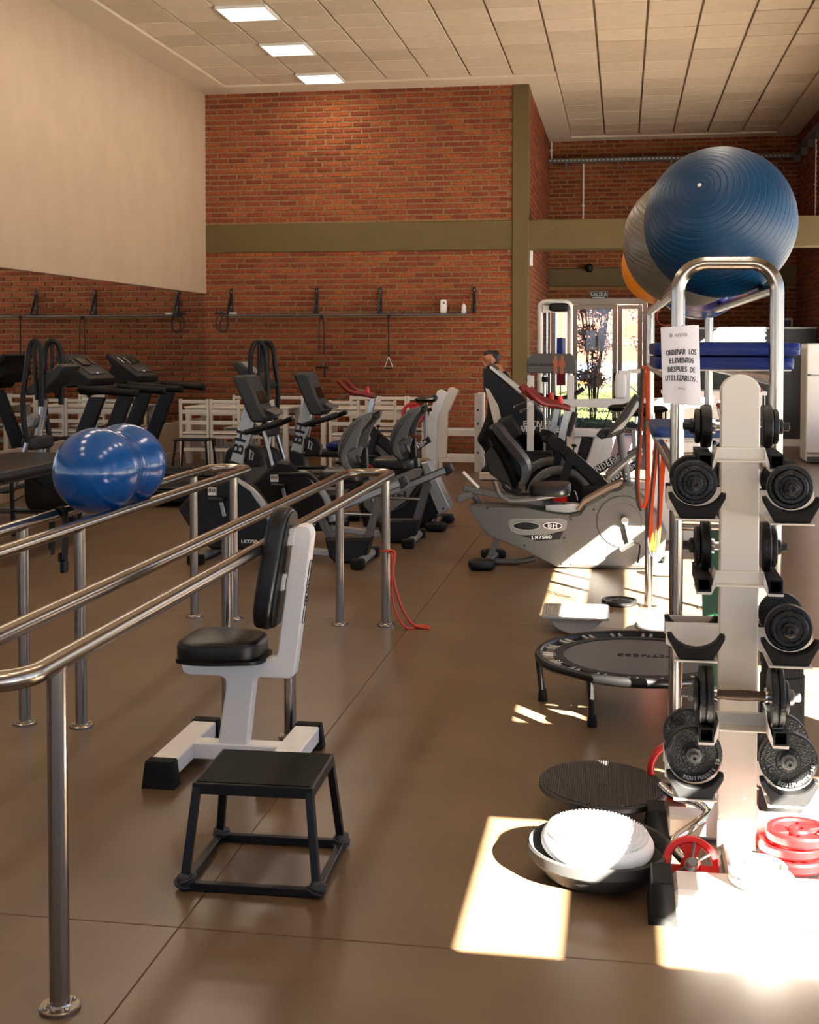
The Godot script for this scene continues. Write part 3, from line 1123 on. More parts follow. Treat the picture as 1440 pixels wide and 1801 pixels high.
func plyo_box() -> void:
	var t := thing("plyo_box", "black steel plyometric step box with taped corners", "step box", V(-1.074, 0, -3.768), deg_to_rad(1.6))
	var top := V(0.170, 0.308, 0.150)
	var bot := V(0.200, 0.014, 0.188)
	var pf := G().box(V(0, 0.306, 0), V(0.365, 0.010, 0.325), 0.002)
	for q in [-1, 1]:
		pf.box(V(0, 0.291, q * 0.1585), V(0.365, 0.026, 0.008), 0.001).box(V(q * 0.1785, 0.291, 0), V(0.008, 0.026, 0.31), 0.001)
	part("platform", pf, M["black_paint"], t)
	part("mat", G().box(V(0, 0.3125, 0), V(0.345, 0.003, 0.305), 0.001), M["rubber"], t, "thin ribbed black rubber top")
	for sx in [-1, 1]:
		for sz in [-1, 1]:
			part("leg", G().bar(V(sx * bot.x, bot.y, sz * bot.z), V(sx * top.x, top.y - 0.008, sz * top.z), 0.024, 0.024, 0.002, V(0, 0, 1)), M["black_paint"], t)
			var p := V(sx * bot.x, bot.y + 0.012, sz * bot.z)
			var g := G()
			g.pad(p, V(0.046, 0.05, 0.046), 0.8, 0.8, Basis(V(0, 1, 0), 0.4), 12, 8)
			for k in 5:
				var a := rng.randf() * TAU
				g.tube(arc(p + V(rng.randf_range(-1, 1), rng.randf_range(-1, 1), rng.randf_range(-1, 1)) * 0.008, V(cos(a), rng.randf_range(-0.5, 0.5), sin(a)).normalized(), V(-sin(a), rng.randf_range(-0.6, 0.6), cos(a)).normalized(), 0.021, 0, 350, 12), 0.008, 5, true, true, 0.5)
			part("tape_wrap", g, M["duct_tape"], t, "torn grey tape wound round the corner")
	for s in [-1, 1]:
		part("base_rail", G().bar(V(-bot.x, bot.y, s * bot.z), V(bot.x, bot.y, s * bot.z), 0.024, 0.024, 0.002), M["black_paint"], t)
		part("base_rail", G().bar(V(s * bot.x, bot.y, -bot.z), V(s * bot.x, bot.y, bot.z), 0.024, 0.024, 0.002), M["black_paint"], t)

# dumbbell along its local x axis: a grip, plates listed as (radius, thickness) outwards, collars
func dumbbell(label: String, at: Vector3, basis: Basis, plates: Array, grip: float, grip_mat: Material, lettered := "") -> Node3D:
	var t := thing("dumbbell", label, "dumbbell", at, 0, "dumbbells on the white rack")
	t.basis = basis
	var ax := Basis(V(0, 1, 0), V(1, 0, 0), V(0, 0, -1))   # lathe axis to x
	part("grip", G().lathe([Vector2(0, -grip / 2), Vector2(0.0145, -grip / 2), Vector2(0.0145, -grip * 0.3), Vector2(0.0165, 0), Vector2(0.0145, grip * 0.3), Vector2(0.0145, grip / 2), Vector2(0, grip / 2)], Transform3D(ax, Vector3.ZERO), 18), grip_mat, t)
	for s in [-1.0, 1.0]:
		var x: float = grip / 2 + 0.004
		var a2 := ax * Basis.from_scale(V(1, s, 1))
		var ring := part("collar", G().lathe([Vector2(0.012, x - 0.012), Vector2(0.025, x - 0.012), Vector2(0.025, x), Vector2(0.012, x)], Transform3D(a2, Vector3.ZERO), 20), M["chrome"], t)
		for p in plates:
			var r: float = p[0]
			var w: float = p[1]
			part("weight_plate", G().lathe([Vector2(0.014, x), Vector2(r - 0.004, x), Vector2(r, x + 0.004), Vector2(r, x + w - 0.004), Vector2(r - 0.004, x + w), Vector2(r - 0.013, x + w), Vector2(r - 0.017, x + w - 0.003), Vector2(r * 0.45, x + w - 0.003), Vector2(r * 0.42, x + w), Vector2(0.014, x + w)], Transform3D(a2, Vector3.ZERO), 40), M["iron"], t)
			x += w + 0.001
		part("lock_nut", G().lathe([Vector2(0.0, x), Vector2(0.024, x), Vector2(0.024, x + 0.012), Vector2(0.018, x + 0.016), Vector2(0.014, x + 0.016), Vector2(0.014, x + 0.032), Vector2(0.011, x + 0.035), Vector2(0.006, x + 0.035), Vector2(0.005, x + 0.028), Vector2(0, x + 0.028)], Transform3D(a2, Vector3.ZERO), 8), M["iron"] if plates[0][0] < 0.082 else M["mid_grey"], t)
		if lettered != "" and s > 0.0:
			for k in lettered.length():
				if lettered[k] == " ":
					continue
				var ang := deg_to_rad(248.0 + 8.5 * k)
				var dir := V(0, sin(ang), -cos(ang))
				letters("raised_letter", lettered[k], 0.011, M["raised"], t, Transform3D(Basis((-dir).cross(V(1, 0, 0)), -dir, V(1, 0, 0)), V(x + 0.0005, 0, 0) + dir * (plates[0][0] - 0.013)), true, 0.0024)
	return t

func dumbbell_rack() -> void:
	mat("raised", Color(0.62, 0.62, 0.60), 0.4, 0.4)
	mat("red_paint", Color(0.66, 0.045, 0.05), 0.33)
	mat("iron_white", Color(0.84, 0.83, 0.81), 0.45)
	var t := thing("dumbbell_rack", "white steel upright dumbbell rack with black rubber saddles in front of the steel ball tower", "dumbbell rack", V(0.353, 0, -4.02))
	var o := -t.position
	var w := 0.058
	var cap := [-w, 0.06, w, 0.06, w, 1.478]
	for k in 9:
		var a := lerpf(24, 156, k / 8.0)
		cap.append_array([cos(deg_to_rad(a)) * w / cos(deg_to_rad(24)) * 1.0, 1.452 + sin(deg_to_rad(a)) * 0.067])
	cap.append_array([-w, 1.478])
	part("upright", G().prism(poly(cap), 0.058, Transform3D(Basis(), V(0, 0, 0)), 0.004, 0.3), M["cream_paint"], t)
	# base
	part("base_beam", G().box(V(0.0, 0.05, 0.13), V(0.08, 0.07, 0.50), 0.006), M["white_paint"], t)
	for b in [[0.37, 0.05, 0.098, 0.075], [-0.22, 0.045, 0.08, 0.05]]:
		var f := part("foot_bar", G().box(V(0.07, b[1], b[0]), V(0.55, b[2] - 0.004, 0.15 if b[0] > 0 else 0.10), 0.012), M["white_paint"], t)
		for s in [-1, 1]:
			var x: float = 0.07 + s * 0.305
			var rows := []
			for k in [[0.0, 0.040, 0.088], [0.02, 0.038, 0.086], [b[2] + 0.012, 0.030, 0.074], [b[2] + 0.016, 0.026, 0.070]]:
				var row := PackedVector3Array()
				for q in [[-1, -1], [1, -1], [1, 1], [-1, 1]]:
					row.append(V(x + q[0] * k[1], k[0] + 0.0005, b[0] + q[1] * k[2] * (1.0 if b[0] > 0 else 0.7)))
				rows.append(row)
				rows.append(row)
			part("foot_cap", G().grid(rows, true, true, true), M["rubber"], f)
	for s in [-1, 1]:
		part("gusset", G().prism(poly([s * w, 0.08, s * (w + 0.05), 0.08, s * w, 0.20]), 0.012, Transform3D(Basis(), V(0, 0, -0.02)), 0.001), M["white_paint"], t)
	# three rests for dumbbells lying across, each a cross plate bent forward and two square rails
	for l in [[1.277, -0.02, 0], [0.90, -0.02, 0], [0.487, 0.14, 1]]:
		var y: float = l[0]
		var zf: float = 0.075 + l[1]
		var cr := part("cross_plate", G().box(V(0, y, 0.035 if l[2] == 0 else 0.10), V(0.145, 0.042, 0.012), 0.002).box(V(0, y - 0.019, 0.052 if l[2] == 0 else 0.13), V(0.145, 0.005, 0.045 if l[2] == 0 else 0.07), 0.001), M["cream_paint"], t)
		for s in [-1, 1]:
			var x: float = s * 0.105
			part("arm", G().prism(poly([s * 0.070, y + 0.021, s * 0.070, y - 0.021, s * 0.084, y - 0.05, s * 0.128, y - 0.05, s * 0.128, y - 0.042, s * 0.088, y - 0.042]), 0.15, Transform3D(Basis(), V(0, 0, zf - 0.075)), 0.0), M["cream_paint"], cr)
			var z1: float = zf + 0.002
			var z0 := zf - 0.30
			var g := G()
			for q in [[-0.0185, 0, 0.005, 0.042], [0.0185, 0, 0.005, 0.042], [0, -0.0185, 0.032, 0.005], [0, 0.0185, 0.032, 0.005]]:
				g.box(V(x + q[0], y - 0.02 + q[1], (z0 + z1) / 2), V(q[2], q[3], z1 - z0))
			g.box(V(x, y - 0.02, z0 + 0.01), V(0.034, 0.034, 0.01))
			part("rail", g, M["rubber"], cr, "open square black rubber rail end")
	# three pairs of side rests: bent plates with rubber saddles
	for l in [[1.135, 1.127], [0.716, 0.709], [0.302, 0.297]]:
		for s in [-1, 1]:
			var y: float = l[0] if s < 0 else l[1]
			var x: float = s * 0.135
			var br := G()
			br.prism(poly([x - 0.083, y + 0.04, x + 0.083, y + 0.04, x + 0.083, y - 0.028, x + 0.055, y - 0.042, x - 0.055, y - 0.042, x - 0.083, y - 0.028]), 0.005, Transform3D(Basis(), V(0, 0, 0.02)), 0.0005)
			br.prism(poly([x - 0.083, y + 0.03, x + 0.083, y + 0.03, x + 0.083, y - 0.028, x + 0.055, y - 0.042, x - 0.055, y - 0.042, x - 0.083, y - 0.028]), 0.005, Transform3D(Basis(), V(0, 0, -0.13)), 0.0005)
			br.box(V(x, y - 0.040, 0.03), V(0.125, 0.005, 0.32), 0.001)
			var sh := part("side_bracket", br, M["cream_paint"], t)
			for z in [0.165, -0.095]:
				var out := []
				for k in 13:
					var u := lerpf(-1, 1, k / 12.0)
					out.append_array([x + u * 0.071, y - 0.004 + 0.042 * (1.0 - sqrt(1.0 - u * u * 0.86)) / 0.626])
				out.append_array([x + 0.083, y + 0.036, x + 0.082, y + 0.024, x + 0.050, y - 0.035, x - 0.050, y - 0.035, x - 0.082, y + 0.024, x - 0.083, y + 0.036])
				part("saddle", G().prism(poly(out), 0.045, Transform3D(Basis(), V(0, 0, z)), 0.004), M["rubber"], sh)
	# dumbbells lying across
	var bx := Basis()
	dumbbell("black iron dumbbell lying across the topmost rest of the white rack", V(0.353, 1.352, -4.15), bx, [[0.068, 0.032], [0.055, 0.018]], 0.145, M["chrome"])
	dumbbell("black iron dumbbell lying across the second rest from the top, behind the upright", V(0.353, 0.972, -4.15), bx, [[0.080, 0.030], [0.062, 0.018]], 0.145, M["chrome"])
	dumbbell("black iron dumbbell with a rusty grip lying across in front of the upright", V(0.349, 0.573, -3.865), bx, [[0.088, 0.020], [0.086, 0.018], [0.05, 0.014]], 0.155, M["rust"])
	# dumbbells lying front to back
	var bz := Basis(V(0, 1, 0), -PI / 2)
	dumbbell("small black dumbbell on the upper left saddle of the rack", V(0.212, 1.200, -3.98), bz, [[0.066, 0.032], [0.052, 0.014]], 0.15, M["chrome"])
	dumbbell("small black dumbbell on the upper right saddle of the rack", V(0.486, 1.192, -3.98), bz, [[0.066, 0.032], [0.050, 0.014]], 0.15, M["chrome"])
	dumbbell("black dumbbell with stepped plates on the middle right saddle, across from the empty one", V(0.486, 0.776, -3.98), bz, [[0.068, 0.034], [0.054, 0.016]], 0.15, M["chrome"])
	dumbbell("large black dumbbell with worn raised lettering on the bottom left saddle", V(0.216, 0.385, -3.99), bz, [[0.084, 0.036]], 0.15, M["rust"], "EQUIPMENTS 10")
	dumbbell("large black dumbbell with raised lettering on the bottom right saddle, above the red plates", V(0.489, 0.380, -3.99), bz, [[0.084, 0.036]], 0.15, M["rust"], "EQUIPMENTS 10")
	# weight plates and handles round the foot of the rack
	grip_plate("red grip plate with a spin lock standing tilted behind the rack's front bar", V(0.205, 0.0795, -3.80), Basis(V(1, 0, 0), deg_to_rad(62)), 0.083, M["red_paint"], true)
	var k := 0
	for q in [[0.52, 0.047, -3.99, 0.10, 10], [0.515, 0.088, -4.0, 0.102, 50], [0.535, 0.129, -3.98, 0.10, 85]]:
		grip_plate(["red grip plate at the bottom of the red stack, on the black plate", "red grip plate in the middle of the red stack", "red grip plate on top of the red stack"][k], V(q[0], q[1], q[2]), Basis(V(0, 1, 0), deg_to_rad(q[4])), q[3], M["red_paint"], false, "red grip plates stacked beside the rack")
		k += 1
	disc_plate("large black iron plate lying under the red grip plates", V(0.545, 0.014, -4.02), 0.15, 0.026, M["iron"])
	disc_plate("white iron plate lying on the rack's front bar, under the other white one", V(0.392, 0.1125, -3.665), 0.090, 0.023, M["iron_white"])
	disc_plate("white iron plate on top of the other white one", V(0.382, 0.1375, -3.668), 0.082, 0.026, M["iron_white"])
	var ez := spline([V(0.135, 0.132, -4.33), V(0.17, 0.130, -4.25), V(0.245, 0.126, -4.20), V(0.272, 0.12, -4.12), V(0.215, 0.105, -4.03), V(0.165, 0.085, -3.97), V(0.175, 0.06, -3.92), V(0.235, 0.035, -3.88)], 7)
	solo("curl_bar", "bent chrome curl bar lying at the foot of the rack beside the red grip plate", "barbell", G().tube(ez, 0.0145, 14), M["chrome"])

func disc_plate(label: String, at: Vector3, r: float, w: float, m: Material) -> Node3D:
	var t := thing("weight_plate", label, "weight plate", at)
	var h := w / 2
	part("disc", G().lathe([Vector2(0.014, -h), Vector2(r - 0.006, -h), Vector2(r, -h + 0.006), Vector2(r, h - 0.006), Vector2(r - 0.006, h), Vector2(r * 0.83, h), Vector2(r * 0.79, h - 0.006), Vector2(r * 0.42, h - 0.006), Vector2(r * 0.38, h), Vector2(0.02, h), Vector2(0.014, h - 0.004), Vector2(0.014, -h)], Transform3D(), 44), m, t)
	part("bore_ring", G().lathe([Vector2(0.0145, h - 0.004), Vector2(0.0145, h + 0.001), Vector2(0.019, h + 0.001), Vector2(0.019, h - 0.004)], Transform3D(), 24), M["mid_grey"], t)
	return t

# plate with three wide grip openings
func grip_plate(label: String, at: Vector3, basis: Basis, r: float, m: Material, spindle := false, group := "") -> Node3D:
	var t := thing("grip_plate", label, "weight plate", at, 0, group)
	t.basis = basis
	part("rim", G().lathe([Vector2(r * 0.74, -0.010), Vector2(r * 0.78, -0.016), Vector2(r * 0.94, -0.017), Vector2(r, -0.010), Vector2(r, 0.010), Vector2(r * 0.94, 0.017), Vector2(r * 0.78, 0.016), Vector2(r * 0.74, 0.010), Vector2(r * 0.74, -0.010)], Transform3D(), 44), m, t)
	part("hub", G().lathe([Vector2(0.013, -0.016), Vector2(r * 0.30, -0.016), Vector2(r * 0.36, -0.008), Vector2(r * 0.36, 0.008), Vector2(r * 0.30, 0.016), Vector2(0.013, 0.016), Vector2(0.013, -0.016)], Transform3D(), 28), m, t)
	for k in 3:
		var a := deg_to_rad(90 + 120 * k)
		var out := PackedVector2Array()
		for q in 7:
			var b := a + deg_to_rad(lerpf(-31, 31, q / 6.0))
			out.append(Vector2(cos(b), sin(b)) * r * 0.80)
		for q in 7:
			var b := a + deg_to_rad(lerpf(34, -34, q / 6.0))
			out.append(Vector2(cos(b), sin(b)) * r * 0.30)
		part("web", G().prism(out, 0.018, Transform3D(Basis(V(1, 0, 0), V(0, 0, -1), V(0, 1, 0)), Vector3.ZERO), 0.003), m, t)
	if spindle:
		var sp := part("spin_lock", G().tube([V(0, -0.03, 0), V(0, 0.10, 0)], 0.0125, 16), M["mid_grey"], t)
		part("nut", G().lathe([Vector2(0.0125, 0.018), Vector2(0.020, 0.018), Vector2(0.020, 0.032), Vector2(0.0125, 0.032)], Transform3D(), 18), M["chrome"], sp)
		for a in [-80.0, -30.0, 150.0]:
			part("lever", G().tube([V(0, 0.026, 0), V(cos(deg_to_rad(a)) * 0.062, 0.026, sin(deg_to_rad(a)) * 0.062)], 0.0042, 10), M["mid_grey"], sp)
	return t

func gym_ball(label: String, at: Vector3, r: float, m: Material, tilt: Basis, grooves := true) -> Node3D:
	var t := thing("exercise_ball", label, "exercise ball", at, 0, "exercise balls on the steel tower")
	t.basis = tilt
	var prof := []
	var lat := -90.0
	while lat < 90.01:
		if grooves and absf(lat) < 87.0:
			for q in [[-1.2, 0.0], [-0.5, 0.0], [0.0, 0.0011], [0.5, 0.0], [1.2, 0.0]]:
				var a := deg_to_rad(lat + q[0])
				prof.append(Vector2(cos(a), sin(a)) * (r - q[1]))
		else:
			prof.append(Vector2(maxf(0.0, cos(deg_to_rad(lat))) * r, sin(deg_to_rad(lat)) * r))
		lat += 5.0
	prof[0].x = 0.0
	prof[-1].x = 0.0
	part("ball_body", G().lathe(prof, Transform3D(), 72), m, t)
	part("plug", G().lathe([Vector2(0.0075, r - 0.001), Vector2(0.0075, r + 0.0016), Vector2(0.005, r + 0.003), Vector2(0, r + 0.003)], Transform3D(), 14), M["white_paint"], t)
	return t

func ball_tower() -> void:
	mat("ball_blue", Color(0.0, 0.18, 0.30), 0.42, 0.0, 0.4)
	mat("ball_grey", Color(0.38, 0.345, 0.30), 0.36)
	mat("ball_yellow", Color(0.85, 0.50, 0.03), 0.45)
	mat("ball_purple", Color(0.10, 0.12, 0.42), 0.30)
	mat("ball_gloss", Color(0.012, 0.22, 0.42), 0.14)
	mat("mat_blue", Color(0.015, 0.115, 0.36), 0.45, 0.0, 0.35)
	mat("bench_blue", Color(0.03, 0.20, 0.42), 0.45)
	mat("paper", Color(0.84, 0.83, 0.85), 0.8)
	mat("ink", Color(0.10, 0.10, 0.11), 0.7)
	mat("orange_band", Color(0.80, 0.27, 0.04), 0.55)
	mat("grey_band", Color(0.16, 0.16, 0.17), 0.6)
	mat("green_band", Color(0.0, 0.22, 0.12), 0.5)
	mat("red_band", Color(0.70, 0.20, 0.08), 0.5)
	var t := thing("storage_tower", "tall brushed steel tube tower holding exercise balls and blue mats", "storage rack", V(0.36, 0, -6.4))
	var o := -t.position
	var r := 0.0254
	for q in [[-4.77, 0.197, 0.545, 1.905], [-8.0, 0.165, 0.515, 1.86]]:
		var nm := "end_frame"
		if q[0] > -5.0:
			part(nm, G().tube(bend([V(q[1], 0.004, q[0]) + o, V(q[1], q[3], q[0]) + o, V(q[2], q[3], q[0]) + o, V(q[2], 0.004, q[0]) + o], 0.10, 9), r, 18), M["steel"], t)
		else:
			for x in [q[1], q[2]]:
				part(nm, G().tube([V(x, 0.004, q[0]) + o, V(x, 1.835, q[0]) + o], r, 18), M["steel"], t)
		for x in [q[1], q[2]]:
			part("flange", G().lathe([Vector2(0, 0.0005), Vector2(0.052, 0.0005), Vector2(0.052, 0.009), Vector2(0.027, 0.012), Vector2(0.027, 0.012)], Transform3D(Basis(), V(x, 0, q[0]) + o)), M["steel"], t)
	for y in [1.82, 1.485, 1.14]:
		for s in [0, 1]:
			part("side_rail", G().tube([V([0.197, 0.545][s], y, -4.78) + o, V([0.165, 0.515][s], y, -8.03 if y > 1.7 else -8.0) + o], r - 0.001, 16), M["steel"], t)
	for z in [-4.77, -8.0]:
		for y in [0.95]:
			part("cross_tube", G().tube([V(0.19, y, z) + o, V(0.535, y, z) + o], 0.019, 14), M["steel"], t)
	# balls
	gym_ball("large blue anti-burst ball in front on top of the steel tower", V(0.375, 2.092, -5.21), 0.296, M["ball_blue"], Basis(V(0.62, -0.28, 0.0).normalized(), deg_to_rad(0)) * basis_to(V(-0.32, 0.40, 0.86)))
	gym_ball("grey exercise ball behind the large blue one", V(0.285, 2.068, -5.80), 0.288, M["ball_grey"], basis_to(V(0.2, 0.85, 0.4)))
	gym_ball("yellow exercise ball mostly hidden behind the grey one", V(0.19, 2.02, -6.72), 0.200, M["ball_yellow"], basis_to(V(0, 1, 0.2)), false)
	gym_ball("purple ball glimpsed behind the grey ball and the tower's front post", V(0.40, 1.985, -7.11), 0.195, M["ball_purple"], basis_to(V(0, 1, 0)), false)
	gym_ball("glossy blue ball sagging below the top rails of the tower", V(0.435, 2.03, -7.56), 0.268, M["ball_gloss"], basis_to(V(0, -0.6, 0.8)))
	# mats lying on the middle rails
	var kk := 0
	for q in [[0.378, 1.541, 0.52, 0.051], [0.388, 1.594, 0.545, 0.054]]:
		var mt := thing("exercise_mat", ["lower of the two blue vinyl mats on the tower, white seam below", "upper of the two blue vinyl mats on the tower"][kk], "mat", V(q[0], q[1], -5.45), 0, "blue mats on the tower")
		part("cover", G().pad(Vector3.ZERO, V(q[2], q[3], 1.0), 0.16, 0.10, Basis(), 48, 12), M["mat_blue"], mt)
		if kk == 0:
			part("base_cloth", G().box(V(0, -0.0265, 0), V(q[2] - 0.03, 0.006, 0.96), 0.002), M["white_paint"], mt)
		else:
			part("piping", G().tube([V(-0.262, 0.0, 0.492), V(0.262, 0.0, 0.492)], 0.003, 6), M["mat_blue"], mt)
		kk += 1
	var pad := thing("bench_pad", "flat blue padded board lying on the lower rails of the tower", "pad", V(0.34, 1.195, -6.6))
	part("cover", G().pad(Vector3.ZERO, V(0.40, 0.055, 0.75), 0.18, 0.12, Basis(), 44, 10), M["bench_blue"], pad)
	part("board", G().box(V(0, -0.03, 0), V(0.37, 0.012, 0.72), 0.002), M["white_paint"], pad)
	# the notice taped to the front post, curling round it
	var sg := thing("paper_sign", "white paper notice taped to the front post of the steel tower", "sign", V(0.203, 1.535, -4.77))
	var rows := []
	var pts := PackedVector2Array()
	for k in 13:
		var u := lerpf(-0.068, 0.068, k / 12.0)
		pts.append(Vector2(u, 0.031 - 3.0 * u * u))
	for i in 9:
		var v := i / 8.0
		var row := PackedVector3Array()
		var sw := 0.006 * v
		for p in pts:
			row.append(V(p.x + sw + v * 0.004, 0.142 - 0.284 * v + 0.004 * sin(p.x * 30 + v * 3), p.y + 0.004 * v * sin(p.x * 60)))
		for k in range(pts.size() - 1, -1, -1):
			var p := pts[k]
			row.append(V(p.x + sw + v * 0.004, 0.142 - 0.284 * v + 0.004 * sin(p.x * 30 + v * 3), p.y + 0.004 * v * sin(p.x * 60) - 0.0006))
		rows.append(row)
	part("sheet", G().grid(rows, true, true, true), M["paper"], sg)
	for l in [["ORDENAR LOS", 0.046, 0.0185], ["ELEMENTOS", 0.015, 0.0185], ["DESPUES DE", -0.017, 0.0185], ["UTILIZARLOS.", -0.049, 0.0185], ["FISIKA", 0.109, 0.0115], ["GRACIAS.", -0.086, 0.006]]:
		var text: String = l[0]
		# each character stands where the sheet is, turned as it curls
		var adv: float = l[2] * (0.53 if l[2] > 0.015 else 0.62)
		var wide := adv * text.length()
		for c in text.length():
			if text[c] == " ":
				continue
			var u := (c + 0.5) * adv - wide / 2 + 0.004
			var v2: float = (0.142 - l[1]) / 0.284
			var z: float = 0.031 - 3.0 * u * u + 0.0012 + 0.004 * v2 * sin(u * 60)
			letters("letter", text[c], l[2], M["ink"], sg, Transform3D(Basis(V(0, 1, 0), atan(6.0 * u)), V(u + 0.006 * v2, l[1] + 0.004 * sin(u * 30 + v2 * 3), z)), l[2] > 0.012, 0.0006, 0.70)
	part("logo", G().tube(arc(V(-0.031, 0.1095, 0.0295), V(0.55, 0, 0.1), V(0, 1, 0), 0.006, 0, 345, 16), 0.0009, 5, true), M["ink"], sg)
	# bands hanging on the tower
	var band := func(called: String, label: String, pts2: Array, wide: float, m: Material, side: Vector3) -> void:
		var rr := []
		for i in pts2.size():
			var tg: Vector3 = (pts2[mini(i + 1, pts2.size() - 1)] - pts2[maxi(i - 1, 0)]).normalized()
			var nn := tg.cross(side).normalized() * 0.0016
			rr.append(PackedVector3Array([pts2[i] - side * wide / 2 - nn, pts2[i] + side * wide / 2 - nn, pts2[i] + side * wide / 2 + nn, pts2[i] - side * wide / 2 + nn]))
		solo(called, label, "resistance band", G().grid(rr, true, true, true), m, "bands hanging on the tower")
	var sd := V(0.85, 0, 0.53)
	band.call("exercise_band", "long orange band looped over the rear left post of the tower", spline([V(0.128, 1.49, -8.0), V(0.12, 1.30, -7.97), V(0.103, 0.95, -7.96), V(0.098, 0.72, -7.96), V(0.12, 0.615, -7.95), V(0.15, 0.70, -7.95), V(0.156, 1.0, -7.95), V(0.15, 1.3, -7.955), V(0.15, 1.50, -7.965)], 6), 0.022, M["orange_band"], sd)
	band.call("exercise_band", "thin grey band hanging beside the long orange one", spline([V(0.118, 1.47, -7.955), V(0.10, 1.1, -7.945), V(0.085, 0.80, -7.945), V(0.095, 0.66, -7.94), V(0.115, 0.60, -7.94)], 6), 0.02, M["grey_band"], sd)
	band.call("exercise_band", "short orange band bunched on the lower rail of the tower", spline([V(0.235, 1.165, -7.6), V(0.24, 1.02, -7.6), V(0.222, 0.75, -7.6), V(0.205, 0.46, -7.6), V(0.18, 0.42, -7.6), V(0.165, 0.62, -7.6), V(0.195, 1.0, -7.6), V(0.21, 1.165, -7.6)], 6), 0.034, M["orange_band"], sd)
	band.call("exercise_band", "short grey band hanging with the orange one on the lower rail", spline([V(0.20, 1.165, -7.55), V(0.185, 0.95, -7.55), V(0.15, 0.55, -7.55), V(0.165, 0.40, -7.55), V(0.20, 0.42, -7.55), V(0.21, 0.75, -7.55), V(0.205, 1.1, -7.55)], 6), 0.012, M["grey_band"], sd)
	band.call("exercise_band", "red orange loop hanging under the top rail of the tower", arc(V(0.20, 1.745, -6.2), V(1, 0, 0.1), V(0, 1, 0), 0.042, 130, 400, 18), 0.012, M["red_band"], V(0, 0.1, 1))
	band.call("exercise_band", "wide green band hanging behind the dumbbell rack", spline([V(0.325, 0.965, -4.80), V(0.325, 0.80, -4.80), V(0.332, 0.55, -4.80), V(0.335, 0.34, -4.80)], 6), 0.072, M["green_band"], V(1, 0, 0.05))

func basis_to(up: Vector3) -> Basis:
	up = up.normalized()
	var x := V(0, 0, 1).cross(up) if absf(up.z) < 0.95 else V(1, 0, 0).cross(up)
	x = x.normalized()
	return Basis(x, up, x.cross(up))

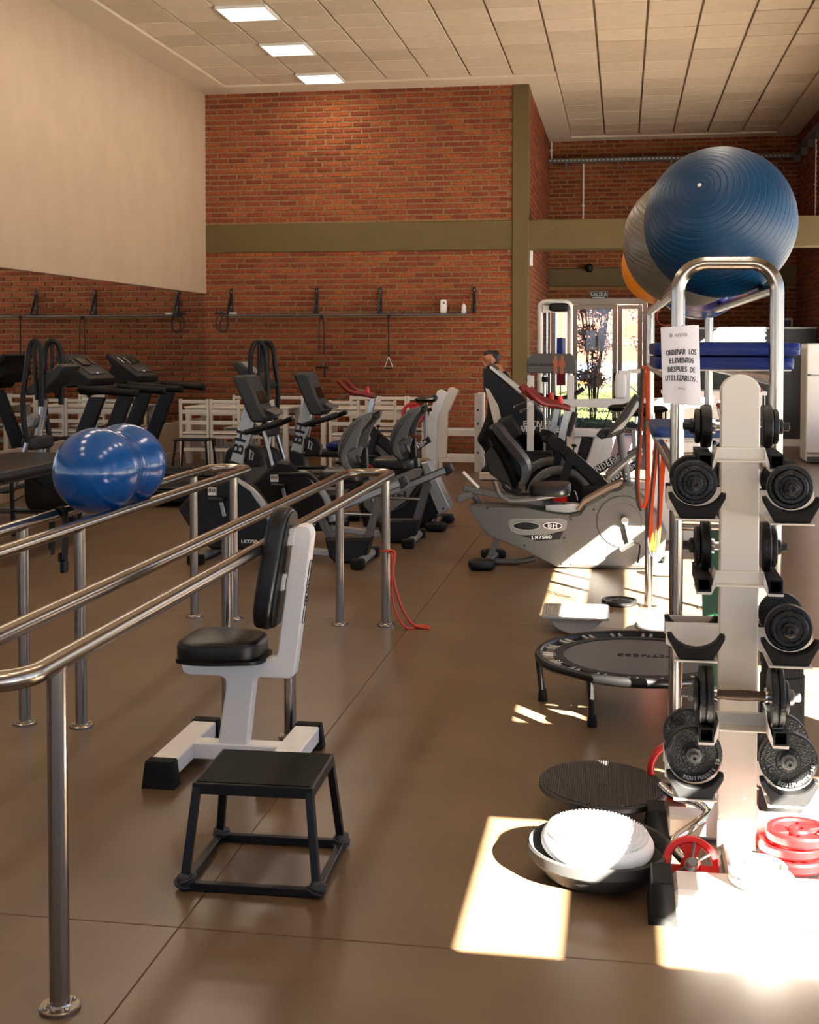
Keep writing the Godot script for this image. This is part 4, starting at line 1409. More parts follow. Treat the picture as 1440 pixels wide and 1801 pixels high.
func floor_kit() -> void:
	mat("tramp_mat", Color(0.30, 0.295, 0.30), 0.7)
	mat("spiky", Color(0.84, 0.85, 0.85), 0.5)
	var m := mat("ribbed", Color(0.16, 0.145, 0.14), 0.6)
	mat("stone_black", Color(0.13, 0.13, 0.125), 0.7)
	mat("board_grey", Color(0.55, 0.54, 0.52), 0.5)
	# round balance board
	var b := thing("balance_board", "round black balance board with a ribbed top behind the spiky cushion", "balance board", V(-0.06, 0, -4.43))
	var bt := Transform3D(Basis(V(0, 0, 1), deg_to_rad(-2.0)) * Basis(V(1, 0, 0), deg_to_rad(2.0)), V(0, 0.085, 0))
	part("deck", G().lathe([Vector2(0, -0.014), Vector2(0.212, -0.014), Vector2(0.219, -0.007), Vector2(0.219, 0.007), Vector2(0.215, 0.011), Vector2(0, 0.011)], bt, 56), M["ribbed"], b)
	var ribs := G()
	for k in range(-25, 26):
		var x := k * 0.0082
		var h := sqrt(0.210 * 0.210 - x * x)
		ribs.box(bt * V(x, 0.0125, 0), V(0.0042, 0.005, 2 * h), 0.0, bt.basis)
	ribs_part("rib", ribs, M["ribbed"], b)
	part("badge", G().box(bt * V(0.0, 0.0145, -0.0), V(0.03, 0.002, 0.03), 0.0005, bt.basis), M["grey_plastic"], b)
	part("dome", G().lathe([Vector2(0, 0.0005), Vector2(0.06, 0.004), Vector2(0.115, 0.025), Vector2(0.15, 0.071), Vector2(0, 0.071)], Transform3D(), 40), M["stone_black"], b)
	# bowl-shaped trainer with the spiky cushion in it
	var d := thing("rocker_bowl", "black rubber bowl-shaped trainer lying open side up in the sun", "balance trainer", V(-0.062, 0, -3.885))
	part("bowl", G().lathe([Vector2(0, 0.0005), Vector2(0.135, 0.0005), Vector2(0.165, 0.012), Vector2(0.192, 0.045), Vector2(0.197, 0.052), Vector2(0.207, 0.056), Vector2(0.216, 0.066), Vector2(0.218, 0.096), Vector2(0.212, 0.102), Vector2(0.204, 0.098), Vector2(0.190, 0.062), Vector2(0.15, 0.042), Vector2(0.0, 0.040)], Transform3D(), 64), M["stone_black"], d)
	for k in 3:
		var a := deg_to_rad(20 + 120 * k)
		part("inner_rib", G().box(V(cos(a) * 0.12, 0.048, sin(a) * 0.12), V(0.14, 0.012, 0.012), 0.003, Basis(V(0, 1, 0), -a)), M["stone_black"], d)
	var c := thing("balance_cushion", "white inflated balance cushion covered with rubber spikes, lying in the black bowl", "balance cushion", V(-0.068, 0.098, -3.89))
	c.basis = Basis(V(0, 0, 1), deg_to_rad(-3.0)) * Basis(V(1, 0, 0), deg_to_rad(3.0))
	var cp := []
	for i in 25:
		var a := PI * (i / 24.0 - 0.5)
		cp.append(Vector2(0.171 * Geo.pw(cos(a), 0.55), 0.046 * Geo.pw(sin(a), 0.9)))
	cp[0].x = 0.0
	cp[24].x = 0.0
	part("cushion", G().lathe(cp, Transform3D(), 56), M["spiky"], c)
	var nub := G().lathe([Vector2(0.0038, -0.002), Vector2(0.0032, 0.004), Vector2(0.0014, 0.0075), Vector2(0, 0.008)], Transform3D(), 7).mesh()
	var spots := []
	for ring in range(1, 14):
		var r := 0.0115 * ring
		for k in maxi(1, int(TAU * r / 0.0115)):
			var a := TAU * k / int(TAU * r / 0.0115) + ring * 0.3
			var s := pow(1.0 - pow(r / 0.171, 1.0 / 0.55 * 2.0), 0.45)
			var up := V(cos(a) * r * r * r * 120, 1, sin(a) * r * r * r * 120)
			spots.append(Transform3D(basis_to(up), V(cos(a) * r, 0.046 * s, sin(a) * r)))
	var mm := MultiMesh.new()
	mm.transform_format = MultiMesh.TRANSFORM_3D
	mm.mesh = nub
	mm.instance_count = spots.size()
	for k in spots.size():
		mm.set_instance_transform(k, spots[k])
	var mi := MultiMeshInstance3D.new()
	mi.name = "rubber_spikes"
	mi.multimesh = mm
	mi.material_override = M["spiky"]
	mi.set_meta("kind", "stuff")
	c.add_child(mi)
	# rocker board
	var k2 := thing("rocker_board", "rectangular balance board with a grooved top on a half-round rocker", "balance board", V(-0.255, 0, -7.30), deg_to_rad(1.0))
	part("deck", G().box(V(0, 0.098, 0), V(0.375, 0.020, 0.36), 0.004), M["board_grey"], k2)
	var gr := G()
	for k in 29:
		gr.box(V(-0.17 + k * 0.01215, 0.1095, 0), V(0.0062, 0.004, 0.345))
	ribs_part("rib", gr, M["board_grey"], k2)
	for z in [-0.13, 0.13]:
		var arc2 := PackedVector2Array()
		for q in 13:
			var a := deg_to_rad(lerpf(212, 328, q / 12.0))
			arc2.append(Vector2(cos(a) * 0.178, 0.1795 + sin(a) * 0.178))
		part("rocker", G().prism(arc2, 0.035, Transform3D(Basis(), V(0, 0, z)), 0.003), M["board_grey"], k2)
	disc_plate("black iron plate lying on the floor near the foot of the tower's rear post", V(-0.012, 0.016, -8.06), 0.112, 0.03, M["iron"])
	# grey-black disc and a blue half ball behind the trampoline
	var g2 := thing("stability_disc", "flat grey stability disc on the floor behind the trampoline", "balance disc", V(0.24, 0, -7.28))
	part("disc", G().lathe([Vector2(0, 0.001), Vector2(0.10, 0.001), Vector2(0.165, 0.03), Vector2(0.168, 0.042), Vector2(0.16, 0.048), Vector2(0, 0.05)], Transform3D(), 48), M["grey_plastic"], g2)
	part("top_sheet", G().lathe([Vector2(0, 0.0535), Vector2(0.150, 0.0525), Vector2(0.155, 0.048), Vector2(0, 0.048)], Transform3D(), 48), M["board_grey"], g2)
	var h := thing("half_ball", "blue half-ball balance trainer on the floor beyond the trampoline", "balance trainer", V(0.42, 0, -6.78))
	var hp := [Vector2(0, 0.0005), Vector2(0.235, 0.0005), Vector2(0.245, 0.012), Vector2(0.24, 0.03)]
	for i in 13:
		var a := deg_to_rad(i * 7.5)
		hp.append(Vector2(0.225 * cos(a), 0.034 + 0.15 * sin(a)))
	hp[-1].x = 0.0
	part("dome", G().lathe(hp.slice(3), Transform3D(), 48), M["ball_gloss"], h)
	part("platform", G().lathe(hp.slice(0, 4) + [Vector2(0, 0.03)], Transform3D(), 48), M["black_plastic"], h)
	# trampoline
	var t := thing("trampoline", "round black mini trampoline with steel springs behind the dumbbell rack", "trampoline", V(0.085, 0, -5.80))
	var R := 0.455
	var y := 0.212
	part("frame", G().tube(arc(V(0, y, 0), V(1, 0, 0), V(0, 0, 1), R, 0, 354, 60), 0.017, 10, true, true, 1.25), M["black_paint"], t)
	part("mat", G().lathe([Vector2(0, y + 0.002), Vector2(0.345, y + 0.002), Vector2(0.345, y - 0.001), Vector2(0, y - 0.001)], Transform3D(), 60), M["tramp_mat"], t)
	part("mat_edge", G().lathe([Vector2(0.342, y + 0.006), Vector2(0.388, y + 0.006), Vector2(0.388, y - 0.003), Vector2(0.342, y - 0.003), Vector2(0.342, y + 0.006)], Transform3D(), 60), M["webbing"], t)
	letters("lettering", "FITNESS", 0.045, M["webbing"], t, Transform3D(Basis(V(-1, 0, 0), V(0, 0, 1), V(0, 1, 0)), V(0.02, y + 0.0035, -0.02)), true, 0.0012)
	for k in 36:
		var a := TAU * (k + 0.25 * (1 if k % 2 else -1)) / 36.0
		var p0 := V(cos(a), 0, sin(a))
		var sp := part("spring", G().tube([V(0, y, 0) + p0 * 0.392, V(0, y + 0.004, 0) + p0 * 0.437], 0.0085, 10), M["silver_paint"], t)
		part("hook", G().tube([V(0, y + 0.004, 0) + p0 * 0.376, V(0, y + 0.007, 0) + p0 * 0.386, V(0, y, 0) + p0 * 0.394], 0.0022, 6), M["chrome"], sp)
	for k in 6:
		var a := deg_to_rad(118 + 60 * k)
		var p1 := V(cos(a) * R, y - 0.015, sin(a) * R)
		var p2 := V(cos(a) * (R - 0.02), 0.0, sin(a) * (R - 0.02))
		var lg := part("leg", G().tube([p1, p2 + V(0, 0.02, 0)], 0.0145, 12), M["black_paint"], t)
		part("rubber_foot", G().lathe([Vector2(0, 0.0005), Vector2(0.021, 0.0005), Vector2(0.020, 0.03), Vector2(0.0165, 0.052), Vector2(0.0145, 0.052)], Transform3D(Basis(), p2), 14), M["rubber"], lg)
	# red tube lying behind the rack: the bent end of a band, and the red band tied to the bar's end post
	var rb := thing("resistance_tube", "thin red elastic tube knotted round a parallel bar post, trailing on the floor", "resistance band", V(-1.335, 0, -7.2))
	part("knot", G().tube(arc(V(0, 0.432, 0), V(1, 0.1, 0), V(0, 0.15, 1), 0.029, 0, 700, 40), 0.007, 8), M["red_band"], rb)
	part("tail", G().tube(spline([V(0.028, 0.44, 0.02), V(0.06, 0.425, 0.04), V(0.052, 0.30, 0.05), V(0.10, 0.13, 0.06), V(0.16, 0.03, 0.05), V(0.22, 0.006, 0.04), V(0.26, 0.005, 0.06), V(0.24, 0.007, 0.01)], 8), 0.0075, 8), M["red_band"], rb)
	part("tail", G().tube(spline([V(0.028, 0.428, 0.02), V(0.048, 0.40, 0.05), V(0.046, 0.22, 0.06), V(0.07, 0.10, 0.07), V(0.13, 0.012, 0.08), V(0.19, 0.006, 0.03), V(0.25, 0.006, -0.01), V(0.20, 0.009, 0.03)], 8), 0.0075, 8), M["red_band"], rb)
	part("knot", G().pad(V(0.205, 0.012, 0.03), V(0.05, 0.022, 0.03), 0.8, 0.8), M["red_band"], rb)
	var rh := thing("tube_handle", "red rubber ring standing behind the lower left dumbbell", "ring", V(0.205, 0.0, -4.55))
	part("ring", G().tube(arc(V(0, 0.114, 0), V(1, 0, 0), V(0, 1, 0), 0.10, 0, 352, 40), 0.013, 10, true), M["red_paint"], rh)
	# dark roller and a blue kettle-shaped weight at the back of the rack
	var fr := thing("foam_roller", "black foam roller standing on end behind the rack's right side", "foam roller", V(0.55, 0, -4.55))
	part("roller", G().lathe([Vector2(0.03, 0.0005), Vector2(0.07, 0.0005), Vector2(0.075, 0.008), Vector2(0.075, 0.10), Vector2(0.071, 0.105), Vector2(0.071, 0.14), Vector2(0.075, 0.145), Vector2(0.075, 0.47), Vector2(0.071, 0.475), Vector2(0.071, 0.51), Vector2(0.075, 0.515), Vector2(0.075, 0.63), Vector2(0.07, 0.638), Vector2(0.03, 0.638)], Transform3D(), 36), M["rubber"], fr)
	part("core", G().lathe([Vector2(0.026, 0.001), Vector2(0.031, 0.001), Vector2(0.031, 0.64), Vector2(0.026, 0.64), Vector2(0.026, 0.001)], Transform3D(), 28), M["black_plastic"], fr)
	var kb := thing("medicine_ball", "dark blue medicine ball on the floor behind the foot of the rack", "medicine ball", V(0.285, 0.085, -4.62))
	part("ball_body", G().pad(Vector3.ZERO, V(0.17, 0.17, 0.17), 1.0, 1.0), M["bench_blue"], kb)
	part("seam", G().tube(arc(Vector3.ZERO, V(1, 0, 0), V(0, 0.8, 0.6), 0.085, 0, 352, 40), 0.0022, 5, true), M["mat_blue"], kb)

func ribs_part(called: String, g: Geo, m: Material, parent: Node3D) -> void:
	var o := part(called + "bing", g, m, parent)
	o.set_meta("kind", "stuff")

# a flat outline with thickness, in side view; z is where its middle stands
func slab(g: Geo, a: Array, depth: float, z := 0.0, bevel := 0.006, r := 0.0) -> Geo:
	return g.prism(soft(a, r) if r > 0.0 else poly(a), depth, Transform3D(Basis(), V(0, 0, z)), bevel)

func at_z(p: Array, z: float) -> Array:
	var o := []
	for q in p:
		o.append(q + V(0, 0, z))
	return o

func cardio() -> void:
	mat("fairing", Color(0.028, 0.027, 0.027), 0.45, 0.0, 0.4)
	mat("mesh_back", Color(0.07, 0.07, 0.073), 0.5)
	mat("screen", Color(0.02, 0.025, 0.03), 0.12)
	mat("label_white", Color(0.85, 0.85, 0.85), 0.5)
	mat("shell_grey", Color(0.285, 0.275, 0.26), 0.4, 0.25)
	mat("shell_light", Color(0.43, 0.42, 0.40), 0.38, 0.3)
	mat("silver_tube", Color(0.66, 0.65, 0.63), 0.22, 0.9)
	mat("red_grip", Color(0.42, 0.03, 0.03), 0.5)
	mat("orange_knob", Color(0.75, 0.13, 0.03), 0.45)
	mat("flywheel", Color(0.05, 0.05, 0.052), 0.25, 0.4)
	var a := seat_bike()
	a.position = V(-2.3, 0, -9.32)
	var b := copy(a, "dark recumbent exercise bike with a mesh back, farther of the two, nearer the brick wall", V(-2.10, 0, -10.34), 0.0, "recumbent bikes with mesh backs")
	big_bike()
	var s := spin_bike()
	s.position = V(-0.45, 0, -11.6)
	copy(s, "black indoor cycling bike with white lettering on its lower bar, behind the first one", V(-0.58, 0, -12.5), 0.0, "indoor cycling bikes")
	copy(s, "black indoor cycling bike of which little but the saddle shows behind the steel tower", V(0.86, 0, -12.3), PI, "indoor cycling bikes")
	copy(s, "black indoor cycling bike with red handlebars in front of the right white table", V(-2.72, 0, -14.1), 0.0, "indoor cycling bikes")
	var e := elliptical()
	e.position = V(-3.80, 0, -13.3)
	e.rotation.y = 0.0
	copy(e, "elliptical trainer with looped arms beside the mirror at far left", V(-5.33, 0, -11.25), deg_to_rad(178), "elliptical trainers")
	var t := treadmill()
	t.position = V(-5.47, 0, -12.6)
	copy(t, "black treadmill facing the mirror, farther from the viewer of the two", V(-5.47, 0, -13.9), 0.0, "treadmills")
	cross_bike()
	side_bench()

func seat_bike() -> Node3D:
	var t := thing("recumbent_bike", "dark recumbent exercise bike with a mesh back, nearer of the two, behind the left bars", "exercise bike", Vector3.ZERO, 0, "recumbent bikes with mesh backs")
	var body := [-1.013, 0.385, -0.918, 0.485, -0.708, 0.665, -0.602, 0.653, -0.427, 0.537, -0.305, 0.357, -0.253, 0.167, -0.306, 0.089, -0.738, 0.077, -0.858, 0.152]
	part("body_shell", slab(G(), body, 0.20, 0, 0.022, 0.04), M["fairing"], t)
	var arch := spline([Vector3(-0.558, 0.586, 0), Vector3(-0.449, 0.52, 0), Vector3(-0.357, 0.419, 0), Vector3(-0.287, 0.293, 0), Vector3(-0.253, 0.167, 0)], 5)
	part("arch_trim", G().tube(at_z(arch, 0.075), 0.020, 10, false, true, 2.2), M["silver_paint"], t)
	part("crease", G().tube(at_z([Vector3(-0.85, 0.378, 0), Vector3(-0.704, 0.265, 0), Vector3(-0.607, 0.182, 0)], 0.1), 0.003, 6), M["grey_plastic"], t)
	var lab := part("label", slab(G(), [-0.763, 0.551, -0.697, 0.553, -0.697, 0.493, -0.763, 0.492], 0.004, 0.113, 0.0), M["label_white"], t, "small square white maker's label")
	letters("lettering", "BH", 0.028, M["ink"], lab, Transform3D(Basis(), V(-0.73, 0.528, 0.116)), true, 0.001, 1.1)
	letters("lettering", "LK7750", 0.024, M["label_white"], t, Transform3D(Basis(), V(-0.447, 0.15, 0.104)), true, 0.002, 1.1)
	# mast with its lettering
	part("mast_foot", slab(G(), [-0.621, 0.756, -0.492, 0.719, -0.475, 0.565, -0.595, 0.541], 0.13, 0, 0.012), M["fairing"], t)
	var mast := part("mast", slab(G(), [-0.608, 0.744, -0.499, 1.152, -0.442, 1.127, -0.433, 1.016, -0.51, 0.711], 0.115, 0, 0.012), M["silver_paint"], t)
	part("mast_tube", G().tube([V(-0.514, 0.741, 0.02), V(-0.437, 1.072, 0.02)], 0.021, 14), M["silver_tube"], t)
	letters("lettering", "BH", 0.082, M["fairing"], mast, Transform3D(Basis(V(0, 0, 1), deg_to_rad(76)), V(-0.529, 0.89, 0.0585)), true, 0.002, 1.25)
	# console
	var c := part("console", slab(G(), [-0.56, 1.375, -0.533, 1.392, -0.458, 1.396, -0.432, 1.375, -0.353, 1.171, -0.296, 1.081, -0.336, 1.043, -0.407, 1.046, -0.433, 1.08], 0.30, 0, 0.016), M["grey_plastic"], t)
	var up := Vector3(-0.42, 0.907, 0).normalized()
	var nn := Vector3(0.907, 0.42, 0).normalized()
	var bs := Basis(up.cross(nn), up, nn)
	part("screen", G().box(V(-0.388, 1.247, 0), V(0.21, 0.15, 0.014), 0.004, bs), M["screen"], c)
	part("key_panel", G().box(V(-0.336, 1.128, 0), V(0.20, 0.06, 0.012), 0.004, bs), M["mid_grey"], c)
	part("book_shelf", G().box(V(-0.274, 1.12, 0), V(0.09, 0.014, 0.20), 0.004, Basis(V(0, 0, 1), -0.45)), M["mid_grey"], c)
	# handlebar loop reaching to the rider
	for s in [-1, 1]:
		part("handle", G().tube(spline([V(-0.496, 0.964, 0.03 * s), V(-0.429, 0.977, 0.17 * s), V(-0.305, 1.013, 0.20 * s), V(-0.182, 1.061, 0.17 * s)], 5), 0.021, 12), M["black_plastic"], t)
	part("handle_clamp", G().pad(V(-0.451, 0.973, 0), V(0.12, 0.06, 0.10), 0.5, 0.5), M["black_plastic"], t)
	# cup holder on the mast
	var h := part("cup_holder", slab(G(), [-0.492, 0.844, -0.447, 0.866, -0.385, 0.841, -0.35, 0.782, -0.364, 0.709, -0.479, 0.698], 0.10, 0.02, 0.01), M["black_plastic"], t)
	part("cup_ring", G().tube([V(-0.443, 0.836, 0.075), V(-0.421, 0.811, 0.075), V(-0.43, 0.759, 0.075), V(-0.452, 0.767, 0.075)], 0.006, 8, true), M["silver_paint"], h)
	# cranks and pedals
	for s in [-1, 1]:
		var cr := part("crank", G().bar(V(-0.632, 0.338, 0.125 * s), V(-0.632, 0.338, 0.125 * s) + V(-0.03, 0.125, 0) * s, 0.016, 0.03, 0.004), M["silver_paint"], t)
		part("pedal", G().box(V(-0.632, 0.338, 0.175 * s) + V(-0.05, 0.13, 0) * s, V(0.12, 0.03, 0.09), 0.006), M["black_plastic"], cr)
	# low frame: beam, legs, tray, seat rail
	part("floor_beam", G().bar(V(-0.331, 0.108, 0), V(0.177, 0.061, 0), 0.06, 0.05, 0.006), M["silver_paint"], t)
	part("seat_rail", G().bar(V(0.065, 0.345, 0), V(0.694, 0.607, 0), 0.10, 0.062, 0.012), M["silver_tube"], t)
	part("rail_cap", slab(G(), [0.673, 0.636, 0.72, 0.658, 0.749, 0.599, 0.694, 0.552], 0.115, 0, 0.015), M["grey_plastic"], t)
	part("tray", slab(G(), [0.122, 0.185, 0.471, 0.194, 0.432, 0.041, 0.393, 0.006, 0.204, 0.001, 0.16, 0.042], 0.16, 0, 0.015), M["fairing"], t)
	part("leg", slab(G(), [0.056, 0.31, 0.104, 0.328, 0.182, 0.177, 0.13, 0.171], 0.06, 0, 0.004), M["mid_grey"], t)
	part("leg", slab(G(), [0.497, 0.502, 0.553, 0.503, 0.463, 0.171, 0.407, 0.169], 0.06, 0, 0.004), M["mid_grey"], t)
	part("spar", G().tube([V(0.174, 0.368, 0.03), V(0.476, 0.362, 0.03)], 0.012, 10), M["silver_tube"], t)
	var st := part("stabilizer", G().tube([V(-2.0 + 2.3 + 0.12, 0.035, -0.26), V(-2.0 + 2.3 + 0.12, 0.035, 0.26)], 0.032, 14), M["silver_paint"], t)
	for s in [-1, 1]:
		part("foot_cap", G().pad(V(0.42, 0.037, 0.29 * s), V(0.10, 0.073, 0.11), 0.35, 0.5), M["rubber"], st)
	var st2 := part("stabilizer", G().tube([V(-0.80, 0.035, -0.26), V(-0.80, 0.035, 0.26)], 0.032, 14), M["silver_paint"], t)
	for s in [-1, 1]:
		part("foot_cap", G().pad(V(-0.80, 0.037, 0.29 * s), V(0.12, 0.073, 0.10), 0.35, 0.5), M["rubber"], st2)
	# seat: cushion, curved mesh back in a frame, post, grips
	part("seat_cushion", G().pad(V(0.265, 0.654, 0), V(0.34, 0.10, 0.42), 0.4, 0.45), M["black_vinyl"], t)
	part("seat_carriage", slab(G(), [0.196, 0.607, 0.455, 0.696, 0.463, 0.628, 0.23, 0.531], 0.12, 0, 0.008), M["black_paint"], t)
	var spine := spline([Vector3(0.494, 1.122, 0), Vector3(0.447, 1.088, 0), Vector3(0.369, 1.016, 0), Vector3(0.309, 0.922, 0), Vector3(0.278, 0.837, 0), Vector3(0.283, 0.769, 0), Vector3(0.317, 0.71, 0), Vector3(0.377, 0.686, 0)], 6)
	var rows := []
	for i in spine.size():
		var u := float(i) / (spine.size() - 1)
		var wide := 0.13 + 0.10 * sin(PI * minf(1.0, u * 0.9 + 0.12))
		var row := PackedVector3Array()
		var d: Vector3 = (spine[mini(i + 1, spine.size() - 1)] - spine[maxi(i - 1, 0)]).normalized()
		var q := V(0, 0, 1).cross(d)
		for k in 9:
			var z := lerpf(-wide, wide, k / 8.0)
			row.append(spine[i] + V(0, 0, z) + q * (0.045 * (1.0 - z * z / wide / wide)))
		for k in range(8, -1, -1):
			var z := lerpf(-wide, wide, k / 8.0)
			row.append(spine[i] + V(0, 0, z) + q * (0.045 * (1.0 - z * z / wide / wide) + 0.008))
		rows.append(row)
	var back := part("mesh_back", G().grid(rows, true, true, true), M["mesh_back"], t)
	for s in [-1, 1]:
		var edge := []
		for i in spine.size():
			var u := float(i) / (spine.size() - 1)
			edge.append(spine[i] + V(0, 0, s * (0.13 + 0.10 * sin(PI * minf(1.0, u * 0.9 + 0.12)))))
		part("side_frame", slab(G(), [0.485, 1.13, 0.507, 1.118, 0.502, 1.088, 0.438, 1.008, 0.408, 0.931, 0.399, 0.868, 0.36, 0.872, 0.334, 0.846, 0.317, 0.816, 0.334, 0.753, 0.369, 0.707, 0.343, 0.694, 0.291, 0.74, 0.257, 0.815, 0.257, 0.892, 0.292, 0.972, 0.352, 1.049, 0.412, 1.1], 0.022, s * 0.205, 0.005), M["mid_grey"], back)
		part("edge_rim", G().tube(edge, 0.011, 8), M["mesh_back"], back)
	part("back_strut", slab(G(), [0.317, 0.833, 0.412, 0.889, 0.433, 0.864, 0.416, 0.805, 0.377, 0.821, 0.352, 0.804], 0.03, 0.17, 0.004), M["mid_grey"], back)
	part("back_post", slab(G(), [0.386, 0.847, 0.433, 0.856, 0.438, 0.712, 0.395, 0.695], 0.07, 0, 0.006), M["black_plastic"], t)
	for s in [-1, 1]:
		part("seat_grip", G().tube(bend([V(-0.175, 0.673, 0.27 * s), V(0.048, 0.681, 0.27 * s), V(0.118, 0.605, 0.25 * s), V(0.239, 0.59, 0.12 * s)], 0.06, 5), 0.015, 12), M["black_plastic"], t)
	return t

func big_bike() -> void:
	var t := thing("recumbent_bike", "large grey recumbent exercise bike with a black seat, its shell lit by the sun", "exercise bike", V(-0.4, 0, -9.40))
	var body := [-0.7, 0.452, -0.595, 0.458, -0.471, 0.457, -0.293, 0.44, -0.141, 0.418, 0.022, 0.393, 0.091, 0.411, 0.136, 0.469, 0.236, 0.528, 0.317, 0.579, 0.377, 0.596, 0.417, 0.634, 0.477, 0.623, 0.513, 0.583, 0.586, 0.511, 0.666, 0.411, 0.715, 0.277, 0.7, 0.126, 0.652, 0.048, 0.549, 0.02, 0.32, 0.014, -0.058, 0.011, -0.189, 0.07, -0.305, 0.129, -0.47, 0.199, -0.566, 0.23, -0.687, 0.39]
	part("body_shell", G().prism(poly(body), 0.21, Transform3D(Basis(), V(0, 0, 0.02)), 0.022, 0.5), M["shell_grey"], t)
	var lo := [-0.47, 0.203, -0.305, 0.137, -0.189, 0.078, -0.058, 0.019, 0.036, 0.03, -0.014, 0.202, 0.006, 0.293, -0.223, 0.205, -0.367, 0.223]
	part("lower_panel", slab(G(), [-0.695, 0.444, -0.293, 0.44, 0.014, 0.388, -0.006, 0.31, -0.026, 0.251, -0.014, 0.19, 0.036, 0.018, -0.058, 0.015, -0.305, 0.133, -0.566, 0.234, -0.683, 0.39], 0.01, 0.128, 0.004), M["shell_grey"], t)
	part("flywheel_cover", G().lathe([Vector2(0, 0.0), Vector2(0.130, 0.0), Vector2(0.135, 0.006), Vector2(0.182, 0.006), Vector2(0.188, 0.0), Vector2(0.188, -0.012), Vector2(0, -0.012)], Transform3D(Basis(V(1, 0, 0), PI / 2), V(0.407, 0.353, 0.128)), 56), M["shell_grey"], t)
	part("top_strip", slab(G(), [0.095, 0.415, 0.14, 0.473, 0.24, 0.533, 0.381, 0.601, 0.409, 0.634, 0.385, 0.645, 0.305, 0.607, 0.224, 0.561, 0.119, 0.497, 0.071, 0.431], 0.17, 0.02, 0.006), M["plywood"], t)
	# grey oval with two round badges and the black wedge with the model's number
	part("oval_panel", slab(G(), [-0.419, 0.336, -0.394, 0.361, -0.038, 0.373, 0.015, 0.354, 0.003, 0.288, -0.139, 0.243, -0.336, 0.239, -0.398, 0.266], 0.012, 0.132, 0.004, 0.02), M["shell_light"], t)
	var o1 := part("bottle_hole", G().pad(V(-0.283, 0.308, 0.138), V(0.185, 0.052, 0.012), 1.0, 1.0), M["black_plastic"], t)
	part("hole_ring", G().tube(ring_pts(V(-0.283, 0.308, 0.142), 0.098, 0.030), 0.005, 6, true), M["silver_paint"], o1)
	var o2 := part("badge", G().pad(V(-0.093, 0.315, 0.138), V(0.135, 0.045, 0.010), 1.0, 1.0), M["fairing"], t)
	part("badge_ring", G().tube(ring_pts(V(-0.093, 0.315, 0.142), 0.066, 0.023), 0.0035, 6, true), M["label_white"], o2)
	letters("lettering", "BH", 0.028, M["label_white"], o2, Transform3D(Basis(), V(-0.093, 0.315, 0.1445)), true, 0.001, 1.4)
	var wd := part("name_wedge", slab(G(), [-0.328, 0.239, -0.017, 0.275, -0.041, 0.217, -0.201, 0.201], 0.008, 0.131, 0.001), M["fairing"], t)
	letters("lettering", "LK7500", 0.023, M["label_white"], wd, Transform3D(Basis(V(0, 0, 1), 0.06), V(-0.172, 0.228, 0.136)), true, 0.001, 1.35)
	for p in [Vector3(-0.295, 0.165, 0), Vector3(-0.032, 0.036, 0), Vector3(0.037, 0.038, 0), Vector3(-0.01, 0.473, 0), Vector3(0.201, 0.436, 0), Vector3(0.269, 0.531, 0), Vector3(0.683, 0.088, 0), Vector3(-0.009, 0.226, 0), Vector3(0.039, 0.359, 0), Vector3(-0.568, 0.432, 0)]:
		part("screw", G().lathe([Vector2(0.007, 0), Vector2(0.005, 0.003), Vector2(0, 0.003)], Transform3D(Basis(V(1, 0, 0), PI / 2), p + V(0, 0, 0.133)), 10), M["bolt"], t)
	# crank, pedal and strap, near and far side
	for s in [-1, 1]:
		var hub: Vector3 = V(0.422, 0.366, 0.02 + 0.135 * s)
		var tip: Vector3 = hub + V(0.035, -0.165, 0) * s
		var cr := part("crank", G().bar(hub, tip, 0.02, 0.034, 0.005, V(0, 0, 1)).lathe([Vector2(0, -0.015), Vector2(0.026, -0.015), Vector2(0.026, 0.015), Vector2(0, 0.015)], Transform3D(Basis(V(1, 0, 0), PI / 2), hub), 20), M["silver_paint"], t)
		part("pedal", G().box(tip + V(-0.02, -0.01, 0.055 * s), V(0.115, 0.028, 0.085), 0.006, Basis(V(0, 0, 1), 0.55)), M["silver_paint"], cr)
		part("strap", G().tube(spline([tip + V(0.03, 0.02, 0.09 * s), tip + V(0.07, 0.0, 0.06 * s), tip + V(0.06, -0.10, 0.05 * s), tip + V(0.055, -0.13, 0.05 * s)], 4), 0.010, 8, false, true, 0.3), M["black_plastic"], cr)
	# post, console, handlebars
	part("console_post", G().tube([V(0.446, 0.572, 0), V(0.383, 0.983, 0)], 0.029, 18), M["mid_grey"], t)
	part("post_collar", G().lathe([Vector2(0.03, 0), Vector2(0.055, 0.0), Vector2(0.05, 0.025), Vector2(0.03, 0.03)], Transform3D(Basis(), V(0.446, 0.564, 0)), 20), M["black_plastic"], t)
	for k in 3:
		part("pin_hole", G().lathe([Vector2(0, 0), Vector2(0.006, 0), Vector2(0.006, 0.004), Vector2(0, 0.004)], Transform3D(Basis(V(1, 0, 0), PI / 2), V(0.433, 0.65, 0.027) + V(-0.004, 0.033 * k - 0.03, 0)), 8), M["label_white"], t)
	var c := part("console", slab(G(), [0.489, 1.264, 0.53, 1.232, 0.522, 1.191, 0.399, 1.006, 0.343, 0.973, 0.286, 0.956, 0.31, 1.005, 0.382, 1.104], 0.34, 0, 0.012), M["grey_plastic"], t)
	part("console_back", slab(G(), [0.213, 0.968, 0.246, 1.005, 0.302, 1.009, 0.399, 1.019, 0.419, 0.994, 0.343, 0.957, 0.25, 0.939], 0.16, 0, 0.010), M["black_plastic"], c)
	part("silver_flash", slab(G(), [0.502, 1.227, 0.522, 1.195, 0.407, 1.027, 0.318, 0.985, 0.358, 1.026, 0.43, 1.096], 0.30, 0.03, 0.006), M["silver_paint"], c)
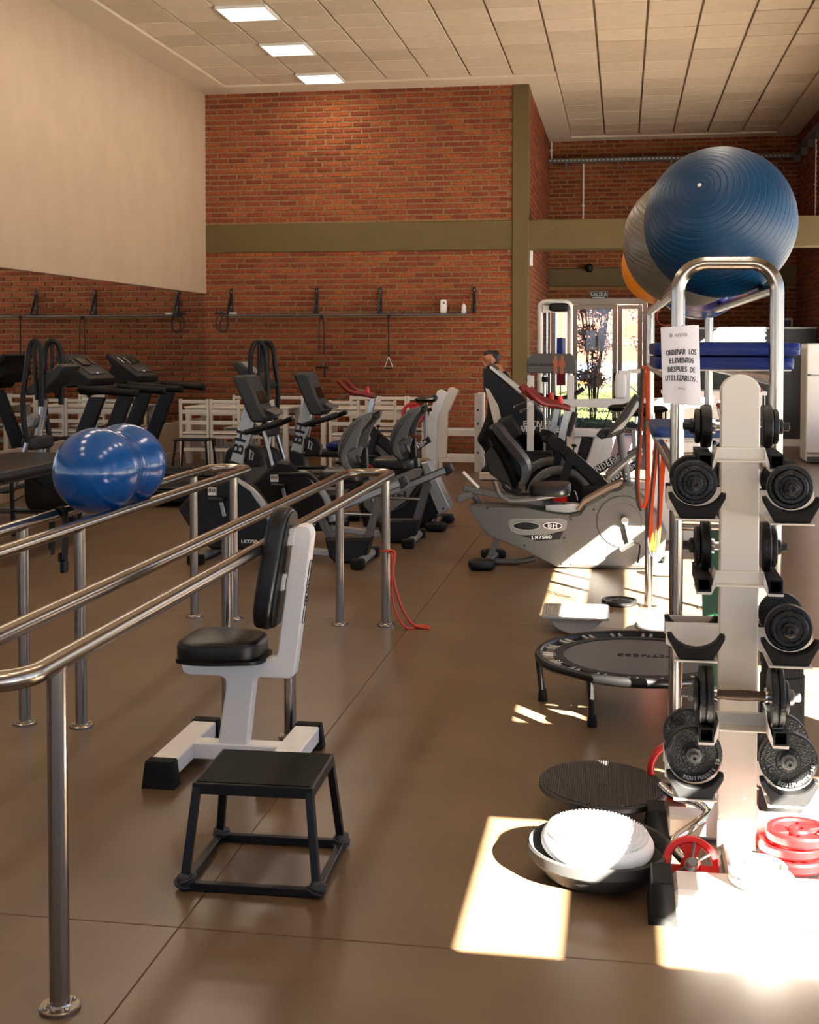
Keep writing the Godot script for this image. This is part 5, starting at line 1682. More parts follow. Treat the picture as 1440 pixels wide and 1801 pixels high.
	for s in [-1, 1]:
		part("handlebar", G().tube(spline([V(0.4, 0.749, 0.02 * s), V(0.324, 0.674, 0.10 * s), V(0.3, 0.674, 0.17 * s), V(0.364, 0.74, 0.19 * s), V(0.464, 0.824, 0.19 * s), V(0.536, 0.857, 0.17 * s)], 5), 0.021, 12), M["mid_grey"], t)
	# seat rail, levers
	part("seat_rail", G().bar(V(-0.756, 0.563, 0), V(0.031, 0.424, 0), 0.08, 0.05, 0.006), M["mid_grey"], t)
	part("slide_block", slab(G(), [-0.151, 0.46, 0.033, 0.471, 0.131, 0.457, 0.094, 0.415, 0.021, 0.401, -0.151, 0.406], 0.12, 0.03, 0.006), M["silver_paint"], t)
	part("lever", slab(G(), [-0.812, 0.48, -0.795, 0.509, -0.691, 0.541, -0.67, 0.508, -0.783, 0.451], 0.03, 0.05, 0.006), M["mid_grey"], t)
	part("brace", G().tube([V(-0.68, 0.51, 0), V(-0.621, 0.423, 0)], 0.026, 14), M["mid_grey"], t)
	part("white_rod", G().tube([V(-0.756, 0.685, 0.05), V(-0.638, 0.569, 0.05)], 0.012, 12), M["white_paint"], t)
	# seat
	var pad_o := [-0.53, 1.039, -0.492, 1.031, -0.438, 0.965, -0.346, 0.858, -0.275, 0.759, -0.271, 0.659, -0.308, 0.588, -0.358, 0.574, -0.387, 0.624, -0.437, 0.753, -0.513, 0.877, -0.555, 0.96, -0.563, 1.014]
	part("backrest", G().prism(round_poly(pad_o, 3), 0.40, Transform3D(Basis(), V(0, 0, 0)), 0.045, 1.2), M["black_vinyl"], t)
	part("backrest_shell", slab(G(), [-0.588, 0.826, -0.53, 0.885, -0.479, 0.815, -0.404, 0.657, -0.374, 0.574, -0.425, 0.607, -0.546, 0.684], 0.34, 0, 0.008), M["black_plastic"], t)
	part("seat_cushion", G().pad(V(-0.118, 0.566, 0), V(0.30, 0.095, 0.40), 0.45, 0.5, Basis(V(0, 0, 1), 0.05)), M["black_vinyl"], t)
	part("backrest_bracket", slab(G(), [-0.42, 0.629, -0.35, 0.63, -0.317, 0.564, -0.341, 0.522, -0.391, 0.546], 0.06, 0.05, 0.006), M["black_plastic"], t)
	for s in [-1, 1]:
		part("seat_grip", G().tube(bend([V(-0.507, 0.64, 0.22 * s), V(-0.47, 0.536, 0.22 * s), V(-0.391, 0.496, 0.22 * s), V(-0.201, 0.516, 0.2 * s), V(0.02, 0.545, 0.1 * s)], 0.06, 5), 0.017, 12), M["mid_grey"], t)
	# feet
	part("rear_leg", G().bar(V(-0.494, 0.204, 0), V(-0.57, 0.038, 0), 0.05, 0.04, 0.006), M["mid_grey"], t)
	part("floor_beam", G().tube(spline([V(-0.575, 0.025, 0), V(-0.377, 0.022, 0), V(-0.231, 0.051, 0)], 4), 0.022, 12), M["mid_grey"], t)
	for q in [[-0.575, 0.24, -0.19], [0.70, 0.26, -0.26]]:
		var sb := part("stabilizer", G().tube([V(q[0], 0.042, q[1]), V(q[0] + 0.04, 0.042, q[2])], 0.030, 14), M["mid_grey"], t)
		for e in [0, 1]:
			part("foot_cap", G().pad(V(q[0] + 0.04 * e - 0.02, 0.042, [q[1] + 0.02, q[2] - 0.02][e]), V(0.19, 0.082, 0.13), 0.6, 0.5, Basis(V(0, 1, 0), 0.2)), M["black_plastic"] if q[0] < 0 else M["mid_grey"], sb)

func ring_pts(c: Vector3, a: float, b: float) -> Array:
	var o := []
	for k in 32:
		o.append(c + V(cos(TAU * k / 32) * a, sin(TAU * k / 32) * b, 0))
	return o

func spin_bike() -> Node3D:
	var t := thing("spin_bike", "black indoor cycling bike with dark red handlebars behind the large grey bike", "exercise bike", Vector3.ZERO, 0, "indoor cycling bikes")
	# frame in side view: head tube at the left, down tube, seat tube, lower bar with the lettering
	part("down_tube", slab(G(), [-0.168, 0.704, -0.107, 0.746, -0.025, 0.706, 0.361, 0.374, 0.341, 0.271, 0.26, 0.29], 0.075, 0, 0.014), M["black_paint"], t)
	part("seat_bar", slab(G(), [0.24, 0.402, 0.59, 0.612, 0.62, 0.551, 0.29, 0.332], 0.06, 0, 0.010), M["black_paint"], t)
	letters("lettering", "RANDERS", 0.058, M["label_white"], t, Transform3D(Basis(V(0, 0, 1), 0.53), V(0.39, 0.453, 0.0315)), true, 0.002, 0.95)
	var mx := part("name_plate", slab(G(), [0.485, 0.526, 0.565, 0.573, 0.578, 0.546, 0.501, 0.499], 0.004, 0.032, 0.0), M["label_white"], t)
	letters("lettering", "MAX", 0.040, M["ink"], mx, Transform3D(Basis(V(0, 0, 1), 0.53), V(0.533, 0.537, 0.0345)), true, 0.001, 0.95)
	part("fork", slab(G(), [-0.025, 0.685, 0.041, 0.635, -0.034, 0.398, -0.106, 0.417], 0.15, 0, 0.008), M["black_paint"], t)
	part("seat_tube", slab(G(), [0.54, 0.54, 0.58, 0.551, 0.569, 0.871, 0.529, 0.871], 0.05, 0, 0.006), M["silver_paint"], t)
	part("saddle", G().prism(round_poly([0.438, 1.017, 0.477, 1.048, 0.567, 1.054, 0.657, 1.075, 0.687, 1.04, 0.658, 0.994, 0.568, 0.988, 0.478, 0.992], 3), 0.17, Transform3D(), 0.03, 1.2), M["black_vinyl"], t)
	part("saddle_slider", G().bar(V(0.488, 0.906, 0), V(0.628, 0.907, 0), 0.03, 0.035, 0.004), M["black_paint"], t)
	part("saddle_pin", G().tube([V(0.568, 0.912, 0), V(0.573, 0.998, 0)], 0.014, 10), M["chrome"], t)
	# handlebar: stem, bent plate and two padded bars
	part("stem", slab(G(), [-0.127, 0.746, -0.061, 0.757, -0.012, 1.034, -0.068, 1.044], 0.05, 0, 0.004), M["silver_tube"], t)
	part("stem_clamp", slab(G(), [-0.225, 0.765, -0.179, 0.807, -0.097, 0.787, -0.046, 0.747, -0.076, 0.674, -0.153, 0.668, -0.199, 0.704], 0.10, 0, 0.008), M["black_plastic"], t)
	part("clamp_knob", G().pad(V(-0.245, 0.78, 0.0), V(0.05, 0.05, 0.05), 0.7, 0.7), M["black_plastic"], t)
	part("bar_plate", slab(G(), [-0.461, 1.01, -0.313, 1.073, -0.318, 1.104, -0.282, 1.063, -0.007, 1.034, -0.002, 1.065, -0.154, 1.094, -0.303, 1.114, -0.328, 1.083, -0.467, 1.03], 0.10, 0, 0.002), M["silver_tube"], t)
	for s in [-1, 1]:
		part("handlebar", G().tube(spline([V(-0.39, 1.232, 0.20 * s), V(-0.323, 1.16, 0.20 * s), V(-0.241, 1.104, 0.17 * s), V(-0.129, 1.084, 0.12 * s), V(-0.027, 1.054, 0.06 * s)], 5), 0.026, 12), M["red_grip"], t)
	part("brake_knob", G().lathe([Vector2(0, 0), Vector2(0.007, 0), Vector2(0.007, 0.10), Vector2(0.022, 0.105), Vector2(0.026, 0.12), Vector2(0.012, 0.13), Vector2(0, 0.13)], Transform3D(Basis(V(0, 0, 1), -0.15), V(0.005, 0.604, 0)), 14), M["black_plastic"], t)
	part("height_knob", G().lathe([Vector2(0, 0), Vector2(0.020, 0.0), Vector2(0.024, 0.02), Vector2(0.020, 0.075), Vector2(0, 0.08)], Transform3D(Basis(V(0, 0, 1), 0.1), V(-0.098, 1.085, 0)), 14), M["orange_knob"], t)
	# flywheel with cover, spokes in red and white
	var ctr := V(-0.1, 0.227, 0)
	var w := part("flywheel", G().lathe([Vector2(0.05, -0.02), Vector2(0.22, -0.02), Vector2(0.235, -0.028), Vector2(0.25, -0.02), Vector2(0.25, 0.02), Vector2(0.235, 0.028), Vector2(0.22, 0.02), Vector2(0.05, 0.02), Vector2(0.05, -0.02)], Transform3D(Basis(V(1, 0, 0), PI / 2), ctr), 56), M["flywheel"], t)
	part("hub", G().lathe([Vector2(0, -0.05), Vector2(0.055, -0.05), Vector2(0.07, -0.025), Vector2(0.07, 0.025), Vector2(0.055, 0.05), Vector2(0, 0.05)], Transform3D(Basis(V(1, 0, 0), PI / 2), ctr), 28), M["red_paint"], w)
	for k in 6:
		var a := TAU * k / 6.0
		part("stripe", G().tube(arc(ctr + V(0, 0, 0.021), V(cos(a), sin(a), 0), V(-sin(a), cos(a), 0), 0.155 + 0.012 * (k % 2), 0, 34, 6), 0.005, 6), M["label_white"], w)
	part("wheel_guard", G().tube(arc(ctr, V(1, 0, 0), V(0, 1, 0), 0.268, 20, 175, 26), 0.018, 10, false, true, 2.4), M["mid_grey"], t)
	part("crank_box", G().pad(V(0.281, 0.27, 0), V(0.42, 0.20, 0.10), 0.5, 0.7), M["black_plastic"], t)
	for s in [-1, 1]:
		var cr := part("crank", G().bar(V(0.291, 0.27, 0.07 * s), V(0.291, 0.27, 0.07 * s) + V(0.10, -0.10, 0) * s, 0.015, 0.03, 0.004, V(0, 0, 1)), M["chrome"], t)
		part("pedal", G().box(V(0.291, 0.27, 0.12 * s) + V(0.10, -0.10, 0) * s, V(0.10, 0.025, 0.08), 0.005), M["black_plastic"], cr)
	part("floor_beam", G().bar(ctr + V(-0.12, -0.20, 0), V(0.42, 0.075, 0), 0.06, 0.05, 0.008), M["black_paint"], t)
	for x in [ctr.x - 0.12, 0.42]:
		var sb := part("stabilizer", G().bar(V(x, 0.05, -0.26), V(x, 0.05, 0.26), 0.06, 0.05, 0.008), M["black_paint"], t)
		for s in [-1, 1]:
			part("foot_cap", G().box(V(x, 0.03, s * 0.25), V(0.075, 0.058, 0.05), 0.008), M["rubber"], sb)
	return t

func elliptical() -> Node3D:
	var t := thing("elliptical_trainer", "elliptical trainer with tall looped black arms in front of the white chairs", "elliptical trainer", Vector3.ZERO, 0, "elliptical trainers")
	# looped arms: each a closed bow
	for s in [-1, 1]:
		var z: float = 0.20 * s
		part("arm_loop", G().tube(spline([V(-0.07, 1.059, z * 1.0), V(-0.081, 1.303, z), V(-0.08, 1.516, z), V(-0.042, 1.644, z * 0.9), V(0.021, 1.656, z * 0.8), V(0.065, 1.577, z * 0.8), V(0.083, 1.395, z * 0.85), V(0.107, 1.182, z), V(0.094, 0.938, z * 1.1), V(0.055, 0.724, z * 1.1)], 5), 0.026, 10), M["black_plastic"], t)
		part("grip_stem", G().tube([V(0.002, 1.644, z * 0.85), V(0.001, 1.334, z * 0.85), V(-0.032, 1.12, z)], 0.018, 10), M["black_plastic"], t)
		part("arm_tube", G().tube([V(0.055, 0.742, z * 1.1), V(0.179, 0.316, z * 1.25)], 0.024, 12), M["silver_tube"], t)
		part("pedal_arm", G().bar(V(0.179, 0.316, z * 1.25), V(-0.55 + 1.35, 0.17, z * 1.25), 0.04, 0.05, 0.008), M["mid_grey"], t)
		part("foot_plate", G().pad(V(0.62, 0.23, z), V(0.36, 0.05, 0.15), 0.3, 0.3), M["black_plastic"], t)
	part("mast", G().tube([V(0.015, 0.264, 0), V(0.068, 0.754, 0), V(-0.006, 1.12, 0)], 0.038, 14), M["silver_tube"], t)
	part("mast_joint", G().pad(V(0.068, 0.712, 0), V(0.15, 0.13, 0.46), 0.5, 0.5), M["grey_plastic"], t)
	var c := part("console", slab(G(), [-0.296, 1.424, -0.239, 1.449, 0.045, 1.261, 0.12, 1.206, 0.094, 1.157, -0.019, 1.169, -0.208, 1.302], 0.34, 0, 0.014), M["grey_plastic"], t)
	part("screen", G().box(V(-0.131, 1.382, 0), V(0.20, 0.012, 0.24), 0.004, Basis(V(0, 0, 1), -0.66)), M["silver_paint"], c)
	part("tray", slab(G(), [0.031, 0.949, 0.094, 0.974, 0.181, 0.902, 0.131, 0.846, 0.056, 0.876], 0.26, 0, 0.006), M["silver_paint"], t)
	part("drive_cover", G().pad(V(-0.12, 0.30, 0), V(0.62, 0.50, 0.22), 0.5, 0.55), M["fairing"], t)
	part("cover_disc", G().lathe([Vector2(0, 0), Vector2(0.19, 0), Vector2(0.2, 0.01), Vector2(0.2, 0.03), Vector2(0, 0.03)], Transform3D(Basis(V(1, 0, 0), PI / 2), V(-0.12, 0.30, 0.10)), 36), M["mid_grey"], t)
	part("floor_beam", G().bar(V(-0.42, 0.07, 0), V(0.85, 0.07, 0), 0.09, 0.06, 0.01), M["mid_grey"], t)
	for x in [-0.42, 0.85]:
		var sb := part("stabilizer", G().tube([V(x, 0.04, -0.28), V(x, 0.04, 0.28)], 0.033, 14), M["mid_grey"], t)
		for s in [-1, 1]:
			part("foot_cap", G().pad(V(x, 0.04, 0.29 * s), V(0.10, 0.078, 0.09), 0.5, 0.5), M["black_plastic"], sb)
	return t

func treadmill() -> Node3D:
	# console end towards the mirror (-x), the belt runs back into the room
	var t := thing("treadmill", "black treadmill facing the mirror, nearer to the viewer of the two", "treadmill", Vector3.ZERO, 0, "treadmills")
	part("deck", G().prism(poly([-0.35, 0.05, 1.35, 0.05, 1.36, 0.16, 0.30, 0.19, 0.02, 0.24, -0.30, 0.25, -0.38, 0.15]), 0.80, Transform3D(), 0.015), M["black_plastic"], t)
	part("belt", G().box(V(0.66, 0.195, 0), V(1.34, 0.012, 0.52), 0.004, Basis(V(0, 0, 1), -0.022)), M["rubber"], t)
	for s in [-1, 1]:
		part("foot_rail", G().box(V(0.66, 0.197, 0.33 * s), V(1.34, 0.018, 0.10), 0.004, Basis(V(0, 0, 1), -0.022)), M["grey_plastic"], t)
		part("upright", G().prism(poly([-0.20, 0.20, -0.02, 0.20, 0.34, 1.10, 0.17, 1.10]), 0.06, Transform3D(Basis(), V(0, 0, 0.38 * s)), 0.008), M["black_paint"], t)
		part("handrail", G().tube([V(0.05, 1.19, 0.38 * s), V(0.30, 1.165, 0.38 * s), V(0.66, 1.14, 0.38 * s)], 0.038, 14), M["black_plastic"], t)
		part("rail_end", G().pad(V(0.66, 1.14, 0.38 * s), V(0.07, 0.078, 0.078), 0.9, 0.9), M["rubber"], t)
		part("roller_foot", G().lathe([Vector2(0, 0.0), Vector2(0.03, 0.0), Vector2(0.03, 0.05), Vector2(0, 0.05)], Transform3D(Basis(), V(1.2, 0.001, 0.33 * s)), 16), M["rubber"], t)
	part("front_foot", G().box(V(-0.2, 0.027, 0), V(0.12, 0.052, 0.7), 0.01), M["rubber"], t)
	part("cross_bar", G().box(V(0.10, 1.165, 0), V(0.15, 0.09, 0.70), 0.02, Basis(V(0, 0, 1), -0.1)), M["black_plastic"], t)
	var tilt := Basis(V(0, 0, 1), -0.62)
	var c := part("console", G().prism(soft([-0.24, 1.50, -0.19, 1.53, 0.16, 1.28, 0.14, 1.21, -0.10, 1.19, -0.22, 1.30, -0.16, 1.40], 0.02), 0.66, Transform3D(), 0.015), M["black_plastic"], t)
	part("screen", G().box(V(-0.07, 1.452, 0), V(0.12, 0.012, 0.20), 0.003, tilt), M["screen"], c)
	for s in [-1, 1]:
		part("speaker", G().box(V(-0.08, 1.457, 0.22 * s), V(0.11, 0.010, 0.07), 0.003, tilt), M["screen"], c)
	part("key_panel", G().box(V(0.06, 1.358, 0), V(0.11, 0.010, 0.42), 0.003, tilt), M["grey_plastic"], c)
	part("safety_key", G().pad(V(0.10, 1.335, 0.02), V(0.03, 0.02, 0.03), 0.7, 0.7), M["label_white"], c)
	return t

# bike whose silver side panel shows between the rails of the mesh-back bikes
func cross_bike() -> void:
	var t := thing("recumbent_bike", "silver and black recumbent bike behind the two mesh-back ones, its maker's letters showing", "exercise bike", V(-1.95, 0, -11.3))
	part("body_shell", slab(G(), [-0.35, 0.448, -0.2, 0.522, 0.19, 0.589, 0.256, 0.59, 0.343, 0.339, 0.348, 0.147, 0.277, 0.054, 0.19, -0.008, -0.325, -0.02, -0.376, 0.183], 0.22, 0, 0.02), M["fairing"], t)
	var pn := part("side_panel", slab(G(), [-0.324, 0.429, -0.118, 0.483, 0.216, 0.539, 0.165, 0.396, 0.062, 0.242, -0.066, 0.148, -0.247, 0.104, -0.324, 0.184], 0.012, 0.112, 0.004, 0.02), M["shell_light"], t)
	letters("lettering", "BH", 0.075, M["ink"], pn, Transform3D(Basis(), V(-0.027, 0.284, 0.119)), true, 0.002, 1.4)
	part("trim_curve", G().tube(at_z(spline([Vector3(0.231, 0.473, 0), Vector3(0.165, 0.336, 0), Vector3(0.047, 0.201, 0), Vector3(-0.118, 0.122, 0)], 5), 0.118), 0.009, 8), M["ink"], t)
	part("rear_panel", slab(G(), [0.195, 0.579, 0.256, 0.595, 0.455, 0.184, 0.429, 0.154, 0.353, 0.122, 0.277, 0.297], 0.26, 0, 0.008), M["silver_paint"], t)
	part("panel_bolt", G().pad(V(0.394, 0.178, 0.131), V(0.02, 0.02, 0.01), 1.0, 1.0), M["bolt"], t)
	part("top_cover", slab(G(), [-0.246, 0.532, 0.215, 0.609, 0.256, 0.59, -0.169, 0.497], 0.2, 0, 0.006), M["plywood"], t)
	part("leg", slab(G(), [0.231, 0.397, 0.292, 0.398, 0.195, 0.052, 0.134, 0.051], 0.05, 0.13, 0.004), M["mid_grey"], t)
	for q in [0.32, -0.55]:
		var st := part("stabilizer", G().tube([V(q, 0.04, -0.28), V(q, 0.04, 0.28)], 0.03, 14), M["silver_tube"], t)
		for s in [-1, 1]:
			part("foot_cap", G().pad(V(q + 0.03, 0.042, 0.28 * s), V(0.19, 0.08, 0.14), 0.6, 0.5), M["black_plastic"], st)

# treatment couch at the left edge
func side_bench() -> void:
	var t := thing("treatment_couch", "black padded treatment couch with a wire-braced frame at the left edge", "couch", V(-4.74, -0.0, -9.40))
	part("pad", G().pad(V(-0.05, 0.665, 0.0), V(0.78, 0.085, 1.95), 0.25, 0.14, Basis(V(0, 1, 0), 0.03), 48, 12), M["black_vinyl"], t)
	part("board", G().box(V(-0.05, 0.615, 0), V(0.70, 0.02, 1.86), 0.004, Basis(V(0, 1, 0), 0.03)), M["black_paint"], t)
	for s in [-1, 1]:
		for z in [-0.7, 0.7]:
			part("leg", G().tube([V(0.30 * s - 0.05, 0.605, z), V(0.30 * s - 0.05, 0.002, z * 1.05)], 0.018, 12), M["black_paint"], t)
	for z in [-0.7, 0.7]:
		part("brace_wire", G().tube([V(-0.34, 0.58, z), V(0.24, 0.30, z)], 0.006, 8), M["black_paint"], t)
		part("brace_wire", G().tube([V(-0.34, 0.30, z), V(0.24, 0.58, z)], 0.006, 8), M["black_paint"], t)
		part("stretcher", G().tube([V(-0.35, 0.22, z), V(0.25, 0.22, z)], 0.012, 10), M["black_paint"], t)

func make_chair() -> Node3D:
	# origin under the middle of the back; the seat runs away along -z
	var t := thing("dining_chair", "white painted ladder-back chair", "chair", Vector3.ZERO, 0, "")
	for s in [-1, 1]:
		part("leg", G().bar(V(0.19 * s, 0.001, 0), V(0.19 * s, 0.905, 0.03), 0.036, 0.036, 0.003, V(0, 0, 1)), M["cream_paint"], t)
		part("leg", G().bar(V(0.19 * s, 0.001, -0.40), V(0.19 * s, 0.435, -0.40), 0.036, 0.036, 0.003, V(0, 0, 1)), M["cream_paint"], t)
		part("stretcher", G().bar(V(0.19 * s, 0.20, -0.02), V(0.19 * s, 0.20, -0.38), 0.02, 0.034, 0.003), M["cream_paint"], t)
	for y in [0.872, 0.735, 0.59]:
		part("slat", G().box(V(0, y, 0.004 + y * 0.028), V(0.36, 0.052 if y < 0.8 else 0.045, 0.016), 0.003), M["cream_paint"], t)
	part("stretcher", G().box(V(0, 0.225, 0.006), V(0.36, 0.045, 0.016), 0.003), M["cream_paint"], t)
	part("stretcher", G().box(V(0, 0.225, -0.40), V(0.36, 0.045, 0.016), 0.003), M["cream_paint"], t)
	part("apron", G().box(V(0, 0.40, -0.20), V(0.37, 0.05, 0.38), 0.003), M["cream_paint"], t)
	part("seat", G().box(V(0, 0.445, -0.205), V(0.43, 0.022, 0.44), 0.008), M["cream_paint"], t)
	return t

func make_table(label: String, at: Vector3, wide: float, deep: float) -> void:
	var t := thing("dining_table", label, "table", at, 0, "white dining tables")
	part("tabletop", G().box(V(0, 0.775, 0), V(wide, 0.028, deep), 0.005), M["cream_paint"], t)
	for s in [-1, 1]:
		part("apron", G().box(V(0, 0.715, s * (deep / 2 - 0.05)), V(wide - 0.12, 0.09, 0.02), 0.002), M["cream_paint"], t)
		for z in [-1, 1]:
			part("leg", G().box(V(s * (wide / 2 - 0.05), 0.381, z * (deep / 2 - 0.05)), V(0.07, 0.76, 0.07), 0.004), M["cream_paint"], t)

func dining_corner() -> void:
	make_table("white wooden table under the left part of the wall shelf", V(-5.21, 0, -17.25), 1.48, 0.75)
	make_table("white wooden table right of the other one, behind the red-barred bike", V(-3.30, 0, -17.25), 1.48, 0.75)
	var c := make_chair()
	c.position = V(-5.685, 0, -16.55)
	c.set_meta("label", "white ladder-back chair nearest the mirror, behind the small black stool")
	c.set_meta("group", "white dining chairs")
	for q in [[-5.255, -16.55, 0, "white ladder-back chair at the left table, next to the one nearest the mirror"], [-4.80, -16.62, 0, "white ladder-back chair at the left table, hidden behind the first bike's console"],
		[-5.42, -18.05, PI, "white chair on the wall side of the left table, behind the potted plant"], [-4.77, -18.05, PI, "white chair on the wall side of the left table, by its right end"],
		[-3.62, -16.55, 0, "white ladder-back chair at the near side of the right table, left one"], [-3.13, -16.55, 0, "white ladder-back chair at the near side of the right table, right one"],
		[-3.67, -18.05, PI, "white chair on the wall side of the right table, leftmost"], [-3.25, -18.05, PI, "white chair on the wall side of the right table, middle one"], [-2.83, -18.05, PI, "white chair on the wall side of the right table, rightmost, by the red plate"]]:
		copy(c, q[3], V(q[0], 0, q[1]), q[2], "white dining chairs")
	var p := thing("potted_plant", "small green spiky plant in a white pot on the left table", "plant", V(-5.10, 0.79, -17.2))
	part("pot", G().lathe([Vector2(0, 0.0), Vector2(0.075, 0.0), Vector2(0.09, 0.005), Vector2(0.095, 0.10), Vector2(0.085, 0.10), Vector2(0.08, 0.085), Vector2(0, 0.085)], Transform3D(), 24), M["white_paint"], p)
	mat("leaf", Color(0.10, 0.24, 0.05), 0.6)
	for k in 34:
		var a := rng.randf() * TAU
		var l := rng.randf_range(0.09, 0.15)
		var o := rng.randf_range(0.2, 1.0)
		var d := V(cos(a), 0, sin(a))
		var side := V(-sin(a), 0, cos(a))
		var rows := []
		for i in 5:
			var u := i / 4.0
			var q := d * (0.01 + o * l * u) + V(0, 0.085 + l * (u * (1.2 - 0.5 * o * u)), 0)
			var w := 0.007 * (1.0 - u) + 0.0006
			rows.append(PackedVector3Array([q - side * w, q + side * w, q + V(0, 0.001, 0)]))
		part("leaf", G().grid(rows, true), M["leaf"], p)
	var s := thing("step_stool", "small black steel step stool in front of the white chairs", "stool", V(-5.47, 0, -15.9))
	part("top", G().box(V(0, 0.408, 0), V(0.46, 0.02, 0.34), 0.004), M["black_paint"], s)
	part("rubber_mat", G().box(V(0, 0.420, 0), V(0.43, 0.004, 0.31), 0.001), M["rubber"], s)
	for x in [-1, 1]:
		for z in [-1, 1]:
			part("leg", G().bar(V(0.24 * x, 0.001, 0.18 * z), V(0.20 * x, 0.40, 0.14 * z), 0.024, 0.024, 0.002, V(0, 0, 1)), M["black_paint"], s)
		part("rail", G().bar(V(0.235 * x, 0.03, -0.175), V(0.235 * x, 0.03, 0.175), 0.022, 0.022, 0.002), M["black_paint"], s)
		part("rail", G().bar(V(-0.235, 0.03, 0.175 * x), V(0.235, 0.03, 0.175 * x), 0.022, 0.022, 0.002), M["black_paint"], s)

func wall_things() -> void:
	var y := 2.085
	var t := thing("wall_shelf", "long thin grey shelf on black brackets along the brick wall", "shelf", V(-4.05, y, BACK))
	part("board", G().box(V(-0.02, 0, 0.115), V(3.68, 0.022, 0.21), 0.003), M["mid_grey"], t)
	for x in [-5.86, -4.53, -3.56, -2.155]:
		var b := part("bracket", G().box(V(x + 4.05, 0.21, 0.02), V(0.045, 0.40, 0.022), 0.003).bar(V(x + 4.05, 0.33, 0.03), V(x + 4.05, 0.03, 0.20), 0.026, 0.026, 0.003).box(V(x + 4.05, 0.018, 0.12), V(0.045, 0.014, 0.24), 0.002), M["black_paint"], t)
		for h in [0.13, 0.27, 0.36]:
			part("screw", G().pad(V(x + 4.05, h, 0.033), V(0.018, 0.018, 0.01), 1.0, 1.0, Basis(), 10, 6), M["silver_paint"], b)
	var tube := func(g: Geo, pts: Array, r: float) -> Geo:
		return g.tube(spline(pts, 6), r, 8)
	var a := thing("resistance_tube", "dark resistance tube looped over the left end of the wall shelf", "resistance band", V(-5.90, y, BACK + 0.2))
	part("tube", tube.call(G(), [V(-0.06, 0.02, 0), V(-0.13, -0.06, 0.03), V(-0.12, -0.20, 0.03), V(-0.04, -0.26, 0.03), V(0.03, -0.22, 0.03), V(0.05, -0.10, 0.03), V(0.0, 0.02, 0.02), V(-0.05, -0.05, 0.03), V(-0.08, -0.19, 0.035), V(0.0, -0.245, 0.035), V(0.06, -0.15, 0.03), V(0.04, 0.0, 0.02)], 0.008), M["webbing"], a)
	part("handle", G().tube([V(-0.16, 0.03, 0), V(-0.03, 0.032, 0.01)], 0.014, 10), M["webbing"], a)
	part("handle", G().tube([V(0.03, 0.03, -0.02), V(0.17, 0.028, 0.0)], 0.012, 10), M["label_white"], a)
	var b := thing("resistance_tube", "pair of dark tubes with handles hanging from the middle of the wall shelf", "resistance band", V(-4.41, y, BACK + 0.235))
	part("tube", tube.call(G(), [V(-0.035, -0.60, 0), V(-0.036, -0.30, 0), V(-0.03, -0.08, 0), V(0, -0.03, 0), V(0.03, -0.08, 0), V(0.04, -0.30, 0), V(0.042, -0.60, 0)], 0.008), M["webbing"], b)
	part("hook", G().pad(V(0, -0.03, 0), V(0.06, 0.06, 0.04), 0.8, 0.8, Basis(), 14, 8), M["webbing"], b)
	for x in [-0.035, 0.042]:
		var h := part("handle", G().tube([V(x - 0.055, -0.78, 0), V(x + 0.055, -0.78, 0)], 0.015, 10), M["webbing"], b)
		part("strap", G().tube([V(x - 0.05, -0.78, 0), V(x, -0.61, 0), V(x + 0.05, -0.78, 0)], 0.006, 8), M["mid_grey"], h)
	part("tail", G().tube([V(0.042, -0.78, 0), V(0.045, -0.93, 0)], 0.012, 8), M["webbing"], b)
	var c := thing("resistance_tube", "single dark tube with a triangular handle hanging from the right half of the wall shelf", "resistance band", V(-3.40, y, BACK + 0.235))
	part("tube", G().tube([V(0, -0.02, 0), V(0.004, -0.62, 0)], 0.011, 8), M["webbing"], c)
	part("hook", G().pad(V(0, -0.03, 0), V(0.05, 0.07, 0.04), 0.8, 0.8, Basis(), 14, 8), M["webbing"], c)
	part("triangle", G().tube([V(0.004, -0.61, 0), V(-0.055, -0.77, 0), V(0.062, -0.77, 0)], 0.009, 8, true), M["label_white"], c)
	part("grip", G().tube([V(-0.05, -0.785, 0), V(0.058, -0.785, 0)], 0.018, 10), M["webbing"], c)
	var d := thing("air_freshener", "rounded white dispenser standing on the right end of the wall shelf", "dispenser", V(-2.60, y + 0.011, BACK + 0.12))
	part("case", G().pad(V(0, 0.105, 0), V(0.10, 0.21, 0.09), 0.35, 0.6), M["white_paint"], d)
	part("nozzle", G().pad(V(0.012, 0.155, 0.042), V(0.03, 0.03, 0.02), 1, 1, Basis(), 14, 8), M["mid_grey"], d)
	var e := thing("spray_bottle", "small clear bottle with a long nozzle on the wall shelf beside the white dispenser", "bottle", V(-2.30, y + 0.011, BACK + 0.12))
	part("bottle", G().lathe([Vector2(0, 0), Vector2(0.034, 0), Vector2(0.036, 0.05), Vector2(0.028, 0.075), Vector2(0.034, 0.10), Vector2(0.018, 0.135), Vector2(0.012, 0.145), Vector2(0, 0.145)], Transform3D(), 20), M["paper"], e)
	part("nozzle", G().lathe([Vector2(0, 0.14), Vector2(0.012, 0.14), Vector2(0.007, 0.17), Vector2(0.004, 0.25), Vector2(0, 0.252)], Transform3D(), 12), M["red_paint"], e)
	# socket with a plug on the plinth of the mirror wall
	var o := thing("power_socket", "white wall socket with a black plug and lead below the mirror", "socket", V(LEFT + 0.032, 0.34, -13.0))
	part("plate", G().box(Vector3.ZERO, V(0.008, 0.11, 0.075), 0.002), M["white_paint"], o)
	part("plug", G().pad(V(0.03, 0.0, 0), V(0.05, 0.045, 0.045), 0.5, 0.5, Basis(), 14, 8), M["black_plastic"], o)
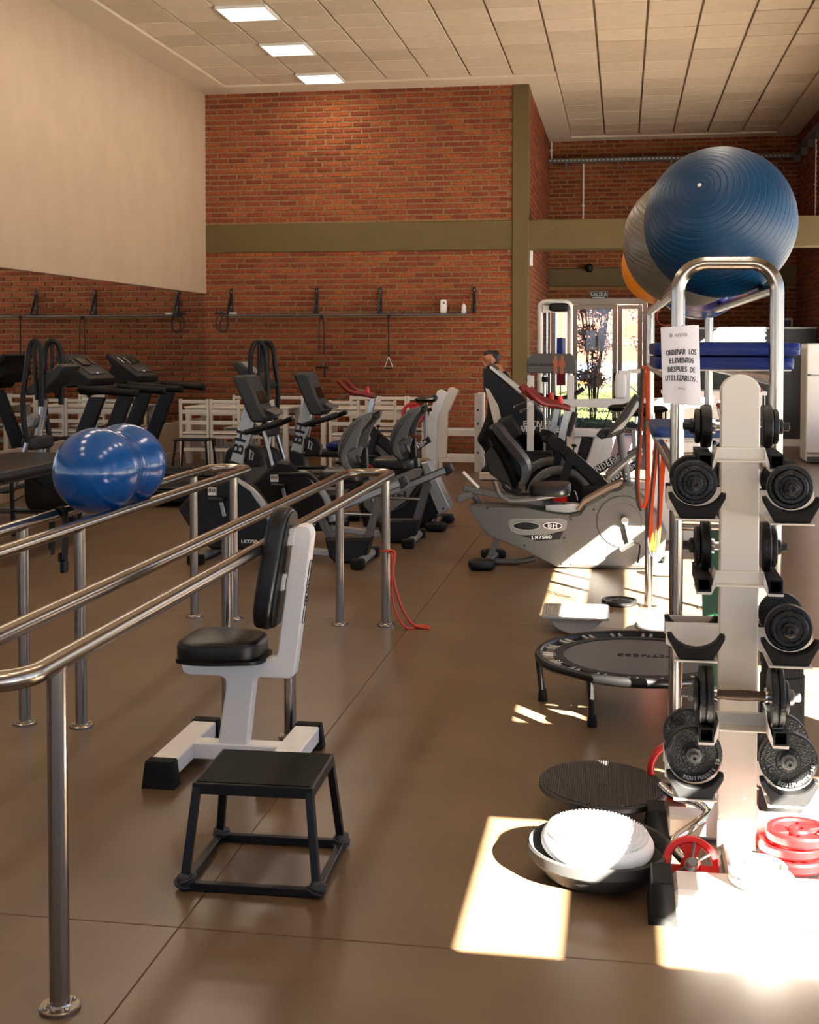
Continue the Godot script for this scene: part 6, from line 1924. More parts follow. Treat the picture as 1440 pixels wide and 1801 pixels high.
	part("lead", G().tube(spline([V(0.05, 0, 0), V(0.10, 0.0, 0.03), V(0.13, -0.10, 0.05), V(0.14, -0.325, 0.08)], 6), 0.006, 8), M["black_plastic"], o)

func strength_corner() -> void:
	# bench press station: leaning-topped uprights, a bar with a red plate, bench with a blue cushion
	var t := thing("bench_press_rack", "white steel bench press station with slanted upright tops in front of the brick wall", "bench press", V(-2.2, 0, -14.6))
	for q in [[14.35, 0.0, 0.20], [15.1, 0.0, -0.5]]:
		pass
	part("upright", slab(G(), [-0.01, 0.275, 0.016, 0.781, 0.133, 1.111, 0.172, 1.125, 0.25, 1.086, 0.12, 0.808, 0.101, 0.263], 0.10, 0.2, 0.005), M["white_paint"], t)
	part("upright", slab(G(), [-0.01, 0.275, 0.016, 0.781, 0.133, 1.111, 0.172, 1.125, 0.25, 1.086, 0.12, 0.808, 0.101, 0.263], 0.10, -0.75, 0.005), M["cream_paint"], t)
	part("base_beam", G().bar(V(-0.03, 0.06, 0.35), V(-0.03, 0.06, -0.95), 0.10, 0.08, 0.005), M["white_paint"], t)
	part("base_beam", G().bar(V(-1.15, 0.06, -0.27), V(-0.03, 0.06, -0.27), 0.10, 0.08, 0.005), M["white_paint"], t)
	part("bench_post", G().bar(V(-0.35, 0.09, -0.27), V(-0.35, 0.30, -0.27), 0.08, 0.08, 0.004, V(1, 0, 0)), M["white_paint"], t)
	part("bench_post", G().bar(V(-1.05, 0.09, -0.27), V(-1.05, 0.30, -0.27), 0.08, 0.08, 0.004, V(1, 0, 0)), M["white_paint"], t)
	part("bench_pad", G().pad(V(-0.78, 0.345, -0.27), V(1.25, 0.09, 0.30), 0.3, 0.15, Basis(), 44, 10), M["black_vinyl"], t)
	var bar := thing("barbell", "steel barbell resting on the white bench press uprights", "barbell", V(-2.26, 0.875, -14.72))
	part("bar", G().tube([V(0, 0, -1.0), V(0, 0, 1.0)], 0.014, 12), M["chrome"], bar)
	for s in [-1, 1]:
		part("sleeve", G().tube([V(0, 0, 0.56 * s), V(0, 0, 0.9 * s)], 0.021, 12), M["chrome"], bar)
	grip_plate("red grip plate on the near end of the barbell at the white bench press", V(-2.26, 0.875, -13.82), Basis(V(1, 0, 0), PI / 2), 0.125, M["red_paint"], false)
	grip_plate("black grip plate behind the red one on the barbell", V(-2.26, 0.875, -13.875), Basis(V(1, 0, 0), PI / 2), 0.13, M["iron"], false)
	var cu := thing("cushion", "blue cushion lying on the black bench of the white bench press", "cushion", V(-3.03, 0.44, -14.87))
	part("cover", G().pad(Vector3.ZERO, V(0.86, 0.11, 0.36), 0.6, 0.25, Basis(), 40, 10), M["mat_blue"], cu)
	part("seam", G().tube(bend([V(-0.415, 0, -0.17), V(0.415, 0, -0.17), V(0.415, 0, 0.17), V(-0.415, 0, 0.17)], 0.04, 4, true), 0.004, 6, true), M["ball_purple"], cu)
	# low white stand to the right of it
	var w := thing("squat_stand", "white steel stand of square posts and cross beams beside the bench press", "weight stand", V(-1.83, 0, -16.4))
	for z in [0.0, -0.35]:
		part("post", G().box(V(0.0, 0.505, z), V(0.09, 1.01, 0.09), 0.005), M["white_paint"], w)
		for yy in [0.50, 0.16]:
			part("cross_beam", G().box(V(-0.28, yy, z), V(0.50, 0.08, 0.06), 0.004), M["white_paint"], w)
		part("post", G().box(V(-0.55, 0.42, z), V(0.07, 0.84, 0.07), 0.004), M["white_paint"], w)
	for yy in [0.25, 0.62, 0.80]:
		part("bolt", G().pad(V(0.0, yy, 0.047), V(0.03, 0.03, 0.01), 1, 1, Basis(), 10, 6), M["mid_grey"], w)
	# leg press with a black shroud
	var l := thing("leg_press", "black shrouded leg press machine with white rails in front of the olive column", "leg press", V(-1.35, 0, -15.5))
	var sh := part("shroud", slab(G(), [-0.31, 1.35, -0.255, 1.384, -0.187, 1.323, 0.236, 0.944, 0.317, 0.999, 0.351, 0.864, 0.466, 0.729, 0.468, 0.322, 0.217, 0.319, 0.047, 0.555, -0.103, 0.71, -0.302, 1.104], 0.30, 0, 0.02), M["black_paint"], l)
	for z in [0.158, -0.158]:
		part("rail", G().bar(V(-0.221, 1.37, z), V(0.154, 1.066, z), 0.015, 0.035, 0.003), M["white_paint"], l)
	part("carriage_stop", G().box(V(-0.187, 1.364, 0), V(0.10, 0.035, 0.30), 0.006, Basis(V(0, 0, 1), -0.5)), M["mid_grey"], l)
	part("leg", slab(G(), [-0.278, 1.114, -0.23, 1.094, -0.121, 0.899, -0.067, 0.662, -0.162, 0.648], 0.14, 0.1, 0.006), M["cream_paint"], l)
	part("leg", slab(G(), [-0.191, 0.643, -0.108, 0.644, 0.066, 0.038, -0.038, 0.036], 0.14, 0.1, 0.006), M["cream_paint"], l)
	part("seat_pad", G().pad(V(0.019, 0.643, 0.1), V(0.22, 0.30, 0.30), 0.4, 0.4, Basis(V(0, 0, 1), 0.5)), M["grey_plastic"], l)
	part("base_beam", G().bar(V(-0.35, 0.05, 0.1), V(0.75, 0.05, 0.1), 0.12, 0.08, 0.006), M["cream_paint"], l)
	part("weight_box", G().box(V(0.42, 0.30, -0.05), V(0.70, 0.56, 0.40), 0.02), M["black_paint"], l)
	letters("lettering", "FITNESS", 0.072, M["label_white"], sh, Transform3D(Basis(), V(0.378, 0.686, 0.152)), true, 0.002, 1.05)
	letters("lettering", "MACHINE", 0.072, M["label_white"], sh, Transform3D(Basis(), V(0.378, 0.626, 0.152)), true, 0.002, 1.0)
	for k in 2:
		part("weight_label", G().box(V(0.507, 0.277, 0.155) + V(0, -0.035 * k, 0), V(0.05, 0.022, 0.004), 0.0), M["label_white"], l)
	# selector stack with a grey shroud
	var s := thing("weight_stack_machine", "white cable machine with a grey shroud showing two orange muscle figures", "cable machine", V(-0.85, 0, -14.9))
	for x in [-0.203, 1.281, 0.259, 1.282]:
		if x < 3.0 and absf(x) < 0.9:
			part("post", G().box(V(x, 0.64, 0), V(0.075, 1.27, 0.08), 0.004), M["white_paint"], s)
	for u in [-0.12, 0.06]:
		part("guide_rod", G().tube([V(u - 0.1, 0.03, 0.0), V(u - 0.1, 1.28, 0.0)], 0.0125, 12), M["chrome"], s)
		part("rod_cushion", G().lathe([Vector2(0.0126, 0), Vector2(0.035, 0), Vector2(0.035, 0.06), Vector2(0.0126, 0.06)], Transform3D(Basis(), V(u - 0.1, 1.20, 0)), 16), M["rubber"], s)
	for k in 9:
		part("weight_slab", G().box(V(-0.13, 0.055 + 0.041 * k, 0.0), V(0.36, 0.038, 0.12), 0.003), M["black_paint"], s)
	var hd := part("shroud", slab(G(), [-0.242, 1.307, -0.243, 1.464, -0.177, 1.53, 0.258, 1.53, 0.317, 1.465, 0.324, 1.302], 0.12, 0.02, 0.008, 0.02), M["shell_grey"], s)
	for k in 2:
		var c: Vector3 = V([0.085, 5.523, 0.162, 5.519][k * 2], [0.102, 1.401, 0.179, 1.401][k * 2 + 1], 0.082)
		var f := G()
		f.pad(c + V(0, 0.085, 0), V(0.034, 0.042, 0.006), 1, 1, Basis(), 12, 6)
		f.box(c + V(0, 0.028, 0), V(0.038, 0.075, 0.005), 0.002)
		for q in [-1, 1]:
			f.bar(c + V(0.020 * q, 0.058, 0), c + V(0.031 * q, -0.02, 0), 0.014, 0.005, 0.001, V(0, 0, 1))
			f.bar(c + V(0.010 * q, -0.01, 0), c + V(0.013 * q, -0.105, 0), 0.020, 0.005, 0.001, V(0, 0, 1))
		part("muscle_figure", f, M["figure"], hd)
	letters("lettering", "FITNESS MACHINE", 0.030, M["ink"], hd, Transform3D(Basis(), V(-0.089, 1.4, 0.084)), true, 0.002, 0.85)
	# tall white cable column behind
	var h := thing("lat_pulldown", "tall white rounded cable column with a black pulley at its top", "cable machine", V(-0.85, 0, -15.9))
	part("frame", G().tube(bend([V(-0.154, 0.98, 0) * V(1, 0, 1) + V(0, 0.01, 0), V(-0.158, 2.159, 0), V(0.209, 2.157, 0), V(0.209, 2.157, 0) * V(1, 0, 1) + V(0, 0.01, 0)], 0.07, 6), 0.036, 4, false, true, 1.0), M["white_paint"], h)
	part("top_beam", G().box(V(0.022, 2.075, 0.0), V(0.30, 0.09, 0.08), 0.006), M["white_paint"], h)
	part("pulley_block", G().pad(V(0.076, 2.092, 0.08), V(0.24, 0.105, 0.10), 0.5, 0.35), M["black_plastic"], h)
	for u in [-0.075, 5.821, 0.035, 5.816]:
		if absf(u) < 0.6:
			part("guide_rod", G().tube([V(u, 0.03, 0), V(u, 2.05, 0)], 0.012, 10), M["chrome"], h)
	part("lat_bar", G().tube(spline([V(-0.35, 1.06, 0.12), V(0.05, 0.98, 0.14), V(0.25, 1.02, 0.14), V(0.38, 1.10, 0.12)], 5), 0.03, 10), M["black_plastic"], h)
	part("base_beam", G().bar(V(0, 0.04, -0.5), V(0, 0.04, 0.6), 0.12, 0.08, 0.006), M["white_paint"], h)
	# long white beam and frames of the machine in the sun
	var m := thing("multi_gym", "white steel multi gym with a long level beam in front of the glass door", "multi gym", V(0.1, 0, -14.7))
	part("beam", slab(G(), [-0.792, 1.007, -0.142, 1.024, 0.899, 1.043, 0.899, 0.968, 0.494, 0.902, -0.792, 0.93], 0.12, 0, 0.005), M["white_paint"], m)
	part("post", slab(G(), [-0.143, 1.342, -0.018, 1.342, -0.016, 1.012, -0.141, 1.011], 0.10, 0, 0.005), M["white_paint"], m)
	part("pulley_cover", G().pad(V(-0.123, 1.167, 0.06), V(0.13, 0.28, 0.05), 0.4, 0.8), M["white_paint"], m)
	part("arm", slab(G(), [-0.043, 1.355, 0.355, 1.362, 0.355, 1.318, -0.043, 1.31], 0.06, 0, 0.003), M["cream_paint"], m)
	part("cable", G().tube([V(-0.155, 1.138, 0.05), V(-0.316, 0.685, 0.05), V(-0.408, 0.205, 0.05)], 0.006, 6), M["black_plastic"], m)
	part("cable", G().tube([V(-0.017, 1.164, 0.05), V(0.102, 1.057, 0.05)], 0.006, 6), M["black_plastic"], m)
	part("seat_frame", slab(G(), [-0.634, 0.682, -0.339, 0.678, -0.314, 0.622, -0.364, 0.596, -0.634, 0.599], 0.16, 0.1, 0.006), M["white_paint"], m)
	part("leg", slab(G(), [-0.621, 0.599, -0.552, 0.594, -0.657, 0.159, -0.752, 0.158], 0.10, 0.1, 0.004), M["white_paint"], m)
	part("leg", slab(G(), [-0.401, 0.608, -0.314, 0.609, -0.412, 0.163, -0.525, 0.161], 0.10, 0.1, 0.004), M["white_paint"], m)
	part("leg", slab(G(), [-0.301, 0.66, -0.152, 0.674, -0.286, 0.165, -0.437, 0.163], 0.12, -0.2, 0.004), M["white_paint"], m)
	part("leg", slab(G(), [0.047, 0.632, 0.134, 0.633, -0.012, 0.17, -0.099, 0.168], 0.12, -0.3, 0.004), M["white_paint"], m)
	part("seat_pad", G().pad(V(-0.545, 0.435, 0.0), V(0.16, 0.36, 0.30), 0.3, 0.4, Basis(V(0, 0, 1), -0.3)), M["black_vinyl"], m)
	part("hand_grip", G().tube([V(-0.619, 0.877, 0.3), V(-0.705, 0.611, 0.3)], 0.035, 12), M["grey_plastic"], m)
	part("base_beam", G().bar(V(-0.75, 0.045, 0), V(1.05, 0.045, 0), 0.12, 0.088, 0.006), M["white_paint"], m)
	part("post", G().box(V(1.0, 0.53, 0.0), V(0.09, 0.95, 0.09), 0.005), M["white_paint"], m)
	part("post", G().box(V(-0.68, 0.53, 0.0), V(0.09, 0.95, 0.09), 0.005), M["white_paint"], m)

func far_end() -> void:
	# glass double door with side light
	var z := FAR - 0.05
	var d := struct("door_1", G().box(V(-0.50, 2.455, z), V(1.86, 0.11, 0.10), 0.004).box(V(-1.385, 1.2, z), V(0.09, 2.4, 0.10), 0.004).box(V(0.40, 1.2, z), V(0.08, 2.4, 0.10), 0.004), M["aluminium"], "glass exit door in a beige aluminium frame", "door")
	for q in [[-1.33, -0.93], [-0.925, -0.11], [-0.10, 0.355]]:
		var a: float = q[0]
		var b: float = q[1]
		var sw := 0.085
		var lf := part("leaf_frame", G().box(V(a + sw / 2, 1.2, z + 0.005), V(sw, 2.38, 0.055), 0.004).box(V(b - sw / 2, 1.2, z + 0.005), V(sw, 2.38, 0.055), 0.004).box(V((a + b) / 2, 2.352, z + 0.005), V(b - a - 2 * sw, 0.075, 0.055), 0.003).box(V((a + b) / 2, 0.05, z + 0.005), V(b - a - 2 * sw, 0.09, 0.055), 0.003), M["aluminium"], d)
		part("pane", G().box(V((a + b) / 2, 1.20, z), V(b - a - 2 * sw, 2.23, 0.006)), M["glass"], lf)
	part("handle", G().box(V(-0.15, 1.05, z + 0.05), V(0.03, 0.16, 0.03), 0.006), M["black_plastic"], d)
	# exit sign
	var s := thing("exit_sign", "small dark green exit sign above the glass door", "sign", V(-0.447, 2.573, FAR + 0.02))
	part("plate", G().box(Vector3.ZERO, V(0.335, 0.145, 0.018), 0.003), M["sign_green"], s)
	part("border", G().box(V(0, 0.066, 0.010), V(0.325, 0.006, 0.002)).box(V(0, -0.066, 0.010), V(0.325, 0.006, 0.002)).box(V(0.16, 0, 0.010), V(0.006, 0.13, 0.002)).box(V(-0.16, 0, 0.010), V(0.006, 0.13, 0.002)), M["label_white"], s)
	letters("lettering", "SALIDA", 0.066, M["label_white"], s, Transform3D(Basis(), V(0, 0.012, 0.0105)), true, 0.002, 0.95)
	part("underline", G().box(V(0, -0.045, 0.0105), V(0.22, 0.016, 0.002)), M["label_white"], s)
	# cable tray and conduits
	var t := thing("cable_tray", "perforated steel cable tray high on the far brick wall", "cable tray", V(0.85, 5.03, FAR + 0.14))
	part("tray", G().box(V(0, 0, 0.12), V(4.46, 0.075, 0.012), 0.002).box(V(0, -0.035, 0.06), V(4.46, 0.008, 0.12)), M["mid_grey"], t)
	for k in 60:
		part("slot", G().box(V(-2.18 + k * 0.074, 0.004, 0.127), V(0.038, 0.026, 0.003)), M["aluminium"], t)
	for k in 5:
		part("bracket", G().box(V(-1.9 + 0.95 * k, -0.10, 0.06), V(0.04, 0.14, 0.12), 0.003), M["mid_grey"], t)
	var t2 := thing("cable_tray", "steel cable tray running along the right brick wall towards the viewer", "cable tray", V(RIGHT - 0.15, 5.03, -22.2))
	part("tray", G().box(V(0, 0, 0), V(0.012, 0.075, 3.3), 0.002).box(V(0.06, -0.035, 0), V(0.12, 0.008, 3.3)), M["mid_grey"], t2)
	for k in 4:
		part("bracket", G().box(V(0.06, -0.10, -1.3 + 0.85 * k), V(0.12, 0.14, 0.04), 0.003), M["mid_grey"], t2)
	var k := 0
	for q in [[V(-0.74, 5.0, FAR + 0.02), V(-0.74, 3.46, FAR + 0.02), "thin white conduit on the far brick wall, below the cable tray"], [V(-1.33, 5.42, FAR + 0.02), V(-1.33, 5.1, FAR + 0.02), "short white conduit between ceiling and cable tray at the corner"], [V(RIGHT - 0.02, 5.0, -21.75), V(RIGHT - 0.02, 3.5, -21.75), "thin white conduit on the right brick wall"]]:
		var c := thing("conduit", q[2], "conduit", q[1])
		part("pipe", G().tube([Vector3.ZERO, q[0] - q[1]], 0.016, 10), M["white_paint"], c)
		part("clip", G().box((q[0] - q[1]) * 0.5, V(0.06, 0.03, 0.03), 0.004), M["white_paint"], c)
		k += 1
	solo("wall_ledge", "narrow white ledge on the right brick wall level with the olive beam", "ledge", G().box(V(RIGHT - 0.06, 3.62, -21.9), V(0.12, 0.05, 3.6), 0.004), M["white_paint"])
	var cam := thing("security_camera", "small black dome camera under the dark olive lintel", "camera", V(-0.62, 3.07, FAR + 0.16))
	part("body", G().pad(V(0, 0, 0), V(0.13, 0.16, 0.13), 0.8, 0.8), M["black_plastic"], cam)
	part("arm", G().box(V(0, 0.02, -0.07), V(0.04, 0.04, 0.10), 0.004), M["black_plastic"], cam)
	var el := thing("emergency_light", "small white box hung on the brick side of the olive column", "emergency light", V(-1.352, 2.94, -19.1))
	part("case", G().box(Vector3.ZERO, V(0.05, 0.26, 0.16), 0.008), M["white_paint"], el)
	part("cord", G().tube([V(0, 0.13, 0), V(-0.01, 0.32, 0)], 0.005, 6), M["white_paint"], el)
	var wb := thing("wall_box", "small pale box with a grey window on the far wall at the right", "control box", V(2.93, 2.02, FAR + 0.05))
	part("case", G().box(Vector3.ZERO, V(0.19, 0.22, 0.06), 0.006), M["white_paint"], wb)
	part("window", G().box(V(0, 0, 0.031), V(0.13, 0.15, 0.004), 0.001), M["mid_grey"], wb)
	# dark partition of the reception, fridge
	var p := thing("partition", "dark grey partition panel of the reception behind the ball tower", "partition", V(2.02, 0, -21.5))
	part("panel", G().box(V(0, 1.01, 0), V(2.10, 1.78, 0.06), 0.003), M["panel_dark"], p)
	part("top_rail", G().box(V(0, 1.915, 0), V(2.12, 0.035, 0.08), 0.003), M["silver_paint"], p)
	part("plinth", G().box(V(0, 0.06, 0), V(2.10, 0.12, 0.05), 0.003), M["white_paint"], p)
	var f := thing("fridge", "white two-door fridge at the right edge beside the dark partition", "fridge", V(2.80, 0, -18.65))
	part("body", G().box(V(0, 0.84, 0), V(0.60, 1.64, 0.56), 0.015), M["white_paint"], f)
	part("door", G().box(V(0, 1.44, 0.305), V(0.60, 0.43, 0.05), 0.012), M["white_paint"], f)
	var dr := part("door", G().box(V(0, 0.68, 0.305), V(0.60, 1.07, 0.05), 0.012), M["white_paint"], f)
	part("logo_ring", G().tube(arc(V(0.02, 0.92, 0.334), V(1, 0, 0), V(0, 1, 0), 0.09, 40, 330, 24), 0.006, 6), M["mid_grey"], dr)
	part("hinge", G().box(V(-0.27, 1.225, 0.33), V(0.05, 0.012, 0.02), 0.002), M["mid_grey"], f)
	part("kick_plate", G().box(V(0, 0.05, 0.29), V(0.56, 0.08, 0.02), 0.004), M["mid_grey"], f)
	var bx := thing("storage_box", "tall white plastic bin behind the orange bands of the tower", "bin", V(0.42, 0, -10.9))
	part("body", G().box(V(0, 0.42, 0), V(0.42, 0.84, 0.40), 0.02), M["white_paint"], bx)
	part("lid", G().box(V(0, 0.86, 0), V(0.45, 0.05, 0.43), 0.015), M["white_paint"], bx)
	var bn := thing("padded_bench", "blue padded flat bench beyond the steel tower", "bench", V(1.05, 0, -13.2))
	part("pad", G().pad(V(0, 0.62, 0), V(1.0, 0.09, 0.5), 0.25, 0.15, Basis(), 44, 10), M["bench_blue"], bn)
	for x in [-1, 1]:
		for zz in [-1, 1]:
			part("leg", G().box(V(0.42 * x, 0.29, 0.18 * zz), V(0.06, 0.58, 0.06), 0.004), M["white_paint"], bn)
	# desk and chair near the door, seen between the tubes of the tower
	var dk := thing("desk", "white desk between the tower's posts, near the reception", "desk", V(1.15, 0, -17.0))
	part("top", G().box(V(0, 1.02, 0), V(1.3, 0.05, 0.6), 0.006), M["white_paint"], dk)
	part("front", G().box(V(0, 0.80, 0.27), V(1.24, 0.40, 0.02), 0.003), M["white_paint"], dk)
	for x in [-1, 1]:
		part("side", G().box(V(0.61 * x, 0.5, 0), V(0.04, 1.0, 0.56), 0.004), M["white_paint"], dk)

func far_ground() -> void:
	pass

# skin over tapered capsules: each [a, b, radius at a, radius at b]; surface nets on a grid of cells
func skin(g: Geo, bones: Array, cell: float, melt: float) -> Geo:
	var field := {}
	for b in bones:
		var r: float = maxf(b[2], b[3]) + cell * 2.5
		var lo: Vector3 = (b[0].min(b[1]) - Vector3.ONE * r) / cell
		var hi: Vector3 = (b[0].max(b[1]) + Vector3.ONE * r) / cell
		for x in range(floori(lo.x), ceili(hi.x) + 1):
			for y in range(floori(lo.y), ceili(hi.y) + 1):
				for z in range(floori(lo.z), ceili(hi.z) + 1):
					var p := Vector3(x, y, z) * cell
					var d: Vector3 = b[1] - b[0]
					var u := clampf((p - b[0]).dot(d) / maxf(d.length_squared(), 1e-9), 0.0, 1.0)
					var s: float = p.distance_to(b[0] + d * u) - lerpf(b[2], b[3], u)
					if s > cell * 2.5 + melt:
						continue
					var k := Vector3i(x, y, z)
					if field.has(k):
						var f: float = field[k]
						var h := maxf(melt - absf(f - s), 0.0) / melt
						field[k] = minf(f, s) - h * h * melt * 0.25
					else:
						field[k] = s
	var corner := [Vector3i(0, 0, 0), Vector3i(1, 0, 0), Vector3i(0, 1, 0), Vector3i(1, 1, 0), Vector3i(0, 0, 1), Vector3i(1, 0, 1), Vector3i(0, 1, 1), Vector3i(1, 1, 1)]
	var edges := [[0, 1], [2, 3], [4, 5], [6, 7], [0, 2], [1, 3], [4, 6], [5, 7], [0, 4], [1, 5], [2, 6], [3, 7]]
	var at := {}
	var v0 := g.v.size()
	var i0 := g.ix.size()
	var far := cell * 3.0
	for k in field.keys():
		var vals := []
		var neg := 0
		for c in corner:
			var f: float = field.get(k + c, far)
			vals.append(f)
			if f < 0.0:
				neg += 1
		if neg == 0 or neg == 8:
			continue
		var sum := Vector3.ZERO
		var n := 0
		for e in edges:
			var a: float = vals[e[0]]
			var b: float = vals[e[1]]
			if (a < 0.0) != (b < 0.0):
				sum += Vector3(corner[e[0]]).lerp(Vector3(corner[e[1]]), a / (a - b))
				n += 1
		at[k] = g.v.size()
		g.v.append((Vector3(k) + sum / n) * cell)
		g.n.append(Vector3.ZERO)
		g.uv.append(Vector2.ZERO)
	for k in at.keys():
		var f0: float = field.get(k, far)
		for ax in 3:
			var step := Vector3i(int(ax == 0), int(ax == 1), int(ax == 2))
			var f1: float = field.get(k + step, far)
			if (f0 < 0.0) == (f1 < 0.0):
				continue
			var u := Vector3i(int(ax == 2), int(ax == 0), int(ax == 1))
			var w := Vector3i(int(ax == 1), int(ax == 2), int(ax == 0))
			var q := [k, k - u, k - u - w, k - w]
			if not (at.has(q[1]) and at.has(q[2]) and at.has(q[3])):
				continue
			var id := [at[q[0]], at[q[1]], at[q[2]], at[q[3]]]
			if f0 > 0.0:
				id.reverse()
			for t in [[0, 1, 2], [0, 2, 3]]:
				var a: int = id[t[0]]
				var b: int = id[t[1]]
				var c: int = id[t[2]]
				var m := (g.v[b] - g.v[a]).cross(g.v[c] - g.v[a])
				g.ix.append_array([a, b, c])
				for i in [a, b, c]:
					g.n[i] += m
	for i in range(v0, g.v.size()):
		g.n[i] = g.n[i].normalized() if g.n[i].length_squared() > 0.0 else Vector3.UP
	g.orient(v0, i0)
	return g

func person() -> void:
	mat("skin", Color(0.72, 0.50, 0.38), 0.55)
	mat("hair", Color(0.025, 0.02, 0.018), 0.5)
	mat("jacket", Color(0.13, 0.13, 0.135), 0.8)
	mat("trousers", Color(0.04, 0.04, 0.045), 0.85)
	mat("sole", Color(0.82, 0.80, 0.80), 0.6)
	# faces -x; stands behind the leg press with bent knees, one hand at the neck
	var t := thing("person", "dark-haired person in a grey jacket behind the leg press, hand at the neck, facing left", "person", V(-1.56, 0, -16.15))
	var hip := V(0.02, 0.80, 0)
	var chest := V(0.03, 1.13, 0)
	var neck := V(0.0, 1.29, 0)
	var hd := V(-0.075, 1.445, 0)
	var body := G()
	var bones := [[hip, chest, 0.135, 0.135], [chest, V(0.02, 1.22, 0), 0.13, 0.085], [V(0.02, 1.2, -0.14), V(0.02, 1.2, 0.14), 0.07, 0.07], [V(0.02, 0.80, -0.09), V(0.02, 0.80, 0.09), 0.115, 0.115], [V(0.01, 1.24, 0), hd + V(0.02, -0.06, 0), 0.058, 0.052]]
	for s in [-1, 1]:
		var hp := V(0.0, 0.78, 0.09 * s)
		var kn := V(-0.16, 0.45, 0.11 * s)
		var an := V(0.02, 0.09, 0.12 * s)
		bones.append([hp, kn, 0.092, 0.062])
		bones.append([kn, an, 0.058, 0.040])
		bones.append([an + V(0, -0.045, 0), an + V(-0.16, -0.055, 0), 0.040, 0.032])
	# near arm raised to the neck, far arm hanging
	var sh := V(0.03, 1.21, 0.18)
	var elb := V(0.20, 1.10, 0.26)
	var wr := V(0.075, 1.305, 0.11)
	bones.append([sh, elb, 0.056, 0.045])
	bones.append([elb, wr, 0.043, 0.030])
	bones.append([V(0.03, 1.21, -0.18), V(0.06, 0.95, -0.24), 0.056, 0.043])
	bones.append([V(0.06, 0.95, -0.24), V(-0.06, 0.74, -0.22), 0.041, 0.029])
	skin(body, bones, 0.016, 0.035)
	part("body", body, M["skin"], t)
	# clothes: slightly larger than the body, ending at neck, wrists and ankles
	var jk := G()
	skin(jk, [[V(0.02, 0.74, 0), chest, 0.152, 0.148], [chest, V(0.02, 1.22, 0), 0.142, 0.098], [V(0.02, 1.2, -0.14), V(0.02, 1.2, 0.14), 0.082, 0.082], [sh, elb, 0.068, 0.058], [elb, elb.lerp(wr, 0.82), 0.056, 0.044], [V(0.03, 1.21, -0.18), V(0.06, 0.95, -0.24), 0.068, 0.056], [V(0.06, 0.95, -0.24), V(-0.04, 0.77, -0.222), 0.053, 0.042]], 0.016, 0.03)
	part("jacket", jk, M["jacket"], t)
	var tr := G()
	var tb := [[V(0.02, 0.80, -0.09), V(0.02, 0.80, 0.09), 0.125, 0.125]]
	for s in [-1, 1]:
		tb.append([V(0.0, 0.78, 0.09 * s), V(-0.16, 0.45, 0.11 * s), 0.104, 0.075])
		tb.append([V(-0.16, 0.45, 0.11 * s), V(0.015, 0.13, 0.12 * s), 0.072, 0.055])
	skin(tr, tb, 0.016, 0.03)
	part("trousers", tr, M["trousers"], t)
	for s in [-1, 1]:
		var so := G()
		skin(so, [[V(0.03, 0.055, 0.12 * s), V(-0.15, 0.048, 0.125 * s), 0.050, 0.042], [V(0.02, 0.09, 0.12 * s), V(0.0, 0.075, 0.12 * s), 0.048, 0.050]], 0.012, 0.02)
		var shoe := part("shoe", so, M["black_plastic"], t)
		part("sole", G().prism(round_poly([0.085, -0.045, 0.085, 0.045, -0.06, 0.05, -0.19, 0.035, -0.20, -0.03, -0.06, -0.045], 4), 0.028, Transform3D(Basis(V(1, 0, 0), V(0, 0, -1), V(0, 1, 0)), V(0.0, 0.0145, 0.12 * s)), 0.006), M["sole"], shoe)
	# head with features
	var h := G()
	var b2 := [[hd + V(0.015, 0.025, 0), hd + V(-0.015, 0.02, 0), 0.082, 0.080], [hd + V(-0.02, -0.02, 0), hd + V(-0.045, -0.062, 0), 0.066, 0.040], [hd + V(-0.085, 0.012, 0), hd + V(-0.108, -0.022, 0), 0.012, 0.014], [hd + V(-0.092, -0.048, 0), hd + V(-0.088, -0.050, 0), 0.014, 0.014], [hd + V(-0.085, 0.032, -0.03), hd + V(-0.085, 0.032, 0.03), 0.014, 0.014], [hd + V(-0.075, -0.082, 0), hd + V(-0.06, -0.085, 0), 0.020, 0.022]]
	for s in [-1, 1]:
		b2.append([hd + V(0.010, 0.012, 0.080 * s), hd + V(0.006, -0.022, 0.078 * s), 0.014, 0.009])
	skin(h, b2, 0.006, 0.02)
	var head := part("head", h, M["skin"], t)
	for s in [-1, 1]:
		part("eye", G().pad(hd + V(-0.082, 0.014, 0.031 * s), V(0.016, 0.014, 0.022), 1, 1, Basis(), 12, 8), M["label_white"], head)
		part("eyebrow", G().pad(hd + V(-0.094, 0.034, 0.031 * s), V(0.012, 0.008, 0.034), 0.8, 0.8, Basis(), 12, 6), M["hair"], head)
	part("mouth", G().pad(hd + V(-0.104, -0.050, 0), V(0.008, 0.010, 0.04), 1, 1, Basis(), 12, 6), M["red_grip"], head)
	var hr := G()
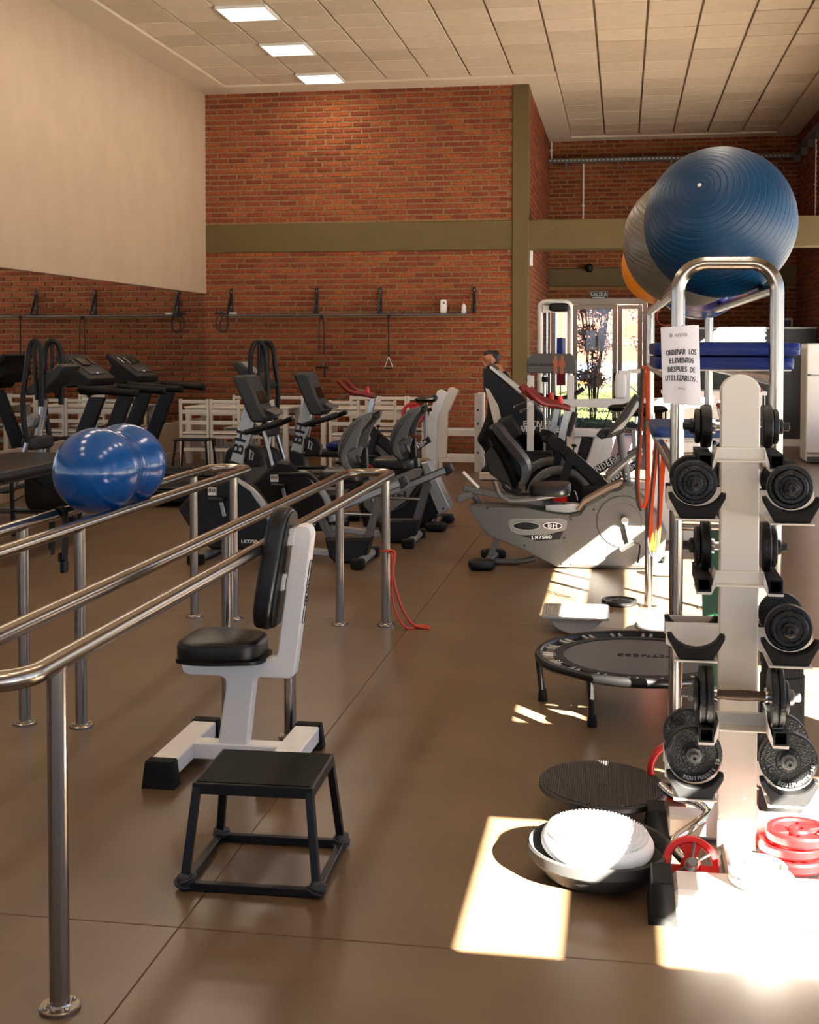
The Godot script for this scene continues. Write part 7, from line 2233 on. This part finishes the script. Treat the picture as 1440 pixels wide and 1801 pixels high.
	skin(hr, [[hd + V(0.03, 0.045, 0), hd + V(-0.03, 0.062, 0), 0.080, 0.060], [hd + V(0.045, 0.02, 0), hd + V(0.035, -0.02, 0), 0.066, 0.055], [hd + V(-0.04, 0.075, 0), hd + V(-0.06, 0.072, 0), 0.045, 0.040]], 0.007, 0.02)
	part("hair", hr, M["hair"], t)
	# near hand: palm and five bent fingers closing on the side of the neck
	var hn := G()
	var pb := [[wr, wr + V(-0.045, 0.045, -0.012), 0.026, 0.024]]
	for f in 4:
		var k0 := wr + V(-0.050 - 0.004 * f, 0.058 - 0.019 * f, -0.012 + 0.002 * f)
		var ln: float = [0.036, 0.041, 0.038, 0.030][f]
		pb.append([k0, k0 + V(-0.75, 0.15, -0.35).normalized() * ln, 0.0095, 0.009])
		pb.append([k0 + V(-0.75, 0.15, -0.35).normalized() * ln, k0 + V(-0.75, 0.15, -0.35).normalized() * ln + V(-0.45, 0.0, -0.8).normalized() * ln * 0.8, 0.009, 0.0075])
	pb.append([wr + V(-0.015, 0.03, -0.015), wr + V(-0.03, 0.068, -0.03), 0.011, 0.010])
	pb.append([wr + V(-0.03, 0.068, -0.03), wr + V(-0.052, 0.078, -0.045), 0.010, 0.008])
	skin(hn, pb, 0.0045, 0.006)
	part("hand", hn, M["skin"], t)
	# far hand hanging relaxed
	var h2 := G()
	var w2 := V(-0.06, 0.74, -0.22)
	var pb2 := [[w2, w2 + V(-0.035, -0.075, 0), 0.025, 0.030]]
	for f in 4:
		var k1 := w2 + V(-0.055 + 0.012 * f, -0.085, -0.026 + 0.018 * f)
		pb2.append([k1, k1 + V(-0.016, -0.04, 0), 0.0095, 0.009])
		pb2.append([k1 + V(-0.016, -0.04, 0), k1 + V(0.0, -0.068, 0.004), 0.009, 0.0075])
	pb2.append([w2 + V(-0.04, -0.03, 0.02), w2 + V(-0.075, -0.06, 0.035), 0.011, 0.0095])
	pb2.append([w2 + V(-0.075, -0.06, 0.035), w2 + V(-0.078, -0.09, 0.035), 0.0095, 0.008])
	skin(h2, pb2, 0.0055, 0.006)
	part("hand", h2, M["skin"], t)
